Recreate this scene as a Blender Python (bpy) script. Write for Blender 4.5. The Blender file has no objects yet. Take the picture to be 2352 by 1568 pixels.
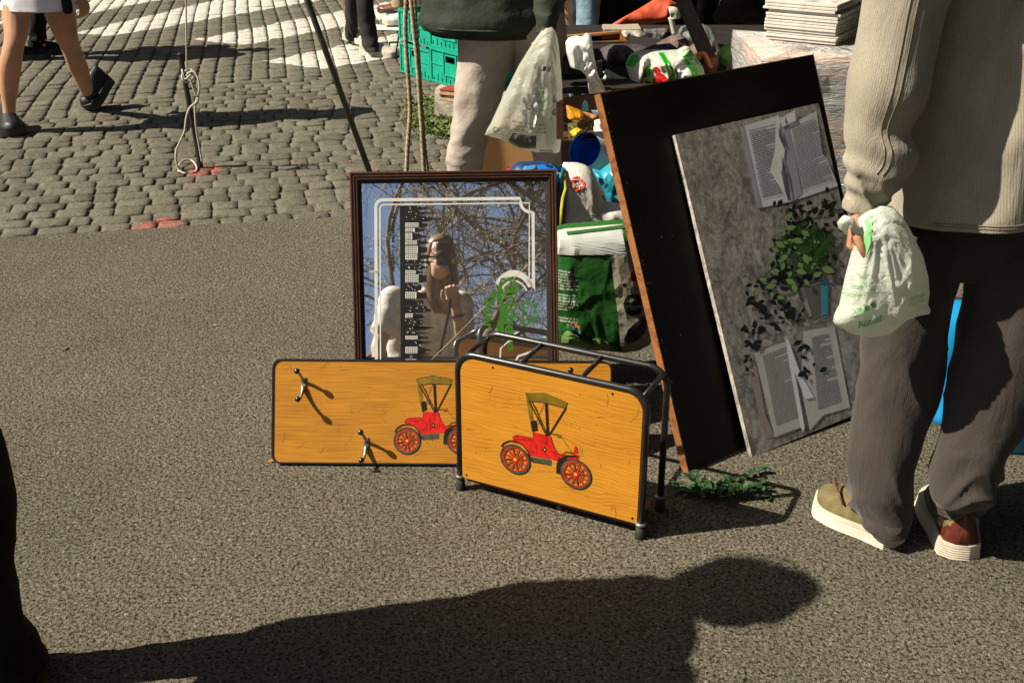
import bpy, math, random
from math import sin, cos, pi, atan, atan2, sqrt, radians
from mathutils import Vector, Matrix, noise
from mathutils.geometry import tessellate_polygon

random.seed(7)
SC = bpy.context.scene
COL = SC.collection

# ------------------------------------------------------------ camera, sky, sun, exposure
FL = 2650.0                      # focal length in units of a 2352 x 1568 frame
TH = atan(1209.0 / FL)           # pitch below the horizon
CH = 1.55                        # eye height
cam_d = bpy.data.cameras.new('camera')
cam_d.sensor_width = 36.0
cam_d.lens = 36.0 * FL / 2352.0
cam_d.clip_start = 0.02
cam_d.clip_end = 600
cam = bpy.data.objects.new('camera', cam_d)
COL.objects.link(cam)
cam.location = (0, 0, CH)
cam.rotation_euler = (pi / 2 - TH, 0, 0)
SC.camera = cam

SUN_AZ, SUN_EL = radians(11.5), radians(44.5)      # shadows run this way, sun this high
TRAVEL = Vector((cos(SUN_AZ) * cos(SUN_EL), sin(SUN_AZ) * cos(SUN_EL), -sin(SUN_EL)))
w = bpy.data.worlds.new('World')
SC.world = w
w.use_nodes = True
nt = w.node_tree
sky = nt.nodes.new('ShaderNodeTexSky')
sky.sky_type = 'NISHITA'
sky.sun_disc = False
sky.sun_elevation = SUN_EL
sky.sun_rotation = atan2(-TRAVEL.x, -TRAVEL.y) % (2 * pi)
sky.air_density = 1.0
sky.dust_density = 2.4
sky.ozone_density = 1.5
nt.links.new(sky.outputs[0], nt.nodes['Background'].inputs[0])
nt.nodes['Background'].inputs[1].default_value = 0.05
sd = bpy.data.lights.new('sun', 'SUN')
sd.energy = 5.0
sd.angle = radians(0.5)
sd.color = (1.0, 0.91, 0.74)
sun = bpy.data.objects.new('sun', sd)
COL.objects.link(sun)
sun.rotation_euler = TRAVEL.to_track_quat('-Z', 'Y').to_euler()
sun.location = (-6, -2, 8)
SC.view_settings.view_transform = 'Standard'
SC.view_settings.look = 'None'
SC.view_settings.gamma = 1
SC.view_settings.exposure = 0.98
SC.view_settings.use_curve_mapping = False
SC.cycles.max_bounces = 8
SC.cycles.transparent_max_bounces = 12

# ------------------------------------------------------------ where things stand
def ray(px, py):
    dx, dy = px - 1176.0, py - 784.0
    return Vector((dx, FL * cos(TH) - dy * sin(TH), -FL * sin(TH) - dy * cos(TH)))
def G(px, py, z=0.0):
    v = ray(px, py); return Vector((0, 0, CH)) + v * ((CH - z) / -v.z)
def S(px, py, Y):
    v = ray(px, py); return Vector((0, 0, CH)) + v * (Y / v.y)
def dep(p):
    return p.y * cos(TH) + (CH - p.z) * sin(TH)
def ppm(p):
    return FL / dep(p)
class Plane:
    """A flat thing's own frame: origin o, right e, up u, normal n."""
    def __init__(s, o, e, u):
        s.o = Vector(o); s.e = Vector(e).normalized(); s.u = Vector(u).normalized()
        s.n = s.e.cross(s.u)
        s.n.normalize()
    def P(s, a, b, d=0.0):
        return s.o + s.e * a + s.u * b + s.n * d
    def loc(s, px, py, d=0.0):
        v = ray(px, py); o = s.o + s.n * d; c = Vector((0, 0, CH))
        q = c + v * (s.n.dot(o - c) / s.n.dot(v)) - o
        return q.dot(s.e), q.dot(s.u)
    def at(s, px, py, d=0.0):
        a, b = s.loc(px, py); return s.P(a, b, d)
def leaning(o, az, lean):
    e = Vector((cos(az), sin(az), 0)); u = Vector((-sin(az) * sin(lean), cos(az) * sin(lean), cos(lean)))
    return Plane(o, e, u)

# ------------------------------------------------------------ objects
WL = {}
def link(o, parent=None):
    COL.objects.link(o)
    if parent: o.parent = parent
    return o
def tag(o, label=None, cat=None, group=None, kind=None):
    if label: o['label'] = label
    if cat: o['category'] = cat
    if group: o['group'] = group
    if kind: o['kind'] = kind
    return o
def thing(name, label, cat, loc, group=None):
    o = bpy.data.objects.new(name, None)
    o.empty_display_size = 0.05
    o.location = loc
    link(o); WL[o.name] = Vector(loc)
    return tag(o, label, cat, group)
class MB:
    """Collects faces in world space and links them as one mesh object."""
    def __init__(s):
        s.v = []; s.f = []; s.mi = []; s.uv = []; s.m = 0
    def add(s, vs, fs, uv=None):
        b = len(s.v); s.v.extend([Vector(v) for v in vs])
        for k, f in enumerate(fs):
            s.f.append([b + i for i in f]); s.mi.append(s.m)
            s.uv.append(uv[k] if uv else None)
        return s
    def box(s, c, sx, sy, sz, R=None, bev=0.0):
        c = Vector(c); hx, hy, hz = sx / 2, sy / 2, sz / 2
        if bev <= 0:
            vs = [Vector((x, y, z)) for x in (-hx, hx) for y in (-hy, hy) for z in (-hz, hz)]
            fs = [(0, 1, 3, 2), (4, 6, 7, 5), (0, 4, 5, 1), (2, 3, 7, 6), (0, 2, 6, 4), (1, 5, 7, 3)]
        else:
            vs = []; b = min(bev, hx * .9, hy * .9, hz * .9)
            for x in (-1, 1):
                for y in (-1, 1):
                    for z in (-1, 1):
                        vs += [Vector((x * hx, y * (hy - b), z * (hz - b))), Vector((x * (hx - b), y * hy, z * (hz - b))), Vector((x * (hx - b), y * (hy - b), z * hz))]
            I = lambda x, y, z, k: ((x * 2 + y) * 2 + z) * 3 + k
            fs = []
            for x in (0, 1): fs.append((I(x, 0, 0, 0), I(x, 1, 0, 0), I(x, 1, 1, 0), I(x, 0, 1, 0)))
            for y in (0, 1): fs.append((I(0, y, 0, 1), I(1, y, 0, 1), I(1, y, 1, 1), I(0, y, 1, 1)))
            for z in (0, 1): fs.append((I(0, 0, z, 2), I(1, 0, z, 2), I(1, 1, z, 2), I(0, 1, z, 2)))
            for x in (0, 1):
                for y in (0, 1):
                    for z in (0, 1): fs.append((I(x, y, z, 0), I(x, y, z, 1), I(x, y, z, 2)))
            for z in (0, 1):
                for x in (0, 1):
                    for y in (0, 1):
                        pass
            for x in (0, 1):
                for y in (0, 1): fs.append((I(x, y, 0, 0), I(x, y, 1, 0), I(x, y, 1, 1), I(x, y, 0, 1)))
            for x in (0, 1):
                for z in (0, 1): fs.append((I(x, 0, z, 0), I(x, 1, z, 0), I(x, 1, z, 2), I(x, 0, z, 2)))
            for y in (0, 1):
                for z in (0, 1): fs.append((I(0, y, z, 1), I(1, y, z, 1), I(1, y, z, 2), I(0, y, z, 2)))
        if R is not None: vs = [R @ v for v in vs]
        return s.add([c + v for v in vs], fs)
    def pbox(s, pl, a0, b0, a1, b1, d0, d1):
        vs = [pl.P(a, b, d) for a in (a0, a1) for b in (b0, b1) for d in (d0, d1)]
        return s.add(vs, [(0, 1, 3, 2), (4, 6, 7, 5), (0, 4, 5, 1), (2, 3, 7, 6), (0, 2, 6, 4), (1, 5, 7, 3)])
    def prism(s, pts, off):
        n = len(pts); off = Vector(off); pts = [Vector(p) for p in pts]
        vs = pts + [p + off for p in pts]
        return s.add(vs, [tuple(range(n)), tuple(range(2 * n - 1, n - 1, -1))] + [(i, (i + 1) % n, (i + 1) % n + n, i + n) for i in range(n)])
    def loft(s, rings, cap=True, closed=True):
        n = len(rings[0]); vs = [p for r in rings for p in r]; fs = []; uv = []
        V = 0.0
        circ = []
        for r in rings:
            c = [0.0]
            for i in range(n): c.append(c[-1] + (Vector(r[(i + 1) % n]) - Vector(r[i])).length)
            circ.append(c)
        mid = circ[len(rings) // 2]
        for k in range(len(rings) - 1):
            dV = (sum((Vector(p) for p in rings[k + 1]), Vector()) / n - sum((Vector(p) for p in rings[k]), Vector()) / n).length
            for i in range(n if closed else n - 1):
                j = (i + 1) % n
                fs.append((k * n + i, k * n + j, (k + 1) * n + j, (k + 1) * n + i))
                uv.append([(mid[i], V), (mid[i + 1], V), (mid[i + 1], V + dV), (mid[i], V + dV)])
            V += dV
        if cap:
            fs.append(tuple(range(n - 1, -1, -1))); uv.append([(0, 0)] * n)
            fs.append(tuple(range((len(rings) - 1) * n, len(rings) * n))); uv.append([(0, 0)] * n)
        return s.add(vs, fs, uv)
    def tube(s, pts, r, n=8, cap=True):
        pts = [Vector(p) for p in pts]
        rs = r if isinstance(r, (list, tuple)) else [r] * len(pts)
        t0 = (pts[1] - pts[0]).normalized()
        a = t0.orthogonal().normalized(); rings = []
        for i, p in enumerate(pts):
            t = (pts[min(i + 1, len(pts) - 1)] - pts[max(i - 1, 0)])
            t = t.normalized() if t.length > 1e-9 else t0
            a = (a - t * a.dot(t))
            a = a.normalized() if a.length > 1e-6 else t.orthogonal().normalized()
            b = t.cross(a)
            rings.append([p + (a * cos(2 * pi * k / n) + b * sin(2 * pi * k / n)) * rs[i] for k in range(n)])
        return s.loft(rings, cap)
    def ball(s, c, r, n=12, m=8, R=None):
        c = Vector(c); r = Vector(r) if not isinstance(r, (int, float)) else Vector((r, r, r)); rings = []
        for i in range(m + 1):
            t = -pi / 2 + pi * i / m
            t = max(-pi / 2 + .05, min(pi / 2 - .05, t))
            q = [Vector((cos(t) * cos(2 * pi * k / n) * r.x, cos(t) * sin(2 * pi * k / n) * r.y, sin(t) * r.z)) for k in range(n)]
            rings.append([c + (R @ p if R is not None else p) for p in q])
        return s.loft(rings)
    def build(s, name, mats, parent=None, smooth=True, angle=None):
        if not isinstance(mats, (list, tuple)): mats = [mats]
        base = WL[parent.name] if parent else (sum(s.v, Vector()) / max(1, len(s.v)))
        if not parent:
            base = Vector((base.x, base.y, min(v.z for v in s.v)))
        me = bpy.data.meshes.new(name)
        me.from_pydata([v - base for v in s.v], [], s.f)
        for m in mats: me.materials.append(m)
        me.polygons.foreach_set('material_index', s.mi)
        if any(u for u in s.uv):
            L = me.uv_layers.new(name='UVMap'); fl = []
            for f, u in zip(s.f, s.uv):
                for k in range(len(f)): fl += list(u[k]) if u else [0, 0]
            L.data.foreach_set('uv', fl)
        me.validate(); me.update()
        fix_normals(me)
        if smooth:
            me.polygons.foreach_set('use_smooth', [True] * len(me.polygons))
            if angle: me.set_sharp_from_angle(angle=angle)
        o = bpy.data.objects.new(name, me)
        link(o, parent)
        if parent: WL[o.name] = base
        else: o.location = base; WL[o.name] = base
        if name in ('leaf_print', 'text_print', 'skyline_print', 'skyline_window_print', 'small_print', 'green_print', 'dark_print', 'chipped_paint', 'green_lettering_print', 'white_lettering', 'white_border_print', 'dark_letter_print', 'plant_print', 'yellow_print', 'food_print', 'dark_food_print', 'light_green_print') or name.startswith('car_print'): o['kind'] = 'stuff'
        return o
def fix_normals(me):
    import bmesh
    b = bmesh.new(); b.from_mesh(me)
    bmesh.ops.recalc_face_normals(b, faces=b.faces); b.to_mesh(me); b.free()
def structure(o): return tag(o, kind='structure')
def stuff(o): return tag(o, kind='stuff')
def catmull(pts, k):
    out = []
    for i in range(len(pts) - 1):
        p = [pts[max(i - 1, 0)], pts[i], pts[i + 1], pts[min(i + 2, len(pts) - 1)]]
        for j in range(k):
            t = j / k
            out.append(tuple(.5 * (2 * b + (c - a) * t + (2 * a - 5 * b + 4 * c - d) * t * t + (3 * b - a - 3 * c + d) * t ** 3) for a, b, c, d in zip(*p)))
    out.append(tuple(pts[-1])); return out
def smooth3(pts, k=6): return [Vector(q) for q in catmull([tuple(p) for p in pts], k)]
def nz(p, sc=1.0, off=0.0):
    return noise.noise(Vector((p[0] * sc + off, p[1] * sc - off * .7, p[2] * sc + off * 1.3)))

# ------------------------------------------------------------ materials
def nodes(name):
    m = bpy.data.materials.new(name); m.use_nodes = True
    t = m.node_tree; return m, t, t.nodes['Principled BSDF']
def N(t, kind, **kw):
    n = t.nodes.new(kind)
    for k, v in kw.items():
        if k.startswith('i_'):
            key = k[2:].replace('_', ' ')
            n.inputs[int(key) if key.isdigit() else key].default_value = v
        else: setattr(n, k, v)
    return n
def mth(t, op, a, b=None, c=None, clamp=False):
    n = t.nodes.new('ShaderNodeMath'); n.operation = op; n.use_clamp = clamp
    for i, x in enumerate((a, b, c)):
        if x is None: continue
        if isinstance(x, (int, float)): n.inputs[i].default_value = x
        else: t.links.new(x, n.inputs[i])
    return n.outputs[0]
def ramp(t, fac, stops, interp='LINEAR'):
    n = t.nodes.new('ShaderNodeValToRGB'); n.color_ramp.interpolation = interp
    e = n.color_ramp.elements
    while len(e) < len(stops): e.new(.5)
    for k, (p, c) in enumerate(stops):
        e[k].position = p; e[k].color = (c[0], c[1], c[2], 1) if not isinstance(c, (int, float)) else (c, c, c, 1)
    t.links.new(fac, n.inputs[0]); return n.outputs[0]
def mixc(t, fac, a, b, mode='MIX'):
    n = t.nodes.new('ShaderNodeMix'); n.data_type = 'RGBA'; n.blend_type = mode
    for i, x in ((0, fac), (6, a), (7, b)):
        if isinstance(x, (int, float)): n.inputs[i].default_value = x
        elif isinstance(x, tuple): n.inputs[i].default_value = (x[0], x[1], x[2], 1)
        else: t.links.new(x, n.inputs[i])
    return n.outputs[2]
def coords(t, scale=(1, 1, 1), kind='Object'):
    tc = t.nodes.new('ShaderNodeTexCoord'); mp = t.nodes.new('ShaderNodeMapping')
    mp.inputs['Scale'].default_value = scale
    t.links.new(tc.outputs[kind], mp.inputs[0]); return mp.outputs[0]
def nse(t, vec, scale, detail=3, rough=.5, dist=0.0):
    n = N(t, 'ShaderNodeTexNoise'); n.inputs['Scale'].default_value = scale; n.inputs['Detail'].default_value = detail
    n.inputs['Roughness'].default_value = rough; n.inputs['Distortion'].default_value = dist
    t.links.new(vec, n.inputs['Vector']); return n.outputs[0]
def bump(t, h, strength, dist=.001, prev=None):
    n = N(t, 'ShaderNodeBump'); n.inputs['Strength'].default_value = strength; n.inputs['Distance'].default_value = dist
    t.links.new(h, n.inputs['Height'])
    if prev is not None: t.links.new(prev, n.inputs['Normal'])
    return n.outputs[0]
MC = {}
def mat(name, col, rough=.7, metal=0.0, var=.18, vs=25.0, grain=.12, gs=500.0, b=.25, bs=180.0, bd=.0015, spec=.4, alpha=1.0, trans=0.0, sheen=0.0, coat=0.0, stretch=(1, 1, 1)):
    if name in MC: return MC[name]
    m, t, p = nodes(name); v = coords(t, stretch)
    c1 = tuple(x * (1 - var) for x in col); c2 = tuple(min(1, x * (1 + var)) for x in col)
    c = mixc(t, ramp(t, nse(t, v, vs, 4), [(.35, 0), (.65, 1)]), c1, c2)
    g = nse(t, v, gs, 2)
    c = mixc(t, 1.0, c, ramp(t, g, [(.3, 1 - grain), (.7, min(1, 1 + 0 * grain))]), 'MULTIPLY')
    t.links.new(c, p.inputs['Base Color'])
    p.inputs['Roughness'].default_value = rough; p.inputs['Metallic'].default_value = metal
    p.inputs['Specular IOR Level'].default_value = spec
    if b > 0: t.links.new(bump(t, nse(t, v, bs, 4), b, bd), p.inputs['Normal'])
    if alpha < 1: p.inputs['Alpha'].default_value = alpha
    if trans: p.inputs['Transmission Weight'].default_value = trans
    if sheen: p.inputs['Sheen Weight'].default_value = sheen
    if coat: p.inputs['Coat Weight'].default_value = coat; p.inputs['Coat Roughness'].default_value = .12
    MC[name] = m; return m
def flat(name, col, rough=.5, **k):
    return mat(name, col, rough, var=.06, b=0, **k)
def film(name, col, trans=.5, clear=.0, rough=.35, crumple=.5, cs=40.0, st=(1, 1, 1), bd=.006):
    """thin plastic film: lit through as well as from the front"""
    m, t, p = nodes(name); v = coords(t, st)
    p.inputs['Base Color'].default_value = (*col, 1); p.inputs['Roughness'].default_value = rough
    p.inputs['Specular IOR Level'].default_value = .6
    h = mth(t, 'ADD', nse(t, v, cs, 5, .6, .8), mth(t, 'MULTIPLY', nse(t, v, cs * 4, 3), .3))
    nrm = bump(t, h, crumple, bd); t.links.new(nrm, p.inputs['Normal'])
    tr = N(t, 'ShaderNodeBsdfTranslucent'); tr.inputs[0].default_value = (*col, 1); t.links.new(nrm, tr.inputs['Normal'])
    mx = N(t, 'ShaderNodeMixShader'); mx.inputs[0].default_value = trans
    t.links.new(p.outputs[0], mx.inputs[1]); t.links.new(tr.outputs[0], mx.inputs[2])
    out = t.nodes['Material Output']; last = mx.outputs[0]
    if clear > 0:
        tp = N(t, 'ShaderNodeBsdfTransparent'); m2 = N(t, 'ShaderNodeMixShader'); m2.inputs[0].default_value = clear
        t.links.new(last, m2.inputs[1]); t.links.new(tp.outputs[0], m2.inputs[2]); last = m2.outputs[0]
    t.links.new(last, out.inputs[0]); return m
def corduroy(name, col, pitch=.0065, depth=.5, var=.12):
    m, t, p = nodes(name)
    uv = coords(t, kind='UV'); ob = coords(t)
    sx = N(t, 'ShaderNodeSeparateXYZ'); t.links.new(uv, sx.inputs[0])
    wob = mth(t, 'MULTIPLY', nse(t, ob, 14, 2), .006)
    ph = mth(t, 'MULTIPLY', mth(t, 'ADD', sx.outputs[0], wob), 2 * pi / pitch)
    rib = mth(t, 'ADD', mth(t, 'MULTIPLY', mth(t, 'SINE', ph), .5), .5); vfold = nse(t, coords(t, (1, 1, .35)), 13, 5, .6, .6)
    base = mixc(t, ramp(t, nse(t, ob, 9, 4), [(.3, 0), (.7, 1)]), tuple(x * (1 - var) for x in col), tuple(x * (1 + var) for x in col))
    dark = ramp(t, rib, [(0, 1 - depth * .8), (.55, 1)])
    c = mixc(t, 1.0, base, dark, 'MULTIPLY')
    c = mixc(t, 1.0, c, ramp(t, nse(t, ob, 420, 2), [(.3, .72), (.7, 1)]), 'MULTIPLY')
    t.links.new(c, p.inputs['Base Color']); p.inputs['Roughness'].default_value = .9
    p.inputs['Specular IOR Level'].default_value = .15; p.inputs['Sheen Weight'].default_value = .15
    n1 = bump(t, rib, .2, .001); n2 = bump(t, vfold, .45, .02, n1)
    t.links.new(n2, p.inputs['Normal']); return m
def lined(name, lo, hi, pitch, wav, rough=.36, coat=.12, fine=.3, dark=.75):
    """sawn softwood or veneer seen flat: growth lines run along U"""
    m, t, p = nodes(name); uv = coords(t, kind='UV'); s = N(t, 'ShaderNodeSeparateXYZ'); t.links.new(uv, s.inputs[0])
    w1 = nse(t, coords(t, (3.2, 11, 1), 'UV'), 1.0, 3, .5); w2 = nse(t, coords(t, (14, 60, 1), 'UV'), 1.0, 2)
    v = mth(t, 'ADD', s.outputs[1], mth(t, 'ADD', mth(t, 'MULTIPLY', w1, wav), mth(t, 'MULTIPLY', w2, pitch * .7)))
    fr = mth(t, 'FRACT', mth(t, 'DIVIDE', v, pitch)); line = ramp(t, fr, [(0, 0), (.55, .12), (.86, 1), (.93, 1), (1, 0)])
    st = ramp(t, nse(t, coords(t, (2.0, 9, 1), 'UV'), 2.2, 3), [(.35, 0), (.65, 1)])
    c = mixc(t, ramp(t, nse(t, coords(t, (1.4, 5, 1), 'UV'), 2.0, 3), [(.3, 0), (.7, 1)]), hi, tuple(x * .84 for x in hi))
    c = mixc(t, mth(t, 'MULTIPLY', mth(t, 'MULTIPLY', line, dark), mth(t, 'ADD', mth(t, 'MULTIPLY', st, .7), .3)), c, lo)
    f = nse(t, coords(t, (9, 420, 1), 'UV'), 1.0, 3); c = mixc(t, 1.0, c, ramp(t, f, [(.3, 1 - fine), (.65, 1)]), 'MULTIPLY')
    c = mixc(t, 1.0, c, ramp(t, nse(t, coords(t, kind='UV'), 480, 2), [(.3, .84), (.7, 1)]), 'MULTIPLY')
    t.links.new(c, p.inputs['Base Color']); p.inputs['Roughness'].default_value = rough; p.inputs['Specular IOR Level'].default_value = .35
    p.inputs['Coat Weight'].default_value = coat; p.inputs['Coat Roughness'].default_value = .25
    t.links.new(bump(t, f, .12, .0006), p.inputs['Normal']); return m
def plane_uv(o, pl):
    me = o.data; L = me.uv_layers.new(name='UVMap') if not me.uv_layers else me.uv_layers[0]; base = WL[o.name]
    for lp in me.loops:
        q = me.vertices[lp.vertex_index].co + base - pl.o; L.data[lp.index].uv = (q.dot(pl.e), q.dot(pl.u))
def woody(name, lo, hi, scale=1.0, rough=.4, axis=(1.2, 26, 26), ring=3.0, coat=.0, knots=False, grain=.3):
    m, t, p = nodes(name); v = coords(t, axis)
    n1 = nse(t, v, .8 * scale, 5, .6, .6)
    wv = mth(t, 'FRACT', mth(t, 'MULTIPLY', n1, ring * 4))
    c = ramp(t, wv, [(0, lo), (.18, hi), (.8, hi), (1, lo)])
    f = nse(t, coords(t, (axis[0] * 3, axis[1] * 9, axis[2] * 9)), 1.3 * scale, 3)
    c = mixc(t, 1.0, c, ramp(t, f, [(.3, 1 - grain), (.7, 1)]), 'MULTIPLY')
    c = mixc(t, 1.0, c, ramp(t, nse(t, coords(t), 4, 3), [(.3, .8), (.7, 1)]), 'MULTIPLY')
    c = mixc(t, 1.0, c, ramp(t, nse(t, coords(t), 450, 2), [(.3, .82), (.7, 1)]), 'MULTIPLY')
    t.links.new(c, p.inputs['Base Color']); p.inputs['Roughness'].default_value = rough
    p.inputs['Specular IOR Level'].default_value = .35
    if coat: p.inputs['Coat Weight'].default_value = coat; p.inputs['Coat Roughness'].default_value = .2
    t.links.new(bump(t, f, .1, .001), p.inputs['Normal']); return m

# ------------------------------------------------------------ flat print and soft shapes
TC = {}
def text2d(s, size=1.0, shear=0.0, bold=0.0):
    key = (s, shear, bold)
    if key not in TC:
        cu = bpy.data.curves.new('lettering', 'FONT'); cu.body = s; cu.size = 1; cu.shear = shear; cu.offset = bold; cu.resolution_u = 2
        o = bpy.data.objects.new('lettering', cu); COL.objects.link(o)
        dg = bpy.context.evaluated_depsgraph_get()
        me = bpy.data.meshes.new_from_object(o.evaluated_get(dg))
        TC[key] = ([(v.co.x, v.co.y) for v in me.vertices], [tuple(p.vertices) for p in me.polygons])
        bpy.data.objects.remove(o); bpy.data.curves.remove(cu); bpy.data.meshes.remove(me)
    vs, fs = TC[key]; return [(x * size, y * size) for x, y in vs], fs
def lay_text(mb, s, mapf, ox, oy, size, ang=0.0, wfit=None, shear=0.0, bold=0.0, xs=1.0):
    """lettering laid in 2-D (x right, y DOWN in the frame of mapf) with reading direction ang"""
    vs, fs = text2d(s, size, shear, bold)
    if not vs: return
    k = wfit / max(v[0] for v in vs) if wfit else xs
    c, sn = cos(ang), sin(ang)
    mb.add([mapf(ox + (x * k) * c + y * sn, oy + (x * k) * sn - y * c) for x, y in vs], fs)
def lay_poly(mb, pts, mapf, sub=0):
    tris = tessellate_polygon([[Vector((p[0], p[1], 0)) for p in pts]])
    P2 = [Vector((p[0], p[1])) for p in pts]
    for tr in tris:
        st = [tuple(P2[i] for i in tr)]
        for _ in range(sub):
            nx = []
            for a, b, c in st:
                ab, bc, ca = (a + b) / 2, (b + c) / 2, (c + a) / 2
                nx += [(a, ab, ca), (ab, b, bc), (ca, bc, c), (ab, bc, ca)]
            st = nx
        for t in st: mb.add([mapf(q.x, q.y) for q in t], [(0, 1, 2)])
def lay_line(mb, pts, wd, mapf):
    P2 = [Vector((p[0], p[1])) for p in pts]; L = []; R = []
    for i, p in enumerate(P2):
        d = (P2[min(i + 1, len(P2) - 1)] - P2[max(i - 1, 0)])
        d = d.normalized() if d.length else Vector((1, 0)); nrm = Vector((-d.y, d.x)) * wd / 2
        L.append(p + nrm); R.append(p - nrm)
    vs = [mapf(q.x, q.y) for q in L + R]; n = len(P2)
    mb.add(vs, [(i, i + 1, n + i + 1, n + i) for i in range(n - 1)])
def disc(cx, cy, r, n=20, ry=None): return [(cx + r * cos(2 * pi * k / n), cy + (ry or r) * sin(2 * pi * k / n)) for k in range(n)]

class Pouch:
    """A soft bag or cloth heap: seen outline on a plane, swelling to both sides."""
    def __init__(s, outline, plane, T, wr=.008, ws=9.0, power=2.0, back=.8, seed=0.0, c=None, apex=None):
        s.apex = plane.loc(*apex) if apex else None; s.pl = plane; s.T = T; s.wr = wr; s.ws = ws; s.pw = power; s.bk = back; s.seed = seed
        s.out = [plane.loc(*p) for p in outline]
        s.c = plane.loc(*c) if c else (sum(p[0] for p in s.out) / len(s.out), sum(p[1] for p in s.out) / len(s.out))
    def edge(s, ang):
        d = (cos(ang), sin(ang)); best = 0
        n = len(s.out)
        for i in range(n):
            ax, ay = s.out[i][0] - s.c[0], s.out[i][1] - s.c[1]
            bx, by = s.out[(i + 1) % n][0] - s.c[0], s.out[(i + 1) % n][1] - s.c[1]
            ex, ey = bx - ax, by - ay
            den = d[0] * ey - d[1] * ex
            if abs(den) < 1e-12: continue
            t = (ax * ey - ay * ex) / den; u = (ax * d[1] - ay * d[0]) / den
            if t > 0 and -1e-6 <= u <= 1 + 1e-6: best = max(best, t)
        return best
    def rel(s, a, b):
        dx, dy = a - s.c[0], b - s.c[1]; L = sqrt(dx * dx + dy * dy)
        if L < 1e-6: return 0.0
        return min(1.0, L / max(1e-6, s.edge(atan2(dy, dx))))
    def height(s, a, b, r):
        h = s.T * (max(0.0, 1 - r ** s.pw)) ** .5
        q = Vector((a * s.ws + s.seed, b * s.ws * .6, s.seed))
        q = q + Vector((noise.noise(q * .8), noise.noise(q * .8 + Vector((5, 5, 5))), 0)) * .6
        f = 1.0 - 2.6 * abs(noise.noise(q)) + .45 * (1 - 3 * abs(noise.noise(q * 2.4))) + .2 * (1 - 3 * abs(noise.noise(q * 5.3)))
        if s.apex:
            an = atan2(a - s.apex[0], s.apex[1] - b); di = sqrt((a - s.apex[0]) ** 2 + (s.apex[1] - b) ** 2)
            g = 1 - 2.8 * abs(noise.noise(Vector((an * 7 + s.seed, di * 2.2, 1.7)))); f = .45 * f + 1.0 * g * max(.25, 1 - di * 2.2)
        return h + s.wr * .6 * f * min(1, (1 - r) * 4)
    def at(s, px, py, off=.0018):
        a, b = s.pl.loc(px, py); r = s.rel(a, b)
        return s.pl.P(a, b, s.height(a, b, r) + off)
    def mesh(s, mb=None, nr=26, na=72):
        mb = mb or MB(); pts = []; E = []
        for k in range(na):
            an = 2 * pi * k / na; E.append((cos(an), sin(an), s.edge(an)))
        front = []; back = []
        for i in range(nr + 1):
            r = sin(pi / 2 * i / nr); fr = []; bk = []
            for ca, sa, e in E:
                a, b = s.c[0] + ca * e * r, s.c[1] + sa * e * r
                fr.append(s.pl.P(a, b, s.height(a, b, r)))
                bk.append(s.pl.P(a, b, -s.bk * s.T * (max(0, 1 - r ** s.pw)) ** .5))
            front.append(fr); back.append(bk)
        mb.loft(front[1:] + back[-2:0:-1], cap=False)
        mb.add(front[1] + [s.pl.P(s.c[0], s.c[1], s.height(s.c[0], s.c[1], 0))], [(k, (k + 1) % na, na) for k in range(na)])
        mb.add(back[1] + [s.pl.P(s.c[0], s.c[1], -s.bk * s.T)], [(k, (k + 1) % na, na) for k in range(na)])
        return mb
def upright(px, py, Y, yaw=0.0, lean=0.0):
    o = S(px, py, Y); return leaning(o, yaw, lean)
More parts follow.
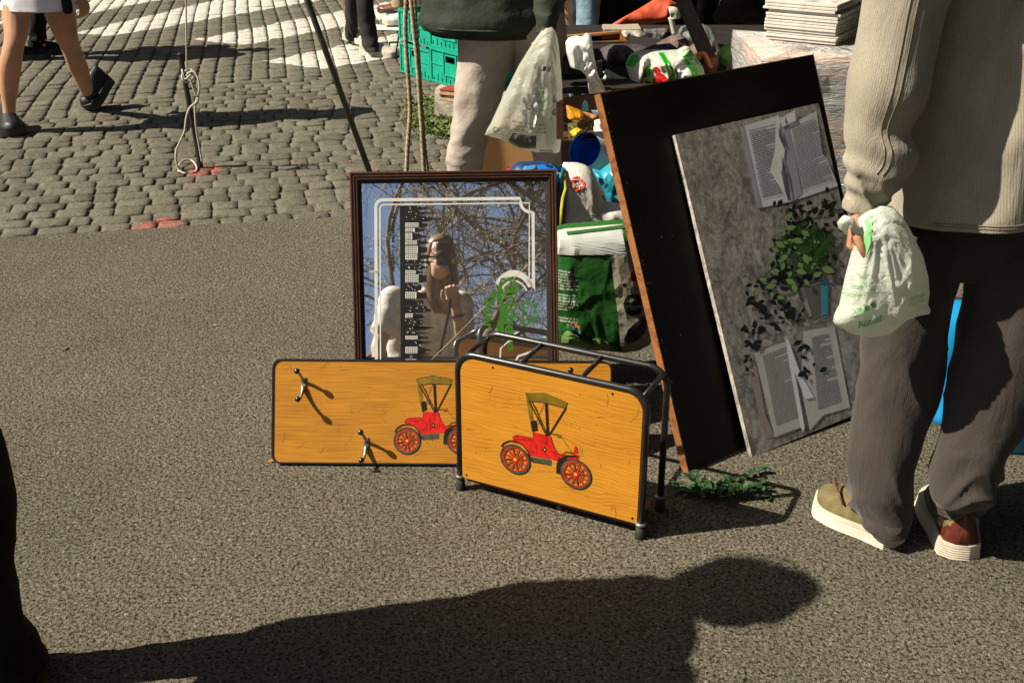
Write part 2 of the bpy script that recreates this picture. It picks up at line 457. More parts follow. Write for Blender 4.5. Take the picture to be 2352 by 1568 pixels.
# ============================================================ GROUND
def ground_mats():
    m, t, p = nodes('asphalt'); v = coords(t)
    vo = N(t, 'ShaderNodeTexVoronoi', feature='F1'); vo.inputs['Scale'].default_value = 190; t.links.new(v, vo.inputs[0])
    big = nse(t, v, 1.3, 4); mid = nse(t, v, 125, 4, .65); fine = nse(t, v, 430, 3, .7); pit = nse(t, v, 38, 4, .6)
    c = ramp(t, vo.outputs['Color'], [(0, (.13, .115, .083)), (.45, (.215, .190, .142)), (.85, (.29, .262, .20)), (1, (.50, .46, .36))])
    c = mixc(t, 1.0, c, ramp(t, fine, [(.34, .15), (.47, .85), (.65, 1.0)]), 'MULTIPLY')
    c = mixc(t, 1.0, c, ramp(t, mid, [(.38, .2), (.45, .88), (.55, 1.0)]), 'MULTIPLY')
    c = mixc(t, 1.0, c, ramp(t, pit, [(.28, .12), (.335, .9), (.45, 1.0)]), 'MULTIPLY')
    c = mixc(t, 1.0, c, ramp(t, nse(t, v, .45, 5, .7), [(.3, .80), (.5, 1.0), (.7, 1.0)]), 'MULTIPLY')
    c = mixc(t, 1.0, c, ramp(t, big, [(.3, .86), (.7, 1.05)]), 'MULTIPLY')
    t.links.new(c, p.inputs['Base Color']); p.inputs['Roughness'].default_value = .85; p.inputs['Specular IOR Level'].default_value = .08
    h = mth(t, 'ADD', mth(t, 'MULTIPLY', ramp(t, mid, [(.33, 0), (.5, 1)]), .8), mth(t, 'ADD', mth(t, 'MULTIPLY', fine, .7), mth(t, 'MULTIPLY', vo.outputs['Distance'], -.4)))
    t.links.new(bump(t, h, .95, .008), p.inputs['Normal'])
    asphalt = m
    # granite setts, with the crosswalk paint and sprayed marks lying on them by place
    m, t, p = nodes('sett_stone')
    ge = N(t, 'ShaderNodeNewGeometry'); pos = ge.outputs['Position']
    mp = N(t, 'ShaderNodeMapping'); t.links.new(pos, mp.inputs[0]); v = mp.outputs[0]
    vor = N(t, 'ShaderNodeTexVoronoi'); vor.inputs['Scale'].default_value = 8.5; t.links.new(v, vor.inputs[0])
    c = ramp(t, nse(t, v, 3.1, 3), [(.3, (.13, .12, .094)), (.7, (.19, .175, .137))])
    c = mixc(t, .45, c, ramp(t, vor.outputs['Color'], [(0, (.11, .10, .08)), (.5, (.18, .165, .13)), (1, (.24, .22, .17))]))
    rough_n = nse(t, v, 60, 5, .7); fine = nse(t, v, 240, 3)
    c = mixc(t, 1.0, c, ramp(t, fine, [(.3, .5), (.6, 1.0)]), 'MULTIPLY')
    c = mixc(t, 1.0, c, ramp(t, rough_n, [(.3, .55), (.5, 1.0)]), 'MULTIPLY')
    sp = N(t, 'ShaderNodeSeparateXYZ'); t.links.new(pos, sp.inputs[0]); X, Y = sp.outputs[0], sp.outputs[1]
    wear = nse(t, v, 26, 5, .7)
    jig = mth(t, 'MULTIPLY', mth(t, 'SUBTRACT', nse(t, v, 30, 2), .5), .05)
    def half(p1, p2):      # >0 left of the line p1 -> p2
        a, b = G(*p1), G(*p2); d = (b - a).normalized(); n = Vector((-d.y, d.x))
        return mth(t, 'GREATER_THAN', mth(t, 'ADD', mth(t, 'ADD', mth(t, 'MULTIPLY', X, n.x), mth(t, 'MULTIPLY', Y, n.y)), jig), n.x * a.x + n.y * a.y)
    def allof(*hs):
        r = hs[0]
        for h in hs[1:]: r = mth(t, 'MULTIPLY', r, h)
        return r
    s1 = allof(half((179, 77), (252, 84)), half((252, 84), (658, 14)), half((378, 28), (179, 75)))
    s2 = allof(half((448, 92), (566, 104)), half((561, 104), (794, 60)), half((658, 50), (448, 91)))
    s3 = allof(half((608, 142), (746, 158)), half((746, 158), (830, 144)), half((794, 103), (608, 141)), half((900, 300), (930, 60)))
    s0 = allof(half((205, 30), (213, 29)), half((213, 29), (390, -4)), half((390, -40), (190, 2)))
    mask = mth(t, 'MAXIMUM', mth(t, 'MAXIMUM', s1, s2), mth(t, 'MAXIMUM', s3, s0))
    mask = mth(t, 'MULTIPLY', mask, ramp(t, wear, [(.30, .2), (.41, 1)]))
    zed = sp.outputs[2]; top = ramp(t, mth(t, 'MULTIPLY', mth(t, 'ADD', zed, .02), 30), [(.25, 0), (.45, 1)])
    mask = mth(t, 'MULTIPLY', mask, mth(t, 'MULTIPLY', top, .86))
    c = mixc(t, mask, c, mixc(t, 1.0, (.60, .58, .52), ramp(t, fine, [(.3, .8), (.6, 1.0)]), 'MULTIPLY'))
    def spray(px, py, r, c):
        g = G(px, py)
        d = mth(t, 'SQRT', mth(t, 'ADD', mth(t, 'POWER', mth(t, 'SUBTRACT', X, g.x), 2.0), mth(t, 'POWER', mth(t, 'MULTIPLY', mth(t, 'SUBTRACT', Y, g.y), .8), 2.0)))
        d = mth(t, 'ADD', d, mth(t, 'MULTIPLY', mth(t, 'SUBTRACT', nse(t, v, 22, 3), .5), .09))
        k = ramp(t, mth(t, 'DIVIDE', d, r), [(0, .35), (.35, .5), (.62, 1), (.8, .9), (1, 0)])
        return mixc(t, mth(t, 'MULTIPLY', k, mth(t, 'MULTIPLY', ramp(t, wear, [(.42, .1), (.56, .85)]), ramp(t, fine, [(.35, .3), (.55, 1)]))), c, (.60, .11, .09))
    c = spray(470, 392, .085, c); c = spray(368, 526, .12, c)
    t.links.new(c, p.inputs['Base Color']); p.inputs['Roughness'].default_value = .8; p.inputs['Specular IOR Level'].default_value = .08
    t.links.new(bump(t, mth(t, 'ADD', mth(t, 'MULTIPLY', nse(t, v, 24, 4, .6), 1.6), mth(t, 'ADD', rough_n, mth(t, 'MULTIPLY', fine, .4))), .9, .009), p.inputs['Normal'])
    stone = m
    joint = mat('joint_sand', (.15, .125, .085), .95, var=.3, vs=9, grain=.5, gs=260, b=.6, bs=120, bd=.004)
    return asphalt, stone, joint
ASPH, STONE, JOINT = ground_mats()

EA, EB = G(0, 545), G(800, 495)
E_D = (EB - EA); E_AZ = atan2(E_D.y, E_D.x)
ED = Vector((cos(E_AZ), sin(E_AZ), 0)); EN = Vector((-sin(E_AZ), cos(E_AZ), 0))
def EP(a, b, z=0.0): return Vector((EA.x, EA.y, 0)) + ED * a + EN * b + Vector((0, 0, z))
# asphalt: one sheet out to the horizon on this side, its far edge gently uneven
mb = MB(); pts = []
n = 120
for k in range(n + 1):
    a = -3 + 12 * k / n
    pts.append(EP(a, -.004 + .012 * noise.noise(Vector((a * 4, 3, 0))) + .008 * noise.noise(Vector((a * 17, 3, 0)))))
vs = [EP(-250, 0)] + pts + [EP(250, 0)]
low = [p - EN * 300 for p in vs]
mb.add(vs + low, [(k, k + 1, len(vs) + k + 1, len(vs) + k) for k in range(len(vs) - 1)])
structure(mb.build('asphalt_ground', ASPH, smooth=False))
mb = MB(); mb.add([EP(-250, -.15, -.012), EP(250, -.15, -.012), EP(250, 300, -.012), EP(-250, 300, -.012)], [(0, 1, 2, 3)])
paving = structure(mb.build('cobbled_paving', JOINT, smooth=False))

def sett_shape(sx, sy, seed):
    r = random.Random(seed); hx, hy = sx / 2, sy / 2; c = min(hx, hy) * .2
    o = [(-hx + c, -hy), (hx - c, -hy), (hx, -hy + c), (hx, hy - c), (hx - c, hy), (-hx + c, hy), (-hx, hy - c), (-hx, -hy + c)]
    o = [(x * r.uniform(.93, 1.05), y * r.uniform(.93, 1.05)) for x, y in o]
    t = r.uniform(-.003, .004); tx, ty = r.uniform(-.035, .035), r.uniform(-.05, .03)
    rings = []
    for k, z in ((1.0, -.03), (.985, -.003), (.93, .0025), (.5, .0035)):
        rings.append([Vector((x * k, y * k, z + (t + x * tx + y * ty if z > -.02 else 0) + (r.uniform(-.0015, .0015) if z > 0 else 0))) for x, y in o])
    vs = [p for q in rings for p in q] + [Vector((0, 0, .004 + t))]
    fs = [(k * 8 + i, k * 8 + (i + 1) % 8, (k + 1) * 8 + (i + 1) % 8, (k + 1) * 8 + i) for k in range(3) for i in range(8)]
    fs += [(24 + i, 24 + (i + 1) % 8, 32) for i in range(8)]
    return vs, fs
P = .1085
setts = []                                # (centre, angle, length, width)
R = random.Random(5)
def far_zone(a, b):                       # beyond this the courses run away from us
    w_ = EP(a, b); return w_.y > 6.15 + 1.45 * min(1, max(0, (w_.x + 2.9) / 1.3)) + .25 * noise.noise(Vector((a * .8, b * .8, 1)))
row = 0; b = P * .52
while b < 3.6:
    a = -1.2 + R.uniform(0, P)
    while a < 7.5:
        L = R.uniform(.085, .165)
        drift = .05 * noise.noise(Vector((a * .5, b * .5, 7)))
        if not far_zone(a + L / 2, b): setts.append((a + L / 2, b + drift, 0, L - .005, P - .004))
        a += L
    row += 1; b += P
a = -4.5
while a < 7.5:
    b = .6 + R.uniform(0, P)
    while b < 8.2:
        L = R.uniform(.1, .165)
        drift = .05 * noise.noise(Vector((a * .5, b * .5, 17)))
        if far_zone(a, b + L / 2) and b > .4: setts.append((a + drift, b + L / 2, pi / 2, L - .005, P - .004))
        b += L
    a += P * 1.04
def proj0(c):
    d = dep(c); return 1176 + FL * c.x / d, 784 - FL * (c.y * sin(TH) + (c.z - CH) * cos(TH)) / d
def shown(c):
    if c.y < 1: return False
    d = dep(c); x = 1176 + FL * c.x / d; y = 784 - FL * (c.y * sin(TH) + (c.z - CH) * cos(TH)) / d
    return (-60 < x < 1075 and -40 < y < 560) or (x >= 1075 and x < 2700 and -40 < y < 560)
S2 = []
for q in setts:
    c = EP(q[0], q[1])
    if shown(c): S2.append((dep(c), c, q))
S2.sort(key=lambda q: q[0] + (100 if proj0(q[1])[0] > 1040 else 0))
protos = {}
for i, (d_, c, q) in enumerate(S2[:300]):
    k = (round(q[3] / .012), q[2] > 1, i % 3)
    if k not in protos:
        vs, fs = sett_shape(q[3], q[4], hash(k[:2]) % 997 + k[2])
        me = bpy.data.meshes.new('sett'); me.from_pydata(vs, [], fs); me.materials.append(STONE)
        me.polygons.foreach_set('use_smooth', [True] * len(me.polygons)); protos[k] = me
    o = bpy.data.objects.new('sett', protos[k]); link(o, paving)
    o.location = c - WL[paving.name] + Vector((0, 0, -.003)); o.rotation_euler = (0, 0, E_AZ + q[2] + R.choice((0, pi)) + R.uniform(-.05, .05))
mb = MB()
for i, (d_, c, q) in enumerate(S2[300:]):
    vs, fs = sett_shape(q[3], q[4], i); M = Matrix.Rotation(E_AZ + q[2] + R.uniform(-.045, .045), 3, 'Z')
    mb.add([M @ v + c + Vector((0, 0, -.003)) for v in vs], fs)
stuff(mb.build('setts_farther_off', STONE, paving))

# weeds and moss in the joints
GRASS = mat('weed_green', (.085, .12, .022), .7, var=.5, vs=30, b=0)
mb = MB(); R = random.Random(11)
def tuft(c, n_, h, spread):
    for _ in range(n_):
        a = R.uniform(0, 2 * pi); q = c + Vector((R.gauss(0, spread), R.gauss(0, spread), 0)); l = h * R.uniform(.4, 1)
        d = Vector((cos(a), sin(a), 0)); s_ = Vector((-sin(a), cos(a), 0)) * R.uniform(.002, .005)
        mb.add([q - s_, q + s_, q + d * l * .5 + Vector((0, 0, l * .7)) + s_ * .7, q + d * l + Vector((0, 0, l * .8))], [(0, 1, 2, 3)])
for _ in range(46):
    px, py = R.uniform(940, 1030), R.uniform(248, 320)
    tuft(G(px, py), 30, .022, .03)
for px, py in ((985, 232), (1000, 240), (955, 240), (1020, 265), (1035, 280), (990, 290), (1010, 300), (1030, 312)): tuft(G(px, py), 110, .035, .035)
for _ in range(150):
    px, py = R.uniform(300, 1030), R.uniform(0, 480)
    if R.random() < .5: px = R.uniform(650, 1030)
    tuft(G(px, py, -.01), R.randint(5, 22), .013, .012)
stuff(mb.build('weeds_between_setts', GRASS))
# dead leaves and grit
mb = MB(); LEAF = mat('dead_leaf', (.22, .09, .03), .8, var=.4, b=.2)
for _ in range(70):
    c = G(R.uniform(200, 1050), R.uniform(60, 520), .004) if _ < 55 else G(R.uniform(0, 1900), R.uniform(560, 1100), .002)
    a = R.uniform(0, 6.3); l = R.uniform(.006, .018)
    e = Vector((cos(a), sin(a), 0)); s_ = Vector((-sin(a), cos(a), 0))
    mb.add([c - e * l, c + s_ * l * .4 + Vector((0, 0, l * .3)), c + e * l + Vector((0, 0, l * .2)), c - s_ * l * .4], [(0, 1, 2, 3)])
stuff(mb.build('fallen_leaf_bits', LEAF))

# low stone wall end beside the setts
CONC = mat('pale_stone', (.34, .31, .25), .9, var=.3, vs=14, grain=.3, gs=200, b=.6, bs=60, bd=.006)
wt = thing('stone_kerb', 'low rough pale stone kerb under the stacked green crates', 'kerb', G(1040, 270))
R = random.Random(3)
for k, (x0, x1) in enumerate(((0, .30), (.312, .62), (.632, 1.0))):
    mb = MB(); p0 = G(999, 268); e = Vector((cos(-.5), sin(-.5), 0)); f = Vector((-sin(-.5), cos(-.5), 0)); rings = []
    for j in range(7):
        x = x0 + (x1 - x0) * j / 6; q = []
        for (y, z) in ((-.0, -.02), (.0, .06), (.0, .12), (.012, .155), (.06, .168), (.2, .17), (.38, .168), (.42, -.02)):
            d = .008 * nz((x * 9, y * 9, z * 9 + k)); q.append(p0 + e * (x + d) + f * (y + d) + Vector((0, 0, z + d * .6 if z > 0 else z)))
        rings.append(q)
    mb.loft(rings); mb.build('block', CONC, wt, smooth=True, angle=.7)
# ============================================================ FRAMED MIRROR, COAT RACK, TRAY STAND, BIG PANEL
_v = ray(1015, 590).normalized(); MN = -_v
_mb = G(1010, 1040)
_e = Vector((-MN.y, MN.x, 0)).normalized()
_e = -_e if _e.x < 0 else _e
_u = MN.cross(_e); _u.normalize()
# small turn within its own plane, as it stands in the picture
MP0 = Plane(_mb, _e, _u)
a0 = MP0.loc(803, 396); a1 = MP0.loc(1276, 390)
rt = atan2(a1[1] - a0[1], a1[0] - a0[0])
MPL = Plane(_mb, _e * cos(rt) + _u * sin(rt), _u * cos(rt) - _e * sin(rt))
TLm = MPL.loc(803, 396); TRm = MPL.loc(1277, 390); BOT = min(MPL.loc(806, 1046)[1], MPL.loc(1278, 1031)[1])
MW = TRm[0] - TLm[0]
MPL = Plane(MPL.P(TLm[0], BOT), MPL.e, MPL.u); MH = MPL.loc(803, 396)[1]
FRW = mat('frame_wood', (.075, .032, .018), .38, var=.25, vs=18, grain=.25, b=.3, bs=90, bd=.001, stretch=(1, 1, 1), coat=.25)
FRD = mat('frame_wood_dark', (.016, .009, .006), .45, var=.3, b=.2)
mir = thing('mirror', 'dark framed pub mirror with printed skyline and green lettering behind the coat rack', 'mirror', MPL.P(MW / 2, 0))
fw = .030
prof = [(0, -.012), (0, .010), (.002, .013), (.0045, .013), (.006, .009), (.008, .009), (.0095, .012), (.012, .012), (.0135, .008), (.0155, .008), (.017, .0105), (.019, .0105), (.0205, .006), (.029, .003), (fw, -.001), (fw, -.012)]
cs = [(0, 0), (MW, 0), (MW, MH), (0, MH)]; inn = [(1, 1), (-1, 1), (-1, -1), (1, -1)]
for k in range(4):
    j = (k + 1) % 4; mb = MB(); r1 = []; r2 = []
    for (w_, d_) in prof:
        r1.append(MPL.P(cs[k][0] + inn[k][0] * w_, cs[k][1] + inn[k][1] * w_, d_))
        r2.append(MPL.P(cs[j][0] + inn[j][0] * w_, cs[j][1] + inn[j][1] * w_, d_))
    mb.loft([r1, r2])
    for i, f in enumerate(mb.f):
        if i < len(prof): mb.mi[i] = 1 if 11 <= i <= 14 else 0
    mb.build('frame_rail', [FRW, FRD], mir, smooth=False)
mb = MB(); mb.pbox(MPL, .008, .008, MW - .008, MH - .008, -.014, -.0125); mb.build('backing_board', FRD, mir, smooth=False)
m, t, p = nodes('mirror_glass'); p.inputs['Metallic'].default_value = 1; p.inputs['Roughness'].default_value = .012
v = coords(t); dust = ramp(t, nse(t, v, 900, 2), [(.62, 0), (.74, 1)])
p.inputs['Base Color'].default_value = (.93, .95, .97, 1)
df = N(t, 'ShaderNodeBsdfDiffuse'); df.inputs[0].default_value = (.45, .42, .38, 1)
mx = N(t, 'ShaderNodeMixShader'); t.links.new(mth(t, 'ADD', mth(t, 'MULTIPLY', dust, .10), .055), mx.inputs[0])
t.links.new(p.outputs[0], mx.inputs[1]); t.links.new(df.outputs[0], mx.inputs[2]); t.links.new(mx.outputs[0], t.nodes['Material Output'].inputs[0])
MIRR = m
mb = MB(); mb.add([MPL.P(.012, .012, -.002), MPL.P(MW - .012, .012, -.002), MPL.P(MW - .012, MH - .012, -.002), MPL.P(.012, MH - .012, -.002)], [(0, 1, 2, 3)])
glass = mb.build('mirror_glass', MIRR, mir, smooth=False)
mf = lambda x, y, d=-.0012: MPL.at(x, y, d)
WHT = flat('print_white', (.62, .62, .56), .6); BLK = flat('print_black', (.012, .011, .010), .5); GRN = flat('print_green', (.045, .17, .012), .5)
mb = MB()
def arcp(cx, cy, r, a0_, a1_, n_=10, ry=None): return [(cx + r * cos(a0_ + (a1_ - a0_) * k / n_), cy + (ry or r) * sin(a0_ + (a1_ - a0_) * k / n_)) for k in range(n_ + 1)]
outer = [(865, 1000), (863, 478)] + arcp(879, 475, 16, pi, 1.5 * pi, 8) + [(1030, 457.5), (1194, 455.5), (1196, 466)] + arcp(1219, 464, 23, pi * .93, pi * .52, 8) + [(1224.5, 488), (1225.5, 640)]
lay_line(mb, outer, 7.0, mf)
inner = [(874.5, 1000), (872.5, 482)] + arcp(883, 481, 11, pi, 1.5 * pi, 6) + [(1030, 468.5), (1216, 466), (1215.5, 640)]
lay_line(mb, inner, 3.2, mf)
lay_poly(mb, arcp(1180, 684, 50, -2.56, -.45, 16, 64) + list(reversed(arcp(1180, 688, 40, -2.56, -.55, 16, 53))), mf)
lay_line(mb, arcp(1180, 690, 34, -2.5, -.5, 14, 45), 3.5, mf)
lay_poly(mb, [(1225, 640), (1229, 640), (1229, 666), (1205, 640)], mf)
lay_line(mb, [(1180, 840), (1190, 818), (1225, 806), (1229, 800)], 5, mf); lay_line(mb, [(1147, 845), (1150, 800), (1168, 784), (1200, 776)], 3.5, mf)
mb.build('white_border_print', WHT, glass, smooth=False)
mb = MB(); wb = MB(); R = random.Random(21)
y = 473.0; lay_poly(mb, [(918, 473), (930, 473), (931, 1010), (922, 1010)], mf)
mf2 = lambda x, y: MPL.at(x, y, -.0007)
while y < 1000:
    h = R.uniform(9, 20); wd = R.uniform(22, 42); x1 = 929 + wd
    lay_poly(mb, [(929, y), (x1, y), (x1, y + h), (929, y + h)], mf)
    x2 = x1 + R.uniform(8, 20); lay_poly(mb, [(x1 - 1, y + 2), (x2, y + 3), (x2, y + h - 3), (x1 - 1, y + h - 1)], mf)
    if R.random() < .5: x3 = x2 + R.uniform(10, 26); lay_poly(mb, [(x2 - 1, y + h * .3), (x3, y + h * .5), (x2 - 1, y + h * .7)], mf)
    pale = R.random() < (.72 if y < 640 else .3)
    if pale:
        lay_poly(wb, [(931, y + 1), (929 + wd * .8, y + 1), (929 + wd * .8, y + h - 1), (931, y + h - 1)], mf2)
        wy = y + 3
        while wy < y + h - 3:
            wx = 933
            while wx < 929 + wd * .8 - 3:
                lay_poly(mb, [(wx, wy), (wx + 2.4, wy), (wx + 2.4, wy + 2.4), (wx, wy + 2.4)], lambda a_, b_: MPL.at(a_, b_, -.0003)); wx += 4.2
            wy += 4.6
    else:
        for _ in range(int(wd * h / 32)):
            wx, wy = R.uniform(930, x2 - 3), R.uniform(y + 1, y + h - 3)
            if R.random() < .35: lay_poly(wb, [(wx, wy), (wx + 1.6, wy), (wx + 1.6, wy + 2), (wx, wy + 2)], mf2)
    y += h + R.choice((0, 0, 1, 2.5))
for yy, xx in ((705, 984), (728, 976), (752, 1002), (786, 996), (812, 988)):
    lay_poly(mb, [(950, yy - 4), (970, yy - 3), (xx, yy), (970, yy + 3), (950, yy + 4)], mf)
lay_text(mb, 'the glorious beer of Copenhagen', mf, 900, 489, 13.5, pi / 2, wfit=134, bold=.035)
mb.build('skyline_print', BLK, glass, smooth=False)
wb.build('skyline_window_print', WHT, glass, smooth=False)
mb = MB()
lay_text(mb, 'C', mf, 1146, 632, 62, pi / 2, bold=.035, shear=.1, xs=.98)
lay_text(mb, 'arlsberg', mf, 1160, 656, 40, pi / 2, wfit=150, bold=.03)
lay_text(mb, 'Beer', mf, 1112, 682, 33, pi / 2, wfit=76, bold=.03)
lay_poly(mb, [(1145, 668), (1150, 676), (1158, 700), (1160, 730), (1156, 770), (1144, 768), (1140, 750), (1148, 725), (1148, 700), (1140, 682), (1128, 690), (1112, 700), (1134, 668)], mf)
lay_line(mb, [(1188 + 3 * sin(k * 1.3) + 17 * cos(pi / 2 + 2 * pi * k / 24) * .6 + 22, 719 + 28 * sin(pi / 2 + 2 * pi * k / 24)) for k in range(25)], 3, mf)
for k in range(5): lay_poly(mb, disc(1222 + 7 * cos(-1.2 + k * .6), 716 + 24 * sin(-1.2 + k * .6), 4.5, 8), mf2)
lay_line(mb, [(1202, 690), (1200, 745)], 5, mf2)
for k in range(5): lay_line(mb, [(1206, 698 + k * 9), (1214, 698 + k * 9)], 2.5, mf2)
mb.build('green_lettering_print', GRN, glass, smooth=False)
mb = MB(); lay_line(mb, [(1242, 580), (1180, 640), (1110, 706), (1070, 748), (998, 819), (940, 880)], 1.3, mf); lay_line(mb, [(826, 622), (868, 625)], 4, mf)
mb.build('scratch', mat('scratch_line', (.5, .42, .25), .5, b=0), glass, smooth=False)

# ---- coat rack board
CB = leaning(G(626, 1063), radians(-.87), radians(25.5))
def lin(k, a, b): return a + (b - a) * k
cw = CB.loc(1405, 830)[0]; chh = CB.loc(700, 824)[1]
COATW = lined('honey_veneer', (.30, .10, .010), (.55, .235, .022), .004, .02, .4, .04, .45, .35)
IRON = mat('black_enamel', (.012, .012, .013), .32, var=.3, vs=40, b=.15, bs=60, spec=.55, coat=.25)
RUST = mat('worn_steel', (.30, .28, .25), .4, .75, var=.5, vs=60, b=.3)
RUB = mat('black_rubber', (.018, .017, .016), .75, b=.3)
coat = thing('coat_rack', 'long honey wood coat rack board with black rim and metal hooks, red vintage car print', 'coat rack', CB.P(cw / 2, 0))
def rrect(x0, y0, x1, y1, r, k=6):
    o = []
    for cx, cy, a in ((x1 - r, y0 + r, -pi / 2), (x1 - r, y1 - r, 0), (x0 + r, y1 - r, pi / 2), (x0 + r, y0 + r, pi)):
        o += [(cx + r * cos(a + pi / 2 * i / k), cy + r * sin(a + pi / 2 * i / k)) for i in range(k + 1)]
    return o
mb = MB(); o = rrect(.004, .004, cw - .004, chh - .004, .021)
mb.prism([CB.P(a, b, .014) for a, b in o], CB.n * -.012); plane_uv(mb.build('board', COATW, coat, smooth=False), CB)
mb = MB(); o = rrect(0, 0, cw, chh, .025); n = len(o); oi = rrect(.0042, .0042, cw - .0042, chh - .0042, .021); rings = []
for k in range(n): rings.append([CB.P(*o[k], 0), CB.P(*o[k], .0165), CB.P(*oi[k], .0165), CB.P(*oi[k], 0)])
vs = [p for r in rings for p in r]; mb.add(vs, [(4 * k + i, 4 * k + (i + 1) % 4, 4 * ((k + 1) % n) + (i + 1) % 4, 4 * ((k + 1) % n) + i) for k in range(n) for i in range(4)])
mb.build('rim', IRON, coat, smooth=True, angle=.6)
def hook(px, py):
    a, b = CB.loc(px, py, .014); d0 = .0143
    mb = MB(); mb.pbox(CB, a - .006, b - .014, a + .006, b + .018, d0, d0 + .003)
    hk = mb.build('hook', RUST, coat, smooth=False)
    mb = MB(); mb.tube(smooth3([CB.P(a, b + .006, d0 + .002), CB.P(a - .001, b + .016, d0 + .014), CB.P(a - .004, b + .026, d0 + .03), CB.P(a - .008, b + .034, d0 + .046)], 5), [.0042] * 11 + [.0038] * 5, 8); mb.build('upper_prong', RUST, hk)
    mb = MB(); mb.tube(smooth3([CB.P(a, b - .006, d0 + .002), CB.P(a - .001, b - .024, d0 + .012), CB.P(a - .003, b - .036, d0 + .026), CB.P(a - .006, b - .038, d0 + .042)], 5), [.006, .006, .006, .0055, .005, .0045] + [.004] * 10, 8); mb.build('lower_prong', RUST, hk)
    for da, db, dd in ((-.008, .0345, .047), (-.006, -.038, .043)):
        mb = MB(); mb.ball(CB.P(a + da, b + db, d0 + dd), .0078, 12, 8); mb.build('hook_tip', IRON, hk)
    for s_ in (-.008, .011):
        mb = MB(); mb.ball(CB.P(a, b + s_, d0 + .003), .003, 8, 5); mb.build('screw', RUST, hk)
hook(697, 882); hook(841, 1020); hook(1316, 880)

# ---- tray stand of black tube with a wooden panel
T0 = G(1058, 1122); T1 = G(1470, 1234); T2 = G(1535, 1174)
taz = atan2(T1.y - T0.y, T1.x - T0.x); tw = (T1 - T0).length
TP = leaning(T0, taz, 0); TH_ = TP.loc(1468, 893)[1]; TH0 = TP.loc(1046, 812)[1]
TH_ = (TH_ + TH0) / 2
td = (T2 - T1).length * .97; dn = -TP.n if TP.n.y < 0 else TP.n      # depth away from us
stand = thing('rack_stand', 'black tube rack on rubber feet, its pine front printed with a red vintage car', 'rack', TP.P(tw / 2, 0) + dn * td / 2)
def uframe(off):
    r = .047; q = [(0, .012), (0, TH_ - r)] + [(r - r * cos(k * pi / 16), TH_ - r + r * sin(k * pi / 16)) for k in range(1, 8)] + [(r, TH_), (tw - r, TH_)] + [(tw - r + r * sin(k * pi / 16), TH_ - r + r * cos(k * pi / 16)) for k in range(1, 8)] + [(tw, TH_ - r), (tw, .012)]
    return [TP.P(a, b) + dn * off for a, b in q]
for off in (0, td):
    mb = MB(); mb.tube(uframe(off), .0082, 12); fr = mb.build('tube_frame', IRON, stand)
    for a in (0, tw):
        mb = MB(); c = TP.P(a, 0) + dn * off
        mb.tube([c, c + Vector((0, 0, .004)), c + Vector((0, 0, .034))], [.0125, .0125, .0108], 14); mb.build('rubber_foot', RUB, fr)
        mb = MB(); mb.tube([c + Vector((0, 0, .034)), c + Vector((0, 0, .037)), c + Vector((0, 0, .040)), c + Vector((0, 0, .043))], [.0118, .0135, .0135, .0098], 14); mb.build('collar', mat('dull_zinc', (.16, .155, .14), .5, .6), fr)
for x, z in ((.012, TH_ - .014), (tw * .335, TH_ - .001), (tw * .66, TH_ - .001), (tw - .010, TH_ - .012)):
    mb = MB(); mb.tube([TP.P(x, z) + dn * .004, TP.P(x, z) + dn * (td - .004)], .0062, 10); mb.build('cross_bar', IRON, stand)
PINE = lined('knotty_pine', (.36, .11, .010), (.66, .285, .026), .0088, .085, .4, .04, .25, .68)
bl = TP.loc(1062, 1093)[1]; pr = [(.0085, bl), (tw - .0085, bl)] + [(tw - .0085 - .042 + .042 * cos(k * pi / 16), TH_ - .0085 - .042 + .042 * sin(k * pi / 16)) for k in range(0, 9)] + [(.0505 - .042 * sin(k * pi / 16), TH_ - .0505 + .042 * cos(k * pi / 16)) for k in range(0, 9)]
mb = MB(); mb.prism([TP.P(a, b) - dn * .004 for a, b in pr], dn * .008); pan = mb.build('front_panel', PINE, stand, smooth=False); plane_uv(pan, TP)
mb = MB(); mb.box(TP.P(tw / 2, bl - .012) + dn * td * .5, tw - .03, td - .02, .008, Matrix.Rotation(taz, 3, 'Z')); mb.build('shelf', mat('red_brown_ply', (.16, .075, .05), .6), stand, smooth=False)
for a, b in ((.02, bl + .01), (tw - .02, bl + .012), (tw * .2, TH_ - .018), (tw * .83, TH_ - .018)):
    mb = MB(); mb.ball(TP.P(a, b) - dn * .004, (.0035, .002, .0035), 8, 5); mb.build('panel_nail', IRON, pan)

def scratches(mapf, wd, ht, n_, parent, seed):
    R = random.Random(seed); mb = MB()
    for _ in range(n_):
        x, y, a, l = R.uniform(.02, wd - .02), R.uniform(.02, ht - .02), R.uniform(0, 3.14), R.uniform(.006, .05)
        lay_line(mb, [(x, y), (x + l * .5 * cos(a), y + l * .5 * sin(a)), (x + l * cos(a + .2), y + l * sin(a + .2))], R.uniform(.0003, .0008), mapf)
    for _ in range(n_):
        x, y, r_ = R.uniform(.01, wd - .01), R.uniform(.01, ht - .01), R.uniform(.0006, .0016); lay_poly(mb, disc(x, y, r_, 6), mapf)
    stuff(mb.build('scuffs', mat('scuff_brown', (.16, .06, .015), .6, b=0), parent, smooth=False))
scratches(lambda a, b: TP.P(a, b) - dn * .0045, tw - .01, TH_ - .02, 26, pan, 5)
scratches(lambda a, b: CB.P(a, b, .0143), cw * .55, chh, 26, coat.children[0], 8)

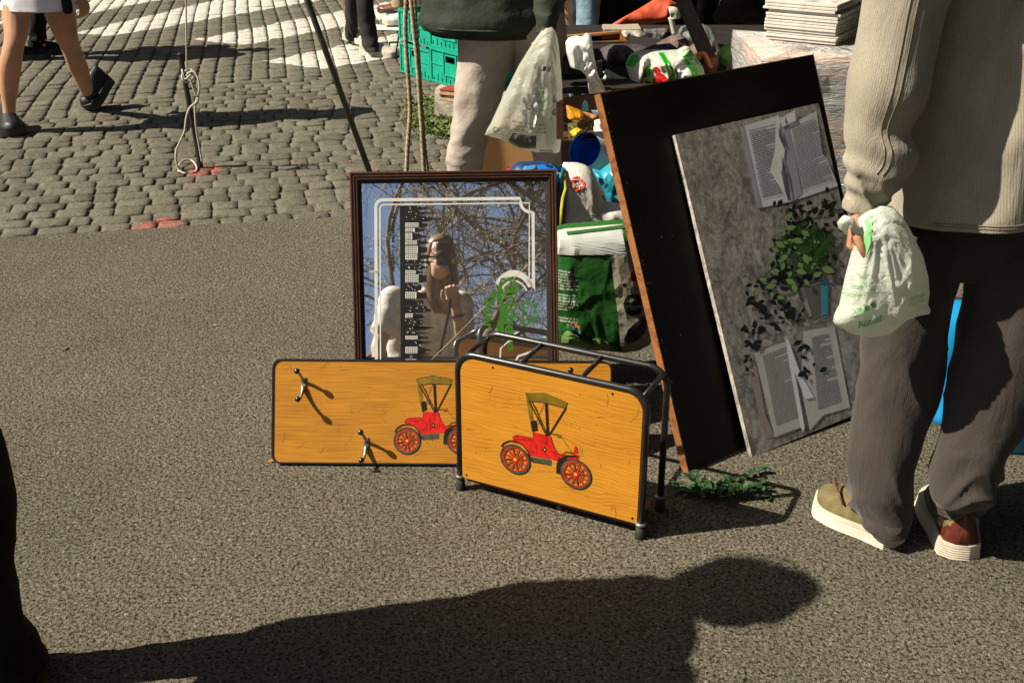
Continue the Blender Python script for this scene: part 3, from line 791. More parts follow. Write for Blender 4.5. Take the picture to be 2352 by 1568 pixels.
# ---- the red car print, drawn once on the rack panel and laid again on the coat board
ZX = lambda q: (611.5 + q[0] * .42, 752.6 + q[1] * .42)
PT = Plane(TP.P(0, 0) - dn * .0046, TP.e, TP.u)
W0 = PT.loc(*ZX((1362, 717)))
def CL(q): a, b = PT.loc(*ZX(q)); return (a - W0[0], b - W0[1])
RW = CL((1362, 638))[1]; W1 = CL((1693, 798)); 
def car(mapf, parent, onboard=0.0):
    L = {k: MB() for k in ('red', 'black', 'tyre', 'olive', 'dark_olive', 'yellow', 'wood')}
    def z(k, lift): return lambda x, y: mapf(x, y, lift)
    def poly(k, pts, lift): lay_poly(L[k], [CL(p) for p in pts], z(k, lift))
    def line(k, pts, w_, lift): lay_line(L[k], [CL(p) for p in pts], w_, z(k, lift))
    poly('tyre', [(1436, 703), (1560, 722), (1559, 753), (1462, 736), (1440, 724)], .0002)
    poly('olive', [(1418, 357), (1525, 357), (1648, 410), (1637, 439), (1560, 418), (1500, 404), (1447, 400), (1466, 560), (1451, 566)], .0004)
    line('black', [(1418, 357), (1447, 400), (1500, 404), (1560, 418), (1637, 439), (1648, 410), (1525, 357), (1418, 357)], .0012, .0006)
    poly('black', [(1447, 512), (1466, 503), (1478, 510), (1484, 560), (1456, 566)], .0006)
    for a, b, w_ in (((1436, 396), (1534, 592), .0028), ((1452, 398), (1542, 592), .002), ((1527, 410), (1537, 592), .003), ((1537, 412), (1545, 588), .002), ((1639, 436), (1545, 588), .0035), ((1520, 412), (1470, 530), .001), ((1512, 500), (1470, 540), .001), ((1475, 430), (1515, 560), .001)):
        line('black', [a, b], w_, .0007)
    poly('red', [(1347, 594), (1372, 584), (1462, 602), (1460, 568), (1556, 592), (1563, 622), (1578, 658), (1600, 686), (1650, 694), (1706, 704), (1704, 720), (1640, 716), (1606, 702), (1592, 728), (1560, 716), (1444, 698), (1430, 664), (1400, 634), (1350, 626)], .0005)
    poly('red', [(1686, 640), (1700, 650), (1703, 690), (1712, 706), (1690, 706), (1682, 676)], .0008)
    for pts in ([(1460, 568), (1462, 602)], [(1347, 603), (1462, 618), (1480, 640), (1482, 692)], [(1500, 610), (1510, 690)], [(1556, 592), (1563, 622), (1578, 658), (1600, 686), (1650, 700)], [(1347, 594), (1372, 584), (1462, 602)]):
        line('black', pts, .0009, .0009)
    poly('black', [(1524 + 9 * cos(a), 664 + 15 * sin(a)) for a in [k * .45 for k in range(14)]], .001)
    poly('yellow', [(1524 + 3 * cos(a), 664 + 6 * sin(a)) for a in [k * .9 for k in range(7)]], .0011)
    line('black', [(1536, 600), (1532, 640)], .0012, .001); line('black', [(1560, 578), (1616, 588), (1612, 598), (1590, 594)], .0016, .0008)
    line('black', [(1616, 600), (1680, 690)], .0007, .0008)
    line('yellow', [(1712, 648), (1710, 695)], .002, .0008); line('yellow', [(1724, 655), (1722, 696)], .002, .0008); line('yellow', [(1700, 690), (1733, 694)], .0015, .0009)
    line('black', [(1287, 648), (1300, 628), (1330, 616), (1370, 620), (1405, 640), (1432, 675), (1444, 712), (1462, 735)], .0032, .001)
    poly('black', [(1586, 792), (1588, 745), (1604, 712), (1640, 694), (1690, 694), (1706, 706), (1650, 706), (1622, 726), (1612, 760), (1610, 798)], .001)
    line('black', [(1620, 690), (1640, 676), (1690, 684)], .002, .001)
    for cx, cy in ((0, 0), W1):
        for k, r0, r1, lf in (('tyre', 1.0, .84, .0012), ('red', .84, .76, .0013), ('red', .17, 0, .0017), ('yellow', .09, 0, .0019)):
            n = 28
            if r1 > 0:
                P1 = disc(cx, cy, RW * r0, n); P2 = disc(cx, cy, RW * r1, n)
                L[k].add([z(k, lf)(*p) for p in P1 + P2], [(i, (i + 1) % n, n + (i + 1) % n, n + i) for i in range(n)])
            else: lay_poly(L[k], disc(cx, cy, RW * r0, 12), z(k, lf))
        lay_line(L['black'], disc(cx, cy, RW, 28) + [(cx + RW, cy)], .0012, z('black', .0014))
        n = 20; ox, oy = cx - RW * .12, cy + RW * .03
        lay_line(L['tyre'], disc(ox, oy, RW * .62, n) + [(ox + RW * .62, oy)], .0022, z('tyre', .0011))
        lay_line(L['black'], disc(cx, cy, RW * .42, n) + [(cx + RW * .42, cy)], .0010, z('black', .00155))
        for k in range(12):
            a = k * pi / 6 + .2; lay_line(L['red'], [(cx + RW * .12 * cos(a), cy + RW * .12 * sin(a)), (cx + RW * .78 * cos(a), cy + RW * .78 * sin(a))], .0030, z('red', .0015))
            lay_line(L['black'], [(cx + RW * .2 * cos(a + .14), cy + RW * .2 * sin(a + .14)), (cx + RW * .76 * cos(a + .05), cy + RW * .76 * sin(a + .05))], .0008, z('black', .0016))
    cols = {'red': (.52, .014, .010), 'black': (.014, .012, .010), 'tyre': (.055, .06, .04), 'olive': (.17, .115, .012), 'dark_olive': (.08, .06, .01), 'yellow': (.55, .42, .03)}
    for k, b_ in L.items():
        if b_.f: b_.build('car_print_' + k, mat('car_print_' + k, cols[k], .35, var=.25, vs=60, b=.1), parent, smooth=False)
car(lambda a, b, l: PT.P(W0[0] + a, W0[1] + b, l), pan)
c0 = CB.loc(*ZX((770, 617)), .014); rz = CB.loc(*ZX((770, 544)), .014)[1] - c0[1]; kk = rz / RW
car(lambda a, b, l: CB.P(c0[0] + a * kk, c0[1] + b * kk, .0144 + l), coat.children[0])

# ---- big dark panel with a print on canvas against it
BP = leaning(G(1582, 1090), radians(38.3), radians(22.65)); BW, BH = .833, .9957
PANF = mat('black_brown_shade', (.0105, .0065, .0045), .55, var=.5, vs=5, grain=.3, b=.3, bs=120, spec=.25)  # front turned from the sun: its shade is put into the colour
PANE = woody('worn_orange_edge', (.18, .065, .022), (.31, .125, .045), 1.0, .5, (6, 6, 6), 2)
big = thing('leaning_board', 'large brown wooden panel, its shaded front coloured near-black, with worn orange edge leaning against the stall table', 'panel', BP.P(BW / 2, 0))
mb = MB(); mb.pbox(BP, .002, .002, BW - .002, BH - .002, -.0215, 0); mb.build('board', PANF, big, smooth=False)
for a0_, b0_, a1_, b1_ in ((0, 0, .0035, BH), (BW - .0035, 0, BW, BH), (.0035, BH - .003, BW - .0035, BH), (.0035, 0, BW - .0035, .003)):
    mb = MB(); mb.pbox(BP, a0_, b0_, a1_, b1_, -.023, .0012); mb.build('edge_strip', PANE, big, smooth=False)
mb = MB(); R = random.Random(2)
for _ in range(40):
    a, b = (R.uniform(.004, .02), R.uniform(.1, .98)) if _ < 30 else (R.uniform(.05, .5), R.uniform(.3, .9)); r = R.uniform(.0008, .003)
    mb.add([BP.P(a + r * cos(k * 1.2) * .5, b + r * sin(k * 1.2) * R.uniform(.6, 2), .0008) for k in range(5)], [(0, 1, 2, 3, 4)])
mb.build('chipped_paint', mat('chip_pale', (.4, .33, .24), .8), big, smooth=False)

import itertools
def proj(p):
    d = dep(p); return (1176 + FL * p.x / d, 784 - FL * (p.y * sin(TH) + (p.z - CH) * cos(TH)) / d)
cvW, cvH = 0, 0
CP = leaning(G(1731, 1048), radians(32.2), radians(24.0))
# the canvas stands on the ground a little out from the panel's foot
ca, cb = CP.loc(1731, 1048); ta, tb = CP.loc(1550, 310); sa, sb = CP.loc(1880, 237)
rot = atan2(sb - tb, sa - ta)
ce = CP.e * cos(rot) + CP.u * sin(rot); cu_ = CP.u * cos(rot) - CP.e * sin(rot)
CV = Plane(CP.P(ta, tb), ce, cu_); ll = CV.loc(1731, 1048); cvH = -ll[1]; cvW = CV.loc(1880, 237)[0]; shx = ll[0]
CV = Plane(CV.P(0, -cvH), ce, cu_)
m, t, p = nodes('printed_bark'); v = coords(t, (1, 1, 1)); 
n1 = nse(t, coords(t, (9, 9, 4.5)), 2.4, 9, .7, .5); n2 = nse(t, v, 60, 5, .7); crack = mth(t, 'ABSOLUTE', mth(t, 'SUBTRACT', nse(t, coords(t, (3.2, 3.2, 1.6)), 2.2, 6, .6, 1.4), .5))
c = ramp(t, n1, [(.2, (.12, .105, .09)), (.42, (.33, .30, .26)), (.58, (.52, .48, .42)), (.8, (.68, .63, .56))])
c = mixc(t, 1.0, c, ramp(t, n2, [(.3, .45), (.6, 1)]), 'MULTIPLY'); c = mixc(t, 1.0, c, ramp(t, crack, [(0, .5), (.015, .85), (.04, 1)]), 'MULTIPLY')
t.links.new(c, p.inputs['Base Color']); p.inputs['Roughness'].default_value = .55
t.links.new(bump(t, n2, .25, .002), p.inputs['Normal']); BARK = m
cvt = thing('canvas_print', 'grey stone canvas print of open books and a potted plant, leaning on the dark panel', 'picture', CV.P(cvW / 2, 0))
mb = MB(); mb.pbox(CV, 0, 0, cvW, cvH, -.014, 0); cvo = mb.build('canvas', BARK, cvt, smooth=False)
ZC = lambda q: (1317 + .66 * q[0], 94 + .66 * q[1])
def cm(lift): return lambda x, y: CV.at(*ZC((x, y)), lift)
PAPER = flat('print_paper', (.84, .82, .88), .6); PAPB = flat('print_paper_grey', (.45, .44, .52), .6); PAPW = flat('print_paper_bright', (.95, .94, .94), .5); INK = flat('print_ink', (.10, .095, .12), .6); PSH = flat('print_fold', (.13, .125, .16), .6)
def bilin(q, s_, r_): 
    a, b, c_, d = [Vector(x) for x in q]; return (a * (1 - s_) + b * s_) * (1 - r_) + (d * (1 - s_) + c_ * s_) * r_
def page_text(mb_, q, rows, lift, seed):
    R = random.Random(seed); f = cm(lift)
    for k in range(rows):
        r0 = (k + .2) / rows; r1 = (k + .62) / rows; s_ = 0.02
        end = .98 if R.random() > .12 else R.uniform(.4, .9)
        while s_ < end:
            w_ = R.uniform(.03, .11); e_ = min(end, s_ + w_)
            mb_.add([f(*bilin(q, s_, r0)), f(*bilin(q, e_, r0)), f(*bilin(q, e_, r1)), f(*bilin(q, s_, r1))], [(0, 1, 2, 3)]); s_ = e_ + .014
def book_a():
    mb = MB(); lay_poly(mb, [(577, 300), (708, 262), (770, 282), (845, 245), (868, 395), (884, 412), (920, 505), (755, 560), (640, 583)], cm(.0006)); bk = mb.build('book_print', PAPER, cvo, smooth=False)
    mb = MB(); lay_poly(mb, [(577, 300), (592, 296), (655, 580), (640, 583)], cm(.0009)); lay_poly(mb, [(722, 300), (748, 295), (795, 530), (768, 556), (745, 470)], cm(.0009)); mb.build('gutter_print', PAPB, cvo, smooth=False)
    mb = MB(); page_text(mb, [(608, 312), (704, 288), (742, 528), (655, 548)], 34, .0012, 1); page_text(mb, [(756, 302), (842, 268), (905, 482), (788, 522)], 34, .0012, 2); mb.build('text_print', INK, cvo, smooth=False)
    mb = MB(); lay_poly(mb, [(708, 250), (716, 278), (712, 330), (735, 380), (722, 460), (742, 552), (700, 480), (683, 452), (700, 380), (703, 300)], cm(.0016)); lay_poly(mb, [(718, 272), (750, 252), (768, 240), (774, 278), (748, 290), (725, 300)], cm(.0016)); mb.build('folded_page_print', PAPW, cvo, smooth=False)
    mb = MB(); lay_poly(mb, [(716, 300), (738, 372), (730, 366), (714, 330)], cm(.0019)); lay_poly(mb, [(722, 400), (745, 470), (757, 556), (745, 556), (732, 480)], cm(.0019)); lay_poly(mb, [(735, 262), (742, 285), (736, 290)], cm(.0019)); mb.build('fold_shade_print', PSH, cvo, smooth=False)
book_a()
CREAM = flat('print_cream', (.66, .62, .57), .6); CREAM2 = flat('print_cream_dark', (.40, .33, .28), .6)
mb = MB(); lay_poly(mb, [(600, 1100), (628, 1085), (668, 1300), (700, 1378), (665, 1380)], cm(.0005)); mb.build('page_block_print', CREAM2, cvo, smooth=False)
mb = MB(); lay_poly(mb, [(628, 1085), (738, 1045), (760, 1160), (797, 1342), (700, 1378)], cm(.0007)); lay_poly(mb, [(800, 1010), (908, 992), (962, 1275), (872, 1300), (822, 1355), (790, 1200)], cm(.0007)); mb.build('book_print', CREAM, cvo, smooth=False)
mb = MB(); page_text(mb, [(655, 1095), (740, 1062), (785, 1310), (705, 1340)], 36, .001, 3); page_text(mb, [(826, 1030), (890, 1016), (935, 1255), (850, 1285)], 32, .001, 4); mb.build('text_print', INK, cvo, smooth=False)
mb = MB(); lay_poly(mb, [(735, 1020), (748, 1045), (790, 1160), (836, 1240), (806, 1246), (768, 1150), (804, 1345), (798, 1362), (788, 1340), (750, 1120)], cm(.0014)); mb.build('folded_page_print', PAPW, cvo, smooth=False)
POT = flat('print_pot_grey', (.17, .165, .15), .35); POTL = flat('print_pot_light', (.42, .40, .37), .4); CYAN = flat('print_cyan', (.07, .40, .52), .5)
mb = MB(); lay_poly(mb, [(776, 852), (888, 830), (884, 955), (808, 972)], cm(.0006)); mb.build('pot_print', POT, cvo, smooth=False)
mb = MB(); lay_poly(mb, [(785, 858), (800, 856), (830, 955), (818, 962)], cm(.0009)); lay_line(mb, [(806, 972), (845, 972), (884, 957)], 3, cm(.0009)); lay_line(mb, [(776, 852), (830, 850), (888, 830)], 3, cm(.0009)); mb.build('pot_gleam_print', POTL, cvo, smooth=False)
mb = MB(); lay_poly(mb, [(860, 838), (886, 833), (884, 950), (862, 958)], cm(.0009)); mb.build('pot_stripe_print', CYAN, cvo, smooth=False)
R = random.Random(44)
LG = [flat('print_leaf_dark', (.010, .016, .008), .6), flat('print_leaf_mid', (.045, .12, .03), .5), flat('print_leaf_light', (.26, .42, .15), .4)]
LB = [MB(), MB(), MB()]
def leafp(mb_, x, y, l, a, lift):
    q = [(0, 0), (.3, .24), (.6, .25), (1, 0), (.6, -.25), (.3, -.24)]
    mb_.add([cm(lift)(x + l * (u * cos(a) - v_ * sin(a)), y + l * (u * sin(a) + v_ * cos(a))) for u, v_ in q], [tuple(range(6))])
def sprayp(cx, cy, rx, ry, n_, k, l0, l1, lift):
    for _ in range(n_):
        an, r_ = R.uniform(0, 6.3), sqrt(R.random()); leafp(LB[k], cx + rx * r_ * cos(an), cy + ry * r_ * sin(an), R.uniform(l0, l1), R.uniform(0, 6.3), lift + R.uniform(0, .0008))
sprayp(790, 740, 95, 100, 170, 0, 16, 32, .001)
for cx, cy, rx, ry, n_ in ((800, 600, 70, 40, 40), (640, 880, 50, 60, 22), (700, 930, 60, 60, 40), (640, 1010, 60, 50, 26), (600, 1090, 30, 50, 14), (760, 960, 40, 50, 18), (700, 830, 60, 50, 34), (810, 1080, 26, 90, 22), (840, 1150, 22, 30, 6), (830, 700, 80, 110, 60), (890, 590, 30, 60, 20), (720, 570, 30, 25, 8)): sprayp(cx, cy, rx, ry, int(n_ * .62), 0, 16, 34, .0012)
sprayp(790, 730, 85, 90, 110, 1, 20, 36, .002)
for _ in range(34): leafp(LB[1], R.uniform(800, 885), R.uniform(680, 800), R.uniform(30, 55), R.uniform(-2.0, -1.2), .0025)
for x, y, l, a in ((700, 700, 40, .5), (735, 655, 38, -.2), (760, 690, 40, .3), (790, 660, 36, .6), (800, 740, 42, 1.2), (745, 745, 34, 2.6), (716, 800, 38, 3.0), (700, 850, 36, 2.9), (735, 830, 40, .4), (762, 842, 38, 1.3), (770, 800, 40, .2), (860, 790, 50, .3), (800, 830, 30, .9), (672, 835, 30, 3.4), (640, 860, 30, 1.9), (705, 890, 30, .2), (730, 770, 30, 1.8), (690, 760, 28, 2.4), (830, 820, 36, -.4), (745, 620, 26, -1), (800, 620, 24, -1.4), (712, 735, 30, -2.6), (778, 770, 30, .9), (755, 800, 26, 1.9)):
    leafp(LB[1], x, y, l * 1.15, a + .03, .0028); leafp(LB[2], x, y, l, a, .0031)
for _ in range(26): leafp(LB[2], R.uniform(720, 870), R.uniform(650, 800), R.uniform(10, 22), R.uniform(0, 6), .003)
for k in range(3): LB[k].build('leaf_print', LG[k], cvo, smooth=False)

# ---- artificial leafy sprig lying in front of the panel
SPR = mat('sprig_leaf', (.02, .06, .018), .35, var=.5, vs=60, b=.2, spec=.5); STM = mat('sprig_stem', (.06, .05, .02), .7)
sp_ = thing('leafy_sprig', 'artificial green leafy sprig lying on the asphalt at the foot of the dark panel', 'sprig', G(1660, 1115))
R = random.Random(9); st = MB(); lvs = []
for (x0, y0, x1, y1) in ((1545, 1112, 1760, 1120), (1590, 1130, 1735, 1085), (1600, 1105, 1765, 1140), (1580, 1090, 1650, 1140), (1640, 1140, 1760, 1105), (1560, 1120, 1700, 1145)):
    pts = [G(lin(k / 8, x0, x1) + R.uniform(-4, 4), lin(k / 8, y0, y1) + R.uniform(-3, 3), .006 + .03 * sin(pi * k / 8) * R.uniform(.4, 1)) for k in range(9)]
    st.tube(pts, .0014, 5)
    for q in pts:
        for _ in range(3): lvs.append((q, R.uniform(0, 6.3), R.uniform(.022, .036), R.uniform(-.3, .7)))
st.build('stem', STM, sp_)
for q, a, l, el in lvs:
    mb = MB(); d = Vector((cos(a) * cos(el), sin(a) * cos(el), sin(el))); s_ = Vector((-sin(a), cos(a), 0)); up = Vector((0, 0, 1))
    q = Vector((q.x, q.y, max(q.z, .008)))
    P_ = [q, q + d * l * .3 + s_ * l * .22 + up * l * .06, q + d * l * .7 + s_ * l * .22 + up * l * .05, q + d * l, q + d * l * .7 - s_ * l * .22 + up * l * .05, q + d * l * .3 - s_ * l * .22 + up * l * .06, q + d * l * .3, q + d * l * .7]
    for v_ in P_: v_.z = max(v_.z, .003)
    mb.add(P_, [(0, 6, 1), (1, 6, 7, 2), (2, 7, 3), (0, 5, 6), (5, 4, 7, 6), (4, 3, 7)]); mb.build('leaf', SPR, sp_)
# ============================================================ PEOPLE
SKIN = mat('skin', (.46, .235, .14), .5, var=.12, vs=12, grain=.1, b=.15, bs=120, spec=.4)
SKIN2 = mat('skin_ruddy', (.40, .19, .115), .5, var=.2, vs=30, b=.2)
HAIRB = mat('hair_brown', (.07, .038, .02), .45, var=.5, vs=30, b=.6, bs=90, stretch=(1, 1, .25)); HAIRG = mat('hair_grey', (.25, .24, .22), .6, var=.4, b=.5)
BLKC = mat('black_cloth', (.010, .0105, .012), .9, var=.3, b=.4, bs=70, spec=.15)
def remesh(o, vox, sm=2):
    md = o.modifiers.new('r', 'REMESH'); md.mode = 'VOXEL'; md.voxel_size = vox; md.use_smooth_shade = True
    m2 = o.modifiers.new('s', 'SMOOTH'); m2.iterations = sm; m2.factor = .5
    dg = bpy.context.evaluated_depsgraph_get(); me = bpy.data.meshes.new_from_object(o.evaluated_get(dg))
    mats = [m for m in o.data.materials]; o.modifiers.clear(); old = o.data; o.data = me
    me.materials.clear()
    for m in mats: me.materials.append(m)
    me.polygons.foreach_set('use_smooth', [True] * len(me.polygons)); bpy.data.meshes.remove(old)
def hand(mb, wr, d, side, nrm, s=1.0, curl=.6, th=1.0):
    """palm, four fingers of unequal length and a thumb; d down the hand, side towards the thumb, nrm = palm side"""
    d = d.normalized(); side = (side - d * side.dot(d)).normalized(); nrm = (nrm - d * nrm.dot(d) - side * nrm.dot(side)).normalized()
    rings = []
    for t_, hw, hd in ((-.01, .024, .019), (.02, .033, .017), (.055, .042, .015), (.088, .041, .012)):
        rings.append([wr + (d * t_ + side * hw * cos(k * pi / 6) + nrm * hd * sin(k * pi / 6)) * s for k in range(12)])
    mb.loft(rings)
    for i, (off, L) in enumerate(((.031, .072), (.011, .080), (-.010, .075), (-.030, .058))):
        p = wr + (d * .08 + side * off) * s; a = 0.15; pts = [p]; dd = d
        for sg, fr in ((.45, .9), (.32, 1.2), (.23, .9)):
            a += curl * fr; v = dd * cos(a) + nrm * sin(a); p = p + v * L * sg * s; pts.append(p)
        q = smooth3(pts, 3); mb.tube(q, [(.0092 - .0022 * k / len(q)) * s for k in range(len(q))], 8)
    p = wr + (d * .022 + side * .026) * s
    pts = [p, p + (side * .03 + d * .022 + nrm * .012) * s, p + (side * .036 + d * .05 + nrm * .03 * th) * s, p + (side * .026 + d * .074 + nrm * .045 * th) * s]
    mb.tube(smooth3(pts, 3), [.0135 * s, .0125 * s, .012 * s, .0115 * s, .011 * s, .0105 * s, .010 * s, .0095 * s, .009 * s, .008 * s], 8)
def cring(c, rx, ry, n, rot=0.0, tilt=0.0, pw=1.0):
    o = []
    for k in range(n):
        a = 2 * pi * k / n; x, y = cos(a) * rx, sin(a) * ry
        X_ = x * cos(rot) - y * sin(rot); Y_ = x * sin(rot) + y * cos(rot)
        o.append(Vector((c[0] + X_, c[1] + Y_, c[2] + X_ * tilt)))
    return o
def cloth(mb, spec, k=8, n=48, amp=.008, seed=0.0, wr=None, sh=2.2, hz=26.0, rot=0.0, tilt=0.0, cap=True, hemlip=True):
    """a garment tube: spec = (x, y, z, rx, ry); wr(t) gives the depth of cross wrinkles along it"""
    q = catmull([tuple(s_) for s_ in spec], k); rings = []
    for i, (x, y, z, rx, ry) in enumerate(q):
        t_ = i / (len(q) - 1); r = cring((x, y, z), rx, ry, n, rot, tilt); c = Vector((x, y, z)); o = []
        for p in r:
            d = (p - c); d.z = 0; L = d.length; d = d / L if L else d
            f = noise.noise(Vector((p.x * 7 + seed, p.y * 7, p.z * sh + seed))) + .5 * noise.noise(Vector((p.x * 16, p.y * 16 + seed, p.z * sh * 1.7)))
            g = 0
            if wr:
                a_ = wr(t_); u_ = noise.noise(Vector((p.x * 5 + seed * 2, p.y * 5, p.z * hz + 2.5 * noise.noise(Vector((p.x * 6, p.y * 6, seed))))))
                g = a_ * (.55 - 2.4 * abs(u_) ** .8)
            o.append(p + d * (amp * f + g))
        rings.append(o)
    if hemlip:
        last = rings[-1]; c = sum(last, Vector()) / n
        rings.append([p + (c - p) * .05 + Vector((0, 0, .002)) for p in last]); rings.append([p + (c - p) * .07 + Vector((0, 0, .03)) for p in last])
    mb.loft(rings, cap); return rings
def px(cx, cy, hw, Y, ratio=1.0):
    c = S(cx, cy, Y); r = hw / ppm(c); return (c.x, c.y, c.z, r, r * ratio)
def shoe(parent, heel, toe, wd, upper, sole, hgt=.085, st=.028, counter=None, grooves=False, name='shoe'):
    heel = Vector(heel); toe = Vector(toe); d = (toe - heel); L = d.length; d.normalize()
    s_ = Vector((d.y, -d.x, 0)).normalized(); up = s_.cross(d); up = up if up.z > 0 else -up
    W = lambda t_: wd * (.36 + .14 * sin(min(1, t_ * 1.3) * pi * .5) + .07 * sin(max(0, t_ - .35) / .65 * pi)) * (1 - max(0, (t_ - .82) / .18) ** 2 * .75) * (min(1, (t_ + .012) / .07) ** .5)
    def sec(t_, base, zt, shr, n=20):
        c = heel + d * (t_ * L); w_ = W(t_) * shr; o = []
        for k in range(n):
            a = 2 * pi * k / n; x = cos(a); z = sin(a)
            o.append(c + s_ * w_ * (abs(x) ** .75 * (1 if x > 0 else -1)) * (1 if z < 0 else 1 - .25 * z) + up * (base + (zt * z if z > 0 else .004 * z)))
        return o
    T = [k / 18 for k in range(19)]
    rise = lambda t_: .012 * max(0, (t_ - .75) / .25) ** 2
    H = lambda t_: hgt * (1.0 if t_ < .3 else 1 - .62 * ((t_ - .3) / .7) ** .85) * (1 - max(0, (t_ - .9) / .1) ** 2 * .5)
    mb = MB(); mb.loft([sec(t_, st + rise(t_), H(t_) - st * .3, .93) for t_ in T]); sh = mb.build(name, upper, parent)
    mb = MB(); lv = 13 if grooves else 4; rr = []
    out = [(t_, 1) for t_ in T] + [(t_, -1) for t_ in T[::-1]]
    for j in range(lv + 1):
        h = st * j / lv * 1.25; fl = 1.06 + (.10 * (1 - j / lv)) - (.018 if grooves and j % 2 and j < 11 else 0)
        rr.append([heel + d * ((t_ - .5) * (1.02 if not (grooves and j % 2) else 1.012) + .5) * L + s_ * W(t_) * fl * sg + up * (h * (1.25 - .3 * t_) + rise(t_)) for t_, sg in out])
    mb.loft(rr); mb.build('sole', sole, sh, angle=.6)
    if counter:
        mb = MB(); mb.loft([sec(t_, st + .002, (hgt - st * .3) * (.96 - 1.9 * t_), 1.02) for t_ in (-.006, .004, .02, .05, .1, .17, .25, .32)]); mb.build('heel_counter', counter, sh)
    return sh
def person(label, base, yaw=0.0, h=1.72, group=None, over=None, skin=SKIN, hair=HAIRB, top=BLKC, pants=BLKC, legs=None, bare=None, torso=None, shoes=True, upper=BLKC, sole=RUB, vox=.0095, hairlong=False, handspec=None, sleeve=True, feet=None, headtilt=0.0, slim=1.0, armlen=1.0, folds=.009, slimbody=1.0):
    base = Vector(base); k = h / 1.72; c, s_ = cos(yaw), sin(yaw)
    J = dict(pel=(0, 0, .95), wst=(0, 0, 1.08), chest=(0, 0, 1.3), neck=(0, .005, 1.46), head=(0, .03, 1.61),
             hipL=(-.095, 0, .9), kneL=(-.1, .02, .49), ankL=(-.1, -.02, .09), hipR=(.095, 0, .9), kneR=(.1, .02, .49), ankR=(.1, -.02, .09),
             shL=(-.185, 0, 1.41), elL=(-.235, -.02, 1.13), wrL=(-.24, .05, .88), shR=(.185, 0, 1.41), elR=(.235, -.02, 1.13), wrR=(.24, .05, .88))
    W = {}
    for n_, v in J.items():
        x, y, z = v; W[n_] = base + Vector((x * c - y * s_, x * s_ + y * c, z)) * k
    if legs:
        for q, sp in legs.items():
            if sp[0][2] < .84:
                hp = W['hip' + q]; sp.insert(0, (hp.x, hp.y, .93 * k, .10, .10))
            P3 = [Vector(v[:3]) for v in sp]; W['hip' + q] = P3[0]; W['ank' + q] = P3[-1] + Vector((0, 0, .03))
            W['kne' + q] = min(P3, key=lambda v: abs(v.z - .48))
    if over: W.update({n_: Vector(v) for n_, v in over.items()})
    t_ = thing('person', label, 'person', (base.x, base.y, 0), group)
    side = Vector((c, s_, 0)); fwd = Vector((-s_, c, 0))
    mb = MB()
    rg = []
    for n_, rx, ry in (('pel', .15, .10), ('wst', .13, .09), ('chest', .155, .105)): rg.append((W[n_].x, W[n_].y, W[n_].z, rx * k * slimbody, ry * k * slimbody))
    sc_ = (W['shL'] + W['shR']) / 2; rg.append((sc_.x, sc_.y, sc_.z - .02, .15 * k * slimbody, .085 * k * slimbody)); rg.append((W['neck'].x, W['neck'].y, W['neck'].z - .01, .06, .055))
    mb.loft([cring(q[:3], q[3], q[4], 20, yaw) for q in catmull(rg, 4)])
    mb.tube([W['neck'] - Vector((0, 0, .06)), W['neck'], W['head'] - Vector((0, 0, .06))], [.06, .052, .05], 12)
    hd = W['head']; fz = fwd * cos(headtilt) - Vector((0, 0, sin(headtilt)))
    Rh = Matrix((side, fz, side.cross(fz))).transposed()
    mb.ball(hd + Rh @ Vector((0, -.015, .02)), (.073, .092, .10), 20, 14, Rh); mb.ball(hd + Rh @ Vector((0, .02, -.045)), (.055, .065, .07), 16, 10, Rh)
    mb.ball(hd + Rh @ Vector((0, .092, -.015)), (.012, .018, .022), 10, 8, Rh); mb.ball(hd + Rh @ Vector((0, .078, -.058)), (.022, .012, .009), 10, 8, Rh)
    for sg in (-1, 1):
        mb.ball(hd + Rh @ Vector((sg * .076, -.01, -.01)), (.009, .018, .030), 8, 8, Rh)
        mb.ball(hd + Rh @ Vector((sg * .03, .083, .012)), (.015, .008, .009), 8, 6, Rh)
    for q in 'LR':
        mb.tube([W['sh' + q], W['el' + q], W['wr' + q]], [.052 * k, .042 * k, .028 * k], 12); mb.ball(W['sh' + q], .06 * k, 12, 8)
        d = W['wr' + q] - W['el' + q]; sg = -1 if q == 'L' else 1
        hs = (handspec or {}).get(q, {})
        hand(mb, W['wr' + q], Vector(hs.get('d', d)), Vector(hs.get('side', fwd)), Vector(hs.get('n', -side * sg)), hs.get('s', 1.0), hs.get('curl', .45))
        if bare and q in bare:
            sp = bare[q]; mb.loft([cring(v[:3], v[3], v[4], 16) for v in catmull(sp, 5)])
        else:
            mb.tube(smooth3([W['hip' + q], (W['hip' + q] + W['kne' + q]) / 2, W['kne' + q], W['kne' + q] * .6 + W['ank' + q] * .4 - fwd * .015, W['ank' + q]], 4), [(.085 if not legs and slimbody == 1 else .05) * (1 - i_ * .033) for i_ in range(17)], 12)
        mb.ball(W['ank' + q] + fwd * .03 - Vector((0, 0, .035)), (.035, .035, .03), 10, 6)
    o = mb.build('body', skin, t_); remesh(o, vox)
    # hair
    mb = MB(); mb.ball(hd + Rh @ Vector((0, -.028, .035)), (.084, .098, .100), 24, 16, Rh)
    for v in mb.v:
        l = Rh.transposed() @ (v - hd)
        f = .006 * nz(v, 40); v += (v - hd).normalized() * f
        if l.y > .045 and l.z < .075: v -= Rh @ Vector((0, l.y - .035, 0))
    if hairlong:
        mb.loft([cring(hd + Vector((0, 0, z)) - fwd * (.035 + y), .088 + a, .05 + a * .4, 16, yaw) for z, y, a in ((.03, 0, 0), (-.05, .01, .006), (-.13, .02, .01), (-.22, .02, -.01), (-.30, .03, -.04))])
    mb.build('hair', hair, t_)
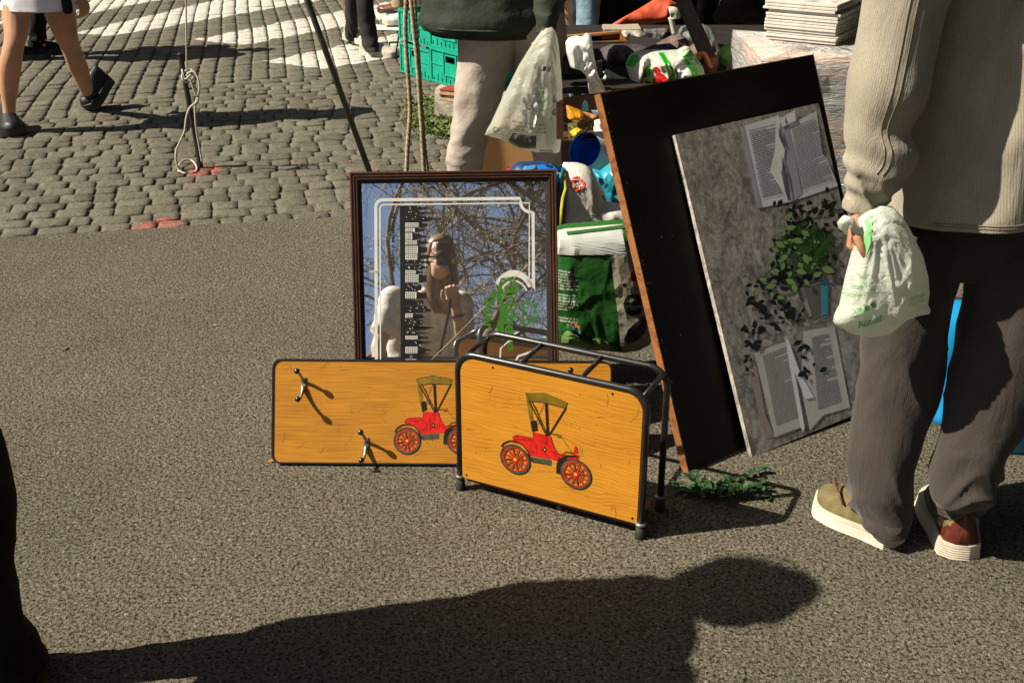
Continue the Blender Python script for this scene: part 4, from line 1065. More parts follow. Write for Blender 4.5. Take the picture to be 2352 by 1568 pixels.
    # clothes
    if legs is not False:
        mb = MB()
        for q in 'LR':
            if legs and q in legs: cloth(mb, legs[q], amp=folds, seed=3.0 if q == 'L' else 8.0, sh=3.0, wr=lambda u_: .25 * folds + folds * 1.6 * max(0, u_ - .3), hz=12)
            elif not bare:
                a_, b_, c_ = W['hip' + q], W['kne' + q], W['ank' + q]
                cloth(mb, [(a_.x, a_.y, a_.z + .06, .10, .105), (a_.x, a_.y, a_.z - .08, .10, .105), (b_.x, b_.y, b_.z, .078, .083), (c_.x, c_.y, c_.z + .15, .073, .078), (c_.x, c_.y, c_.z - .03, .068, .08)], amp=.006, seed=2.0 if q == 'L' else 5.0, wr=lambda u_: .009 * max(0, u_ - .5))
        pe = W['pel']
        if not bare: mb.loft([cring(q_[:3], q_[3], q_[4], 24, yaw) for q_ in catmull([(pe.x, pe.y, pe.z - .12, .15 * k, .10 * k), (pe.x, pe.y, pe.z, .175 * k, .13 * k), (pe.x, pe.y, pe.z + .1, .16 * k, .115 * k)], 4)])
        if mb.f: mb.build('trousers', pants, t_)
    if torso is not False:
        mb = MB()
        tp = torso or [(W['neck'].x, W['neck'].y, W['neck'].z, .075, .07), (sc_.x, sc_.y, sc_.z - .0, .17 * k, .10 * k), (W['chest'].x, W['chest'].y, W['chest'].z, .20 * k, .14 * k), (W['wst'].x, W['wst'].y, W['wst'].z, .185 * k, .13 * k), (pe.x, pe.y, pe.z - .08, .205 * k, .15 * k)] if legs is not False or torso else None
        if tp is None:
            pe = W['pel']; tp = [(W['neck'].x, W['neck'].y, W['neck'].z, .075, .07), (sc_.x, sc_.y, sc_.z, .17 * k, .10 * k), (W['chest'].x, W['chest'].y, W['chest'].z, .185 * k, .13 * k), (W['wst'].x, W['wst'].y, W['wst'].z, .155 * k, .11 * k)]
        cloth(mb, tp, amp=.008 if not torso else .018, seed=1.0, rot=yaw if not torso else 0, wr=(lambda u_: .010) if torso else None, hz=9)
        for q in 'LR':
            b0 = len(mb.v); mb.ball(W['sh' + q] + Vector((0, 0, .004)), (.082 * k, .082 * k, .078 * k), 16, 10)
        if sleeve:
            for q in 'LR':
                a_, b_, c_ = W['sh' + q], W['el' + q], W['wr' + q]; pts = smooth3([a_, (a_ + b_) / 2, b_, (b_ + c_) / 2, c_ if sleeve == True else (b_ + c_) / 2], 5)
                mb.tube(pts[:max(4, int(len(pts) * armlen))], [slim * (.075 * k + (.045 - .075) * k * i_ / (len(pts) - 1) + .004 * sin(i_ * 2.1)) for i_ in range(len(pts))][:max(4, int(len(pts) * armlen))], 20)
        mb.build('jacket' if sleeve == True else 'shirt', top, t_)
    if shoes:
        for q in 'LR':
            if feet and q in feet: hl, te, wd_ = feet[q]
            else:
                a_ = W['ank' + q]; hl = Vector((a_.x, a_.y, .002)) - fwd * .07; te = Vector((a_.x, a_.y, .002)) + fwd * .20 + side * (.02 if q == 'R' else -.02); wd_ = .1
            shoe(t_, hl, te, wd_, upper, sole)
    return t_, W

# ---- the man in the corduroy overshirt on the right
JACK = corduroy('beige_corduroy', (.34, .305, .24), .0046, .28); TROU = corduroy('brown_corduroy', (.052, .041, .036), .0038, .38)
JC = lambda cx, cy, hw, Y=2.30, r=1.0: px(cx, cy, hw, Y, r)
TQ = 2.37
torso = [JC(2330, -380, 75, TQ, .9), JC(2325, -325, 190, TQ, .5), JC(2320, -240, 245, TQ, .46), JC(2315, -60, 262, TQ, .52), JC(2310, 120, 256, TQ, .55), JC(2300, 330, 250, TQ, .58), JC(2295, 455, 254, TQ, .60), JC(2294, 476, 254, TQ, .60)]
man, WJ = person('man in beige corduroy overshirt and brown corduroy trousers holding a crumpled white carrier bag', (1.02, 2.39, 0), yaw=.1, slimbody=.78, h=1.78, legs=False, torso=False, shoes=False, hair=HAIRG, skin=SKIN2, sleeve=False,
    over=dict(shL=S(2110, -230, 2.28), elL=S(2030, 270, 2.27), wrL=S(1976, 478, 2.24), shR=S(2540, -225, 2.36), elR=S(2590, 40, 2.34), wrR=S(2600, 400, 2.28), hipL=S(2140, 480, 2.38), kneL=S(2068, 850, 2.35), ankL=S(2028, 1190, 2.29), hipR=S(2380, 480, 2.36), kneR=S(2290, 850, 2.30), ankR=S(2207, 1185, 2.24)),
    handspec={'L': dict(d=(-.10, -.10, -1), side=(-.5, -.9, 0), n=(.9, -.45, 0), s=.92, curl=1.35)}, vox=.0045)
mb = MB(); cloth(mb, torso, k=9, n=160, amp=.030, seed=4.2, sh=.9, tilt=.10, cap=True, wr=lambda u_: .007, hz=7)
jk = mb.build('overshirt', JACK, man)
nrg = len(mb.v) // 160; STI = mat('seam_thread', (.20, .17, .12), .9, b=0); ms = MB()
for back_, up_ in ((3, .010), (3, .016)):
    q = [mb.v[(nrg - back_) * 160 + k] for k in range(160)]; c = sum(q, Vector()) / 160
    ms.tube([p + (p - c).normalized() * .0012 + Vector((0, 0, up_)) for p in q], .0011, 5)
ms.build('hem_stitching', STI, jk)
for q in 'LR':
    mb = MB(); mb.ball(WJ['sh' + q] + Vector((0, .01, 0)), (.098, .095, .09), 20, 14); mb.build('shoulder_yoke', JACK, jk)
mb = MB(); sl = [JC(2165, -262, 60, 2.28, .9), JC(2130, -190, 92, 2.28, .9), JC(2095, -60, 96, 2.27), JC(2077, 0, 91, 2.265), JC(2054, 120, 89, 2.26), JC(2035, 206, 89, 2.25), JC(2015, 280, 74, 2.25), JC(2022, 325, 84, 2.25), JC(2018, 362, 76, 2.245), JC(2002, 388, 72, 2.24), JC(2004, 410, 66, 2.24), JC(1988, 432, 56, 2.24), JC(1989, 452, 46, 2.24), JC(1978, 478, 40, 2.24), JC(1977, 488, 38, 2.24)]
cloth(mb, sl, k=8, n=72, amp=.007, seed=9.1, wr=lambda u_: .012 * max(0, (u_ - .35)) ** .8, hz=13, tilt=-.25, sh=2.5); sv = mb.build('sleeve', JACK, jk)
n7 = len(mb.v) // 72; ms = MB()
for off_ in (52, 54): ms.tube([mb.v[r_ * 72 + off_] + (mb.v[r_ * 72 + off_] - sum((mb.v[r_ * 72 + k] for k in range(72)), Vector()) / 72).normalized() * .0008 for r_ in range(2, int(n7 * .62))], .0009, 5)
ms.build('sleeve_seam', STI, jk)
mb = MB(); cloth(mb, [JC(2520, -265, 62, 2.36), JC(2560, -190, 88, 2.35), JC(2596, 0, 88, 2.34), JC(2604, 250, 76, 2.31), JC(2600, 420, 56, 2.28)], n=40, seed=2); mb.build('sleeve', JACK, jk)
mb = MB()
for z_, rr_ in ((470, 1.004),):
    rg = cring(JC(2290, 470, 262, r=.62)[:3], JC(2290, 470, 262, r=.62)[3] * 1.0, JC(2290, 470, 262, r=.62)[4], 90, tilt=.10)
TY = 2.36
LL = [JC(2165, 500, 98, 2.40, .8), JC(2112, 580, 104, 2.37, .9), JC(2086, 700, 98, 2.35, .95), JC(2068, 850, 93, 2.35), JC(2046, 961, 87, 2.335), JC(2028, 1058, 84, 2.31), JC(2028, 1104, 78, 2.30), JC(2026, 1150, 72, 2.30), JC(2024, 1180, 66, 2.29), JC(2026, 1202, 60, 2.28)]
RL = [JC(2400, 500, 110, 2.39, .8), JC(2355, 580, 118, 2.36, .85), JC(2314, 740, 108, 2.32, .95), JC(2294, 850, 104, 2.30), JC(2266, 960, 98, 2.28), JC(2228, 1040, 84, 2.26), JC(2212, 1085, 80, 2.25), JC(2206, 1130, 73, 2.24), JC(2206, 1155, 66, 2.26), JC(2208, 1176, 58, 2.26)]
mb = MB()
cloth(mb, LL, k=9, n=84, amp=.009, seed=14, wr=lambda u_: .006 + .05 * max(0, u_ - .5), hz=10, tilt=-.12)
cloth(mb, RL, k=9, n=84, amp=.009, seed=31, wr=lambda u_: .006 + .055 * max(0, u_ - .45), hz=10, tilt=.0)
cloth(mb, [JC(2290, 400, 190, 2.39, .45), JC(2280, 470, 205, 2.40, .45), JC(2262, 560, 212, 2.385, .46), JC(2240, 630, 120, 2.37, .5)], k=5, n=60, amp=.008, seed=7, hemlip=False)
mb.build('trousers', TROU, man)
OLIVE = mat('olive_suede', (.115, .092, .038), .85, var=.25, vs=40, b=.3, bs=200); CREAMS = mat('cream_sole', (.52, .47, .37), .6, var=.15, vs=14, b=.2); BURG = mat('burgundy_leather', (.075, .015, .010), .45, var=.35, vs=60, b=.3, bs=160)
hL, tL = G(2064, 1250, .0), G(1912, 1168, .0)
dL = (tL - hL).normalized(); shoe(man, hL, hL + dL * .232, .108, OLIVE, CREAMS, .092, .022, BURG, True)
hR = G(2203, 1284, 0); shoe(man, hR, hR + Vector((.05, .27, 0)), .110, OLIVE, CREAMS, .105, .025, BURG, True)
mb = MB(); mb.tube([hL + dL * .16 + Vector((-.02, -.052, .062)), hL + dL * .185 + Vector((-.01, -.040, .078)), hL + dL * .20 + Vector((0, -.01, .09))], .003, 6); mb.build('red_piping', BURG, man)

# ---- his carrier bag
BAGW = film('white_carrier_film', (.72, .76, .69), .45, .04, .26, .8, 34)
bo = [(1972, 500), (1990, 488), (2020, 472), (2050, 474), (2072, 496), (2092, 530), (2119, 586), (2131, 634), (2134, 671), (2130, 696), (2139, 717), (2112, 722), (2081, 732), (2040, 767), (1997, 773), (1955, 765), (1913, 741), (1917, 720), (1927, 706), (1941, 638), (1960, 566)]
BP1 = Pouch(bo, upright(2020, 640, 2.20), .046, .015, 19, 2.2, .7, 3.0, (2030, 640), apex=(2010, 470))
bag = BP1.mesh(nr=34, na=110).build('carrier_bag', BAGW); tag(bag, 'crumpled white carrier bag with green print hanging from the hand of the man in corduroy', 'bag')
mb = MB(); hs = S(1962, 518, 2.20); mb.tube(smooth3([S(1985, 560, 2.19), S(1966, 530, 2.18), S(1950, 505, 2.175), S(1936, 512, 2.185), S(1944, 536, 2.19)], 5), [.010, .009, .009, .009, .008, .008, .008, .007, .007, .007, .007, .008, .009, .010, .009, .011, .009, .010, .007, .006, .004], 8)
for v in mb.v: v += Vector((.004, .002, .003)) * nz(v, 90)
mb.build('bag_handle', BAGW, bag)
LGR = flat('pale_green_ink', (.16, .42, .15), .5); mb = MB(); A = BP1.at
lay_text(mb, 'Auchan', A, 1962, 738, 27, -.42, wfit=60, bold=.02)
lay_text(mb, 'com 80%', A, 1950, 650, 14, -.45, wfit=44); lay_text(mb, 'material reciclado', A, 1934, 674, 13, -.45, wfit=78)
lay_text(mb, 'saco', A, 1962, 622, 12, -.4); 
for k in range(4):
    x, y = 1948 + k * 14, 700 - k * 7; c_, s_ = cos(-.45), sin(-.45)
    lay_poly(mb, [(x + (u * c_ - v * s_), y + (u * s_ + v * c_)) for u, v in ((-5, -6), (5, -6), (5, 6), (-5, 6))], A)
for k in range(16): lay_line(mb, [(2073 + (k % 8) * 5, 664 + (k // 8) * 12 - (k % 8)), (2076 + (k % 8) * 5, 672 + (k // 8) * 12 - (k % 8))], 1.6, A)
lay_poly(mb, [(1981, 500), (1999, 488), (1986, 540), (1976, 574), (1970, 574)], A, 1)
lay_poly(mb, [(2090, 712), (2096, 706), (2100, 712)], A)
mb.build('green_print', LGR, bag, smooth=False)

# ---- the man in the green jacket, his trousers and bag
GRJ = mat('dark_green_jacket', (.018, .027, .017), .8, var=.3, vs=14, b=.6, bs=50, bd=.004); BEI = mat('pale_beige_cotton', (.38, .325, .28), .85, var=.12, vs=12, grain=.2, b=.5, bs=9, bd=.03)
g = lambda cx, cy, hw, Y=4.4, r=1.0: px(cx, cy, hw, Y, r)
gl = {'L': [g(1128, 60, 74, r=1.1), g(1118, 130, 64), g(1104, 190, 60), g(1093, 250, 54), g(1079, 310, 46), g(1072, 350, 44), g(1066, 395, 40), g(1062, 460, 38), g(1060, 522, 37)],
      'R': [g(1225, 60, 78, r=1.1), g(1236, 130, 68, 4.45), g(1246, 190, 62, 4.45), g(1254, 250, 54, 4.5), g(1262, 320, 46, 4.5), g(1265, 372, 42, 4.5), g(1268, 450, 38, 4.5), g(1270, 505, 38, 4.5)]}
gt = [g(1140, -350, 40, r=.9), g(1140, -310, 110, r=.6), g(1138, -220, 145, r=.6), g(1134, -60, 158, r=.62), g(1132, 0, 162, r=.64), g(1132, 40, 165, r=.66), g(1130, 62, 158, r=.66), g(1130, 72, 140, r=.66)]
gx = S(1165, 100, 4.4).x
gman, GJ = person('man in dark green jacket and pale beige cotton trousers holding a tapered white carrier bag', (gx, 4.42, 0), 0, 1.76, legs=gl, folds=.011, pants=BEI, top=GRJ, torso=gt, sleeve=False, hair=HAIRG, upper=BLKC, vox=.008,
    over=dict(elR=S(1275, -110, 4.3), wrR=S(1258, 46, 4.18), elL=S(995, -110, 4.4), wrL=S(1060, -50, 4.75)), handspec={'R': dict(d=(.05, -.05, -1), side=(0, -1, 0), n=(-1, -.2, 0), s=1.0, curl=.9)})
mb = MB(); cloth(mb, [g(1262, -290, 50, 4.36), g(1285, -230, 58, 4.34), g(1284, -100, 52, 4.28), g(1272, -20, 44, 4.22), g(1260, 20, 34, 4.2), g(1256, 36, 27, 4.18), g(1256, 74, 27, 4.18)], n=40, amp=.008, seed=5, wr=lambda u_: .012 * u_, hz=18); gs_ = mb.build('sleeve', GRJ, gman)
mb = MB(); cloth(mb, [g(1015, -290, 50, 4.36), g(1000, -230, 56, 4.34), g(994, -140, 52, 4.36), g(1010, -70, 50, 4.42)], n=40, amp=.008, seed=8); mb.build('sleeve', GRJ, gman)
mb = MB()
for k in range(5): cloth(mb, [g(1130, 52 + k * 5.2, 156 - k * 4, r=.67), g(1130, 55.5 + k * 5.2, 159 - k * 4, r=.67), g(1130, 57.5 + k * 5.2, 154 - k * 4, r=.67)], k=2, n=72, amp=.004, seed=2, hemlip=False, cap=False)
mb.build('knit_waistband', GRJ, gman)
mb = MB(); q = S(1206, 240, 4.28)
BAGT = film('clear_carrier_film', (.62, .63, .55), .5, .32, .3, .8, 26)
bo = [(1243, 72), (1256, 66), (1273, 60), (1283, 100), (1290, 180), (1293, 270), (1288, 330), (1284, 352), (1262, 350), (1234, 350), (1192, 340), (1150, 319), (1128, 314), (1113, 310), (1117, 300), (1126, 286), (1147, 240), (1192, 150), (1228, 92)]
BP2 = Pouch(bo, upright(1215, 230, 4.1), .055, .030, 11, 2.0, .7, 7.0, (1232, 235), apex=(1258, 55))
bag2 = BP2.mesh(nr=30, na=100).build('carrier_bag', BAGT); tag(bag2, 'translucent white carrier bag with faint dark print hanging in front of beige trousers', 'bag')
DINK = flat('faded_dark_ink', (.10, .09, .085), .6); FGR = flat('leaf_green_ink', (.12, .34, .06), .5); A = BP2.at; mb = MB()
lay_poly(mb, [(1225, 139), (1236, 141), (1233, 153), (1223, 149)], A); lay_poly(mb, [(1247, 144), (1265, 146), (1262, 158), (1245, 155)], A)
lay_poly(mb, [(1178, 298), (1231, 304), (1231, 330), (1196, 333), (1168, 318)], A, 2)
for k, s_ in enumerate(('ajude a natureza', 'reutilize este saco', 'este saco e reciclavel')): lay_text(mb, s_, A, 1176 + k * 2, 272 + k * 9, 10, .14, wfit=74)
lay_text(mb, 'Terra', A, 1188, 318, 13, .12)
lay_line(mb, disc(1139, 292, 6, 12) + [(1145, 292)], 1.8, A)
for k in range(12): lay_line(mb, [(1240 + k * 2.6, 340), (1240 + k * 2.6, 349)], 1.5, A)
for k in range(6): lay_line(mb, disc(1204 + 8 * (k % 2) + (60 if k > 2 else 0) - 40 * (k == 4), 222 + (k % 3) * 14, 3, 8, 6), 2.5, A)
mb.build('dark_print', DINK, bag2, smooth=False); R = random.Random(4); mb = MB()
for _ in range(50):
    x, y, a = R.uniform(1226, 1250), R.uniform(190, 262), R.uniform(0, 6); lay_poly(mb, [(x, y), (x + 4 * cos(a), y + 4 * sin(a)), (x + 6 * cos(a + .7), y + 6 * sin(a + .7))], A)
lay_poly(mb, [(1170, 321), (1196, 333), (1231, 330), (1231, 336), (1196, 339), (1168, 325)], A, 1); mb.build('green_print', FGR, bag2, smooth=False)
mb = MB(); lay_poly(mb, [(1234, 155), (1240, 158), (1236, 200), (1240, 225), (1232, 262), (1218, 318), (1213, 322), (1219, 270), (1224, 215)], A, 2); mb.build('white_fold', flat('bag_white_fold', (.72, .72, .68), .5), bag2)

# ---- woman striding at the left, in a short pale skirt
b = lambda cx, cy, hw, Y, r=1.05: px(cx, cy, hw, Y, r)
bL = [b(52, -50, 40, 6.2), b(38, 28, 32, 6.15), b(37, 80, 26, 6.1), b(30, 112, 24, 6.08), b(24, 150, 25, 6.08), b(21, 200, 21, 6.1), b(21, 245, 14.5, 6.1), b(22, 285, 14, 6.1)]
bR = [b(125, -50, 40, 6.3), b(138, 28, 35, 6.32), b(152, 84, 26, 6.3), b(166, 118, 22, 6.34), b(180, 155, 22, 6.42), b(194, 195, 16, 6.5), b(203, 222, 12, 6.55)]
SKT = mat('lilac_white_skirt', (.58, .55, .62), .8, var=.1, vs=8, b=.5, bs=30, bd=.004)
yw = radians(-105)
wom, WW = person('woman in short lilac white skirt striding over the cobbles in chunky black trainers', (-2.5, 6.25, 0), radians(-15), 1.66, bare={'L': bL, 'R': bR}, legs=False, top=mat('pale_top', (.5, .5, .52), .8), sleeve='short', hair=HAIRB, hairlong=True, shoes=False, vox=.007,
    over=dict(wrR=S(186, -12, 6.2), elR=S(178, -120, 6.25), ankL=S(22, 285, 6.1), ankR=S(203, 222, 6.55)), handspec={'R': dict(d=(.12, 0, -1), side=(-.4, -.9, 0), n=(-1, .3, 0), curl=.5, s=.95)})
mb = MB(); cloth(mb, [b(92, -130, 62, 6.2, .8), b(92, -70, 76, 6.2, .8), b(92, -10, 84, 6.2, .75), b(92, 20, 88, 6.2, .72)], k=6, n=72, amp=.022, seed=6, sh=.6); mb.build('skirt', SKT, wom)
BT = mat('black_trainer', (.012, .012, .013), .5, var=.4, vs=50, b=.4)
hl = S(14, 290, 6.1); shoe(wom, Vector((hl.x - .04, 6.22, .01)), Vector((hl.x + .09, 5.98, .0)), .115, BT, BT, .12, .035)
t0 = G(212, 252); shoe(wom, t0 + Vector((.10, .10, .15)), t0 + Vector((-.01, -.04, .0)), .115, BT, BT, .11, .035)
for (x, y, Y) in ((22, 278, 6.1), (204, 222, 6.55)):
    mb = MB(); mb.tube([S(x, y, Y), S(x, y - 14, Y)], 15 / ppm(S(x, y, Y)), 14); mb.build('sock', BT, wom)
mb = MB(); mb.box(S(152, 0, 6.1), .05, .03, .14, bev=.01); mb.build('phone_pouch', BLKC, wom)

person('passer-by in black trousers and dark lace-up boots, half hidden behind the woman in the skirt', (-3.52, 8.15, 0), radians(-60), 1.75, legs={'L': [px(92, -60, 26, 8.3), px(90, 0, 24, 8.3), px(88, 60, 20, 8.3), px(88, 92, 18, 8.3)], 'R': [px(60, -60, 26, 8.0), px(50, 0, 24, 8.1), px(42, 60, 20, 8.1), px(40, 100, 18, 8.1)]},
       over=dict(ankL=S(88, 95, 8.3), ankR=S(40, 102, 8.1)), vox=.014)
WTR = mat('worn_white_trainer', (.40, .36, .31), .7, var=.3, vs=40, b=.3); WSOL = mat('dirty_white_sole', (.48, .44, .37), .7)
f1, f2 = G(868, 128), G(808, 100)
person('man in faded black trousers and worn white trainers standing at the crosswalk', (f1.x - .2, 8.5, 0), radians(-70), 1.76, pants=mat('faded_black', (.016, .014, .014), .9, var=.3, b=.4), legs={'R': [px(836, -120, 24, 8.4), px(838, 0, 20, 8.3), px(843, 50, 20, 8.3), px(850, 100, 18, 8.25), px(854, 118, 16, 8.22)], 'L': [px(812, -120, 22, 8.7), px(807, 0, 16, 8.7), px(807, 60, 15, 8.7), px(806, 86, 15, 8.7), px(808, 94, 14, 8.7)]},
       over=dict(ankR=S(850, 112, 8.25), ankL=S(808, 88, 8.7)), feet={'R': (f1 + Vector((-.13, .06, 0)), f1 + Vector((.16, -.05, 0)), .11), 'L': (f2 + Vector((-.06, .05, .03)), f2 + Vector((.17, -.1, 0)), .10)}, upper=WTR, sole=WSOL, vox=.014)
BRS = mat('brown_leather', (.13, .045, .02), .4, var=.3, b=.2); f3 = G(905, 30)
person('passer-by in tan trousers and brown leather shoes beyond the green crates', (f3.x + .06, 10.2, 0), radians(80), 1.75, pants=mat('tan_cotton', (.3, .22, .14), .9), feet={'L': (f3 + Vector((.16, -.02, 0)), f3 + Vector((-.14, .02, 0)), .11), 'R': (f3 + Vector((.42, .3, 0)), f3 + Vector((.14, .32, 0)), .11)}, upper=BRS, sole=mat('dark_sole', (.03, .02, .015), .6), vox=.016)
f4 = G(914, 64)
person('passer-by in white trousers and a silvery white shoe behind the crates', (f4.x + .32, 9.0, 0), radians(75), 1.68, pants=mat('white_cotton', (.6, .6, .6), .9), legs={'L': [px(962, -110, 17, 8.8), px(960, 0, 12, 8.8), px(958, 50, 11, 8.8), px(956, 68, 10, 8.8)]},
       feet={'L': (f4 + Vector((.13, .03, .03)), f4 + Vector((-.12, .0, .025)), .09), 'R': (f4 + Vector((.5, .3, 0)), f4 + Vector((.25, .3, 0)), .09)}, upper=mat('silver_white', (.6, .6, .6), .35), sole=WSOL, vox=.016)
DEN = mat('pale_blue_denim', (.20, .31, .40), .85, var=.35, vs=12, grain=.3, b=.6, bs=22, bd=.01)
jx = S(1330, 100, 5.95)
person('shopper in pale blue jeans and a black coat standing behind the stall table', (jx.x, 6.0, 0), radians(170), 1.74, pants=DEN, legs={'L': [px(1352, -60, 32, 5.95), px(1350, 30, 27, 5.95), px(1346, 110, 25, 5.95), px(1338, 200, 22, 5.95), px(1336, 300, 20, 5.95), px(1336, 342, 20, 5.95)], 'R': [px(1312, -60, 32, 6.05), px(1312, 30, 26, 6.05), px(1306, 110, 24, 6.0), px(1308, 200, 22, 6.0), px(1308, 330, 20, 6.0)]}, vox=.014)
jx = S(1400, 100, 6.3)
person('shopper all in black behind the stall table, next to the one in jeans', (jx.x, 6.35, 0), radians(200), 1.78, vox=.014)

# ---- the dark figure at the left edge whose shadow crosses the foreground
fl = {'L': [(-1.03, 1.72, .86, .10, .10), px(-88, 1010, 84, 1.75), px(-60, 1130, 82, 1.78), px(-50, 1230, 78, 1.79), px(-40, 1330, 72, 1.79), px(-26, 1400, 70, 1.79), px(-12, 1460, 74, 1.79), px(6, 1520, 84, 1.79), px(10, 1545, 84, 1.79)]}
person('person all in black cut off by the left edge, casting the long shadow', (-1.05, 1.68, 0), radians(90), 1.66, torso=[(-1.06, 1.74, 1.40, .06, .055), (-1.05, 1.68, 1.335, .10, .16), (-1.05, 1.67, 1.22, .13, .205), (-1.05, 1.66, 1.0, .15, .21), (-1.06, 1.65, .75, .15, .21), (-1.06, 1.66, .56, .13, .19)], legs={**fl, 'R': [(-1.06, 1.47, .9, .10, .10), (-1.06, 1.46, .5, .08, .08), (-1.04, 1.44, .2, .075, .075), (-1.03, 1.43, .04, .085, .085)]}, hairlong=False,
       over=dict(pel=(-1.05, 1.66, .92), wst=(-1.05, 1.68, 1.05), chest=(-1.05, 1.7, 1.25), neck=(-1.06, 1.74, 1.40), head=(-1.05, 1.765, 1.535), shL=(-1.05, 1.79, 1.32), shR=(-1.06, 1.53, 1.32), elL=(-1.07, 1.83, 1.10), wrL=(-1.07, 1.80, .88), elR=(-1.1, 1.48, 1.1), wrR=(-1.1, 1.46, .90)), vox=.012)

fgp = [o for o in bpy.data.objects if o.get('label', '').startswith('person all in black cut off')][0]
mb = MB(); hcn = Vector((-1.06, 1.765, 1.55)); mb.ball(hcn, (.10, .112, .105), 28, 20)
for v in mb.v: v += (v - hcn).normalized() * (.026 * nz(v, 20) + .012 * nz(v, 55))
R = random.Random(6)
for k in range(46):
    a = R.uniform(-.4, 2.4); r_ = R.uniform(.10, .145); c = hcn + Vector((R.uniform(-.05, .05), 0, 0))
    mb.tube([c + Vector((0, cos(a + t_) * r_, sin(a + t_) * r_ * 1.05 - .01)) for t_ in (0, .2, .4, .6, .8)], .0022, 4)
for k in range(16):
    y_ = 1.80 + R.uniform(0, .06); mb.tube([Vector((-1.0, y_, 1.50)), Vector((-1.0, y_ + .02, 1.44)), Vector((-1.0, y_ + R.uniform(-.01, .03), 1.37))], .0022, 4)
mb.build('loose_hair', BLKC, fgp)

# ---- the photographer, seen only in the mirror
CAMP = Vector((0, 0, CH)); D0 = MPL.n.dot(CAMP - MPL.o); fwdc = Vector((0, cos(TH), -sin(TH)))
dcam = abs(2 * D0) * abs(ray(1015, 590).normalized().dot(fwdc))
def RF(x, y, ex=0.0):
    q = CAMP + ray(x, y) * ((dcam + ex) / FL); return q - MPL.n * 2 * MPL.n.dot(q - MPL.o)
phg, PW = person('photographer in a cream top holding a black camera to her eye, facing the mirror', (-.1, -.28, 0), 0, 1.68, legs=None, hair=mat('hair_light_brown', (.17, .10, .055), .4, var=.6, vs=40, b=.6, bs=90, stretch=(1, 1, .2)), pants=mat('blue_jeans', (.05, .08, .13), .9), torso=[(*RF(1002, 668, .25), .065, .06), (*RF(985, 684, .27), .15, .08), (*RF(978, 706, .27), .205, .11), (*RF(976, 760, .28), .20, .13), (*RF(962, 850, .32), .185, .13), (*RF(945, 960, .34), .21, .15)], top=mat('cream_top', (.74, .70, .64), .8, b=.4, bs=30), sleeve='short', slim=1.05, armlen=.42, hairlong=True, skin=mat('skin_pale', (.60, .37, .26), .5, var=.1, b=.1), headtilt=.3, vox=.006,
    over=dict(head=RF(1012, 592, .20), neck=RF(1003, 652, .24), pel=RF(940, 960, .34), hipL=RF(920, 960, .34), hipR=RF(975, 960, .34), chest=RF(975, 740, .30), wst=RF(960, 850, .32), shL=RF(903, 690, .22), elL=RF(868, 800, .10), wrL=RF(880, 905, -.05), shR=RF(1055, 700, .30), elR=RF(1068, 815, .10), wrR=RF(1047, 704, .07)),
    handspec={'R': dict(d=(-.25, .1, 1), side=(-1, .1, .1), n=(-.2, 1, -.3), s=1.0, curl=.7)})
mb = MB(); hc = PW['head']
for sg in (-1, 1):
    mb.tube([hc + Vector((sg * .034 + .022 * cos(k * pi / 7), .098, -.0 + .018 * sin(k * pi / 7))) for k in range(15)], .002, 6)
mb.tube([hc + Vector((-.012, .1, .004)), hc + Vector((.012, .1, .004))], .002, 6); mb.build('glasses', BLKC, phg)
mb = MB(); wv_ = PW['wrR']; dd = (PW['elR'] - wv_).normalized(); aa = dd.orthogonal().normalized(); bb = dd.cross(aa)
mb.tube([wv_ + dd * .05 + (aa * cos(k * pi / 8) + bb * sin(k * pi / 8)) * .036 for k in range(17)], .006, 6); mb.build('bracelet', BLKC, phg)
cm_ = thing('camera', 'black camera held upright to the photographer\'s eye, seen in the mirror', 'camera', (0.012, -.09, CH))
CAMB = mat('camera_black', (.02, .02, .021), .45, b=.2)
fd = fwdc; RC = Matrix((Vector((1, 0, 0)), fd, Vector((1, 0, 0)).cross(fd))).transposed()
mb = MB(); mb.box(CAMP + RC @ Vector((.014, -.082, .012)), .078, .038, .128, RC, .008); cb_ = mb.build('camera_body', CAMB, cm_, angle=.6)
mb = MB(); mb.tube([CAMP + RC @ Vector((0, y, 0)) for y in (-.062, -.03, -.03, -.014)], [.031, .031, .027, .026], 24); mb.build('lens', CAMB, cm_, angle=.6)
mb = MB(); mb.tube([CAMP + RC @ Vector((0, y, 0)) for y in (-.0138, -.0134)], [.02, .02], 20); mb.build('lens_glass', mat('lens_glass', (.01, .01, .02), .05, b=0, spec=.8), cm_)
mb = MB(); mb.tube(smooth3([CAMP + RC @ Vector((.05, -.09, -.05)), CAMP + Vector((.05, -.12, -.18)), CAMP + Vector((.02, -.10, -.34)), CAMP + Vector((-.02, -.12, -.5))], 5), .008, 6); mb.build('camera_strap', BLKC, cm_)
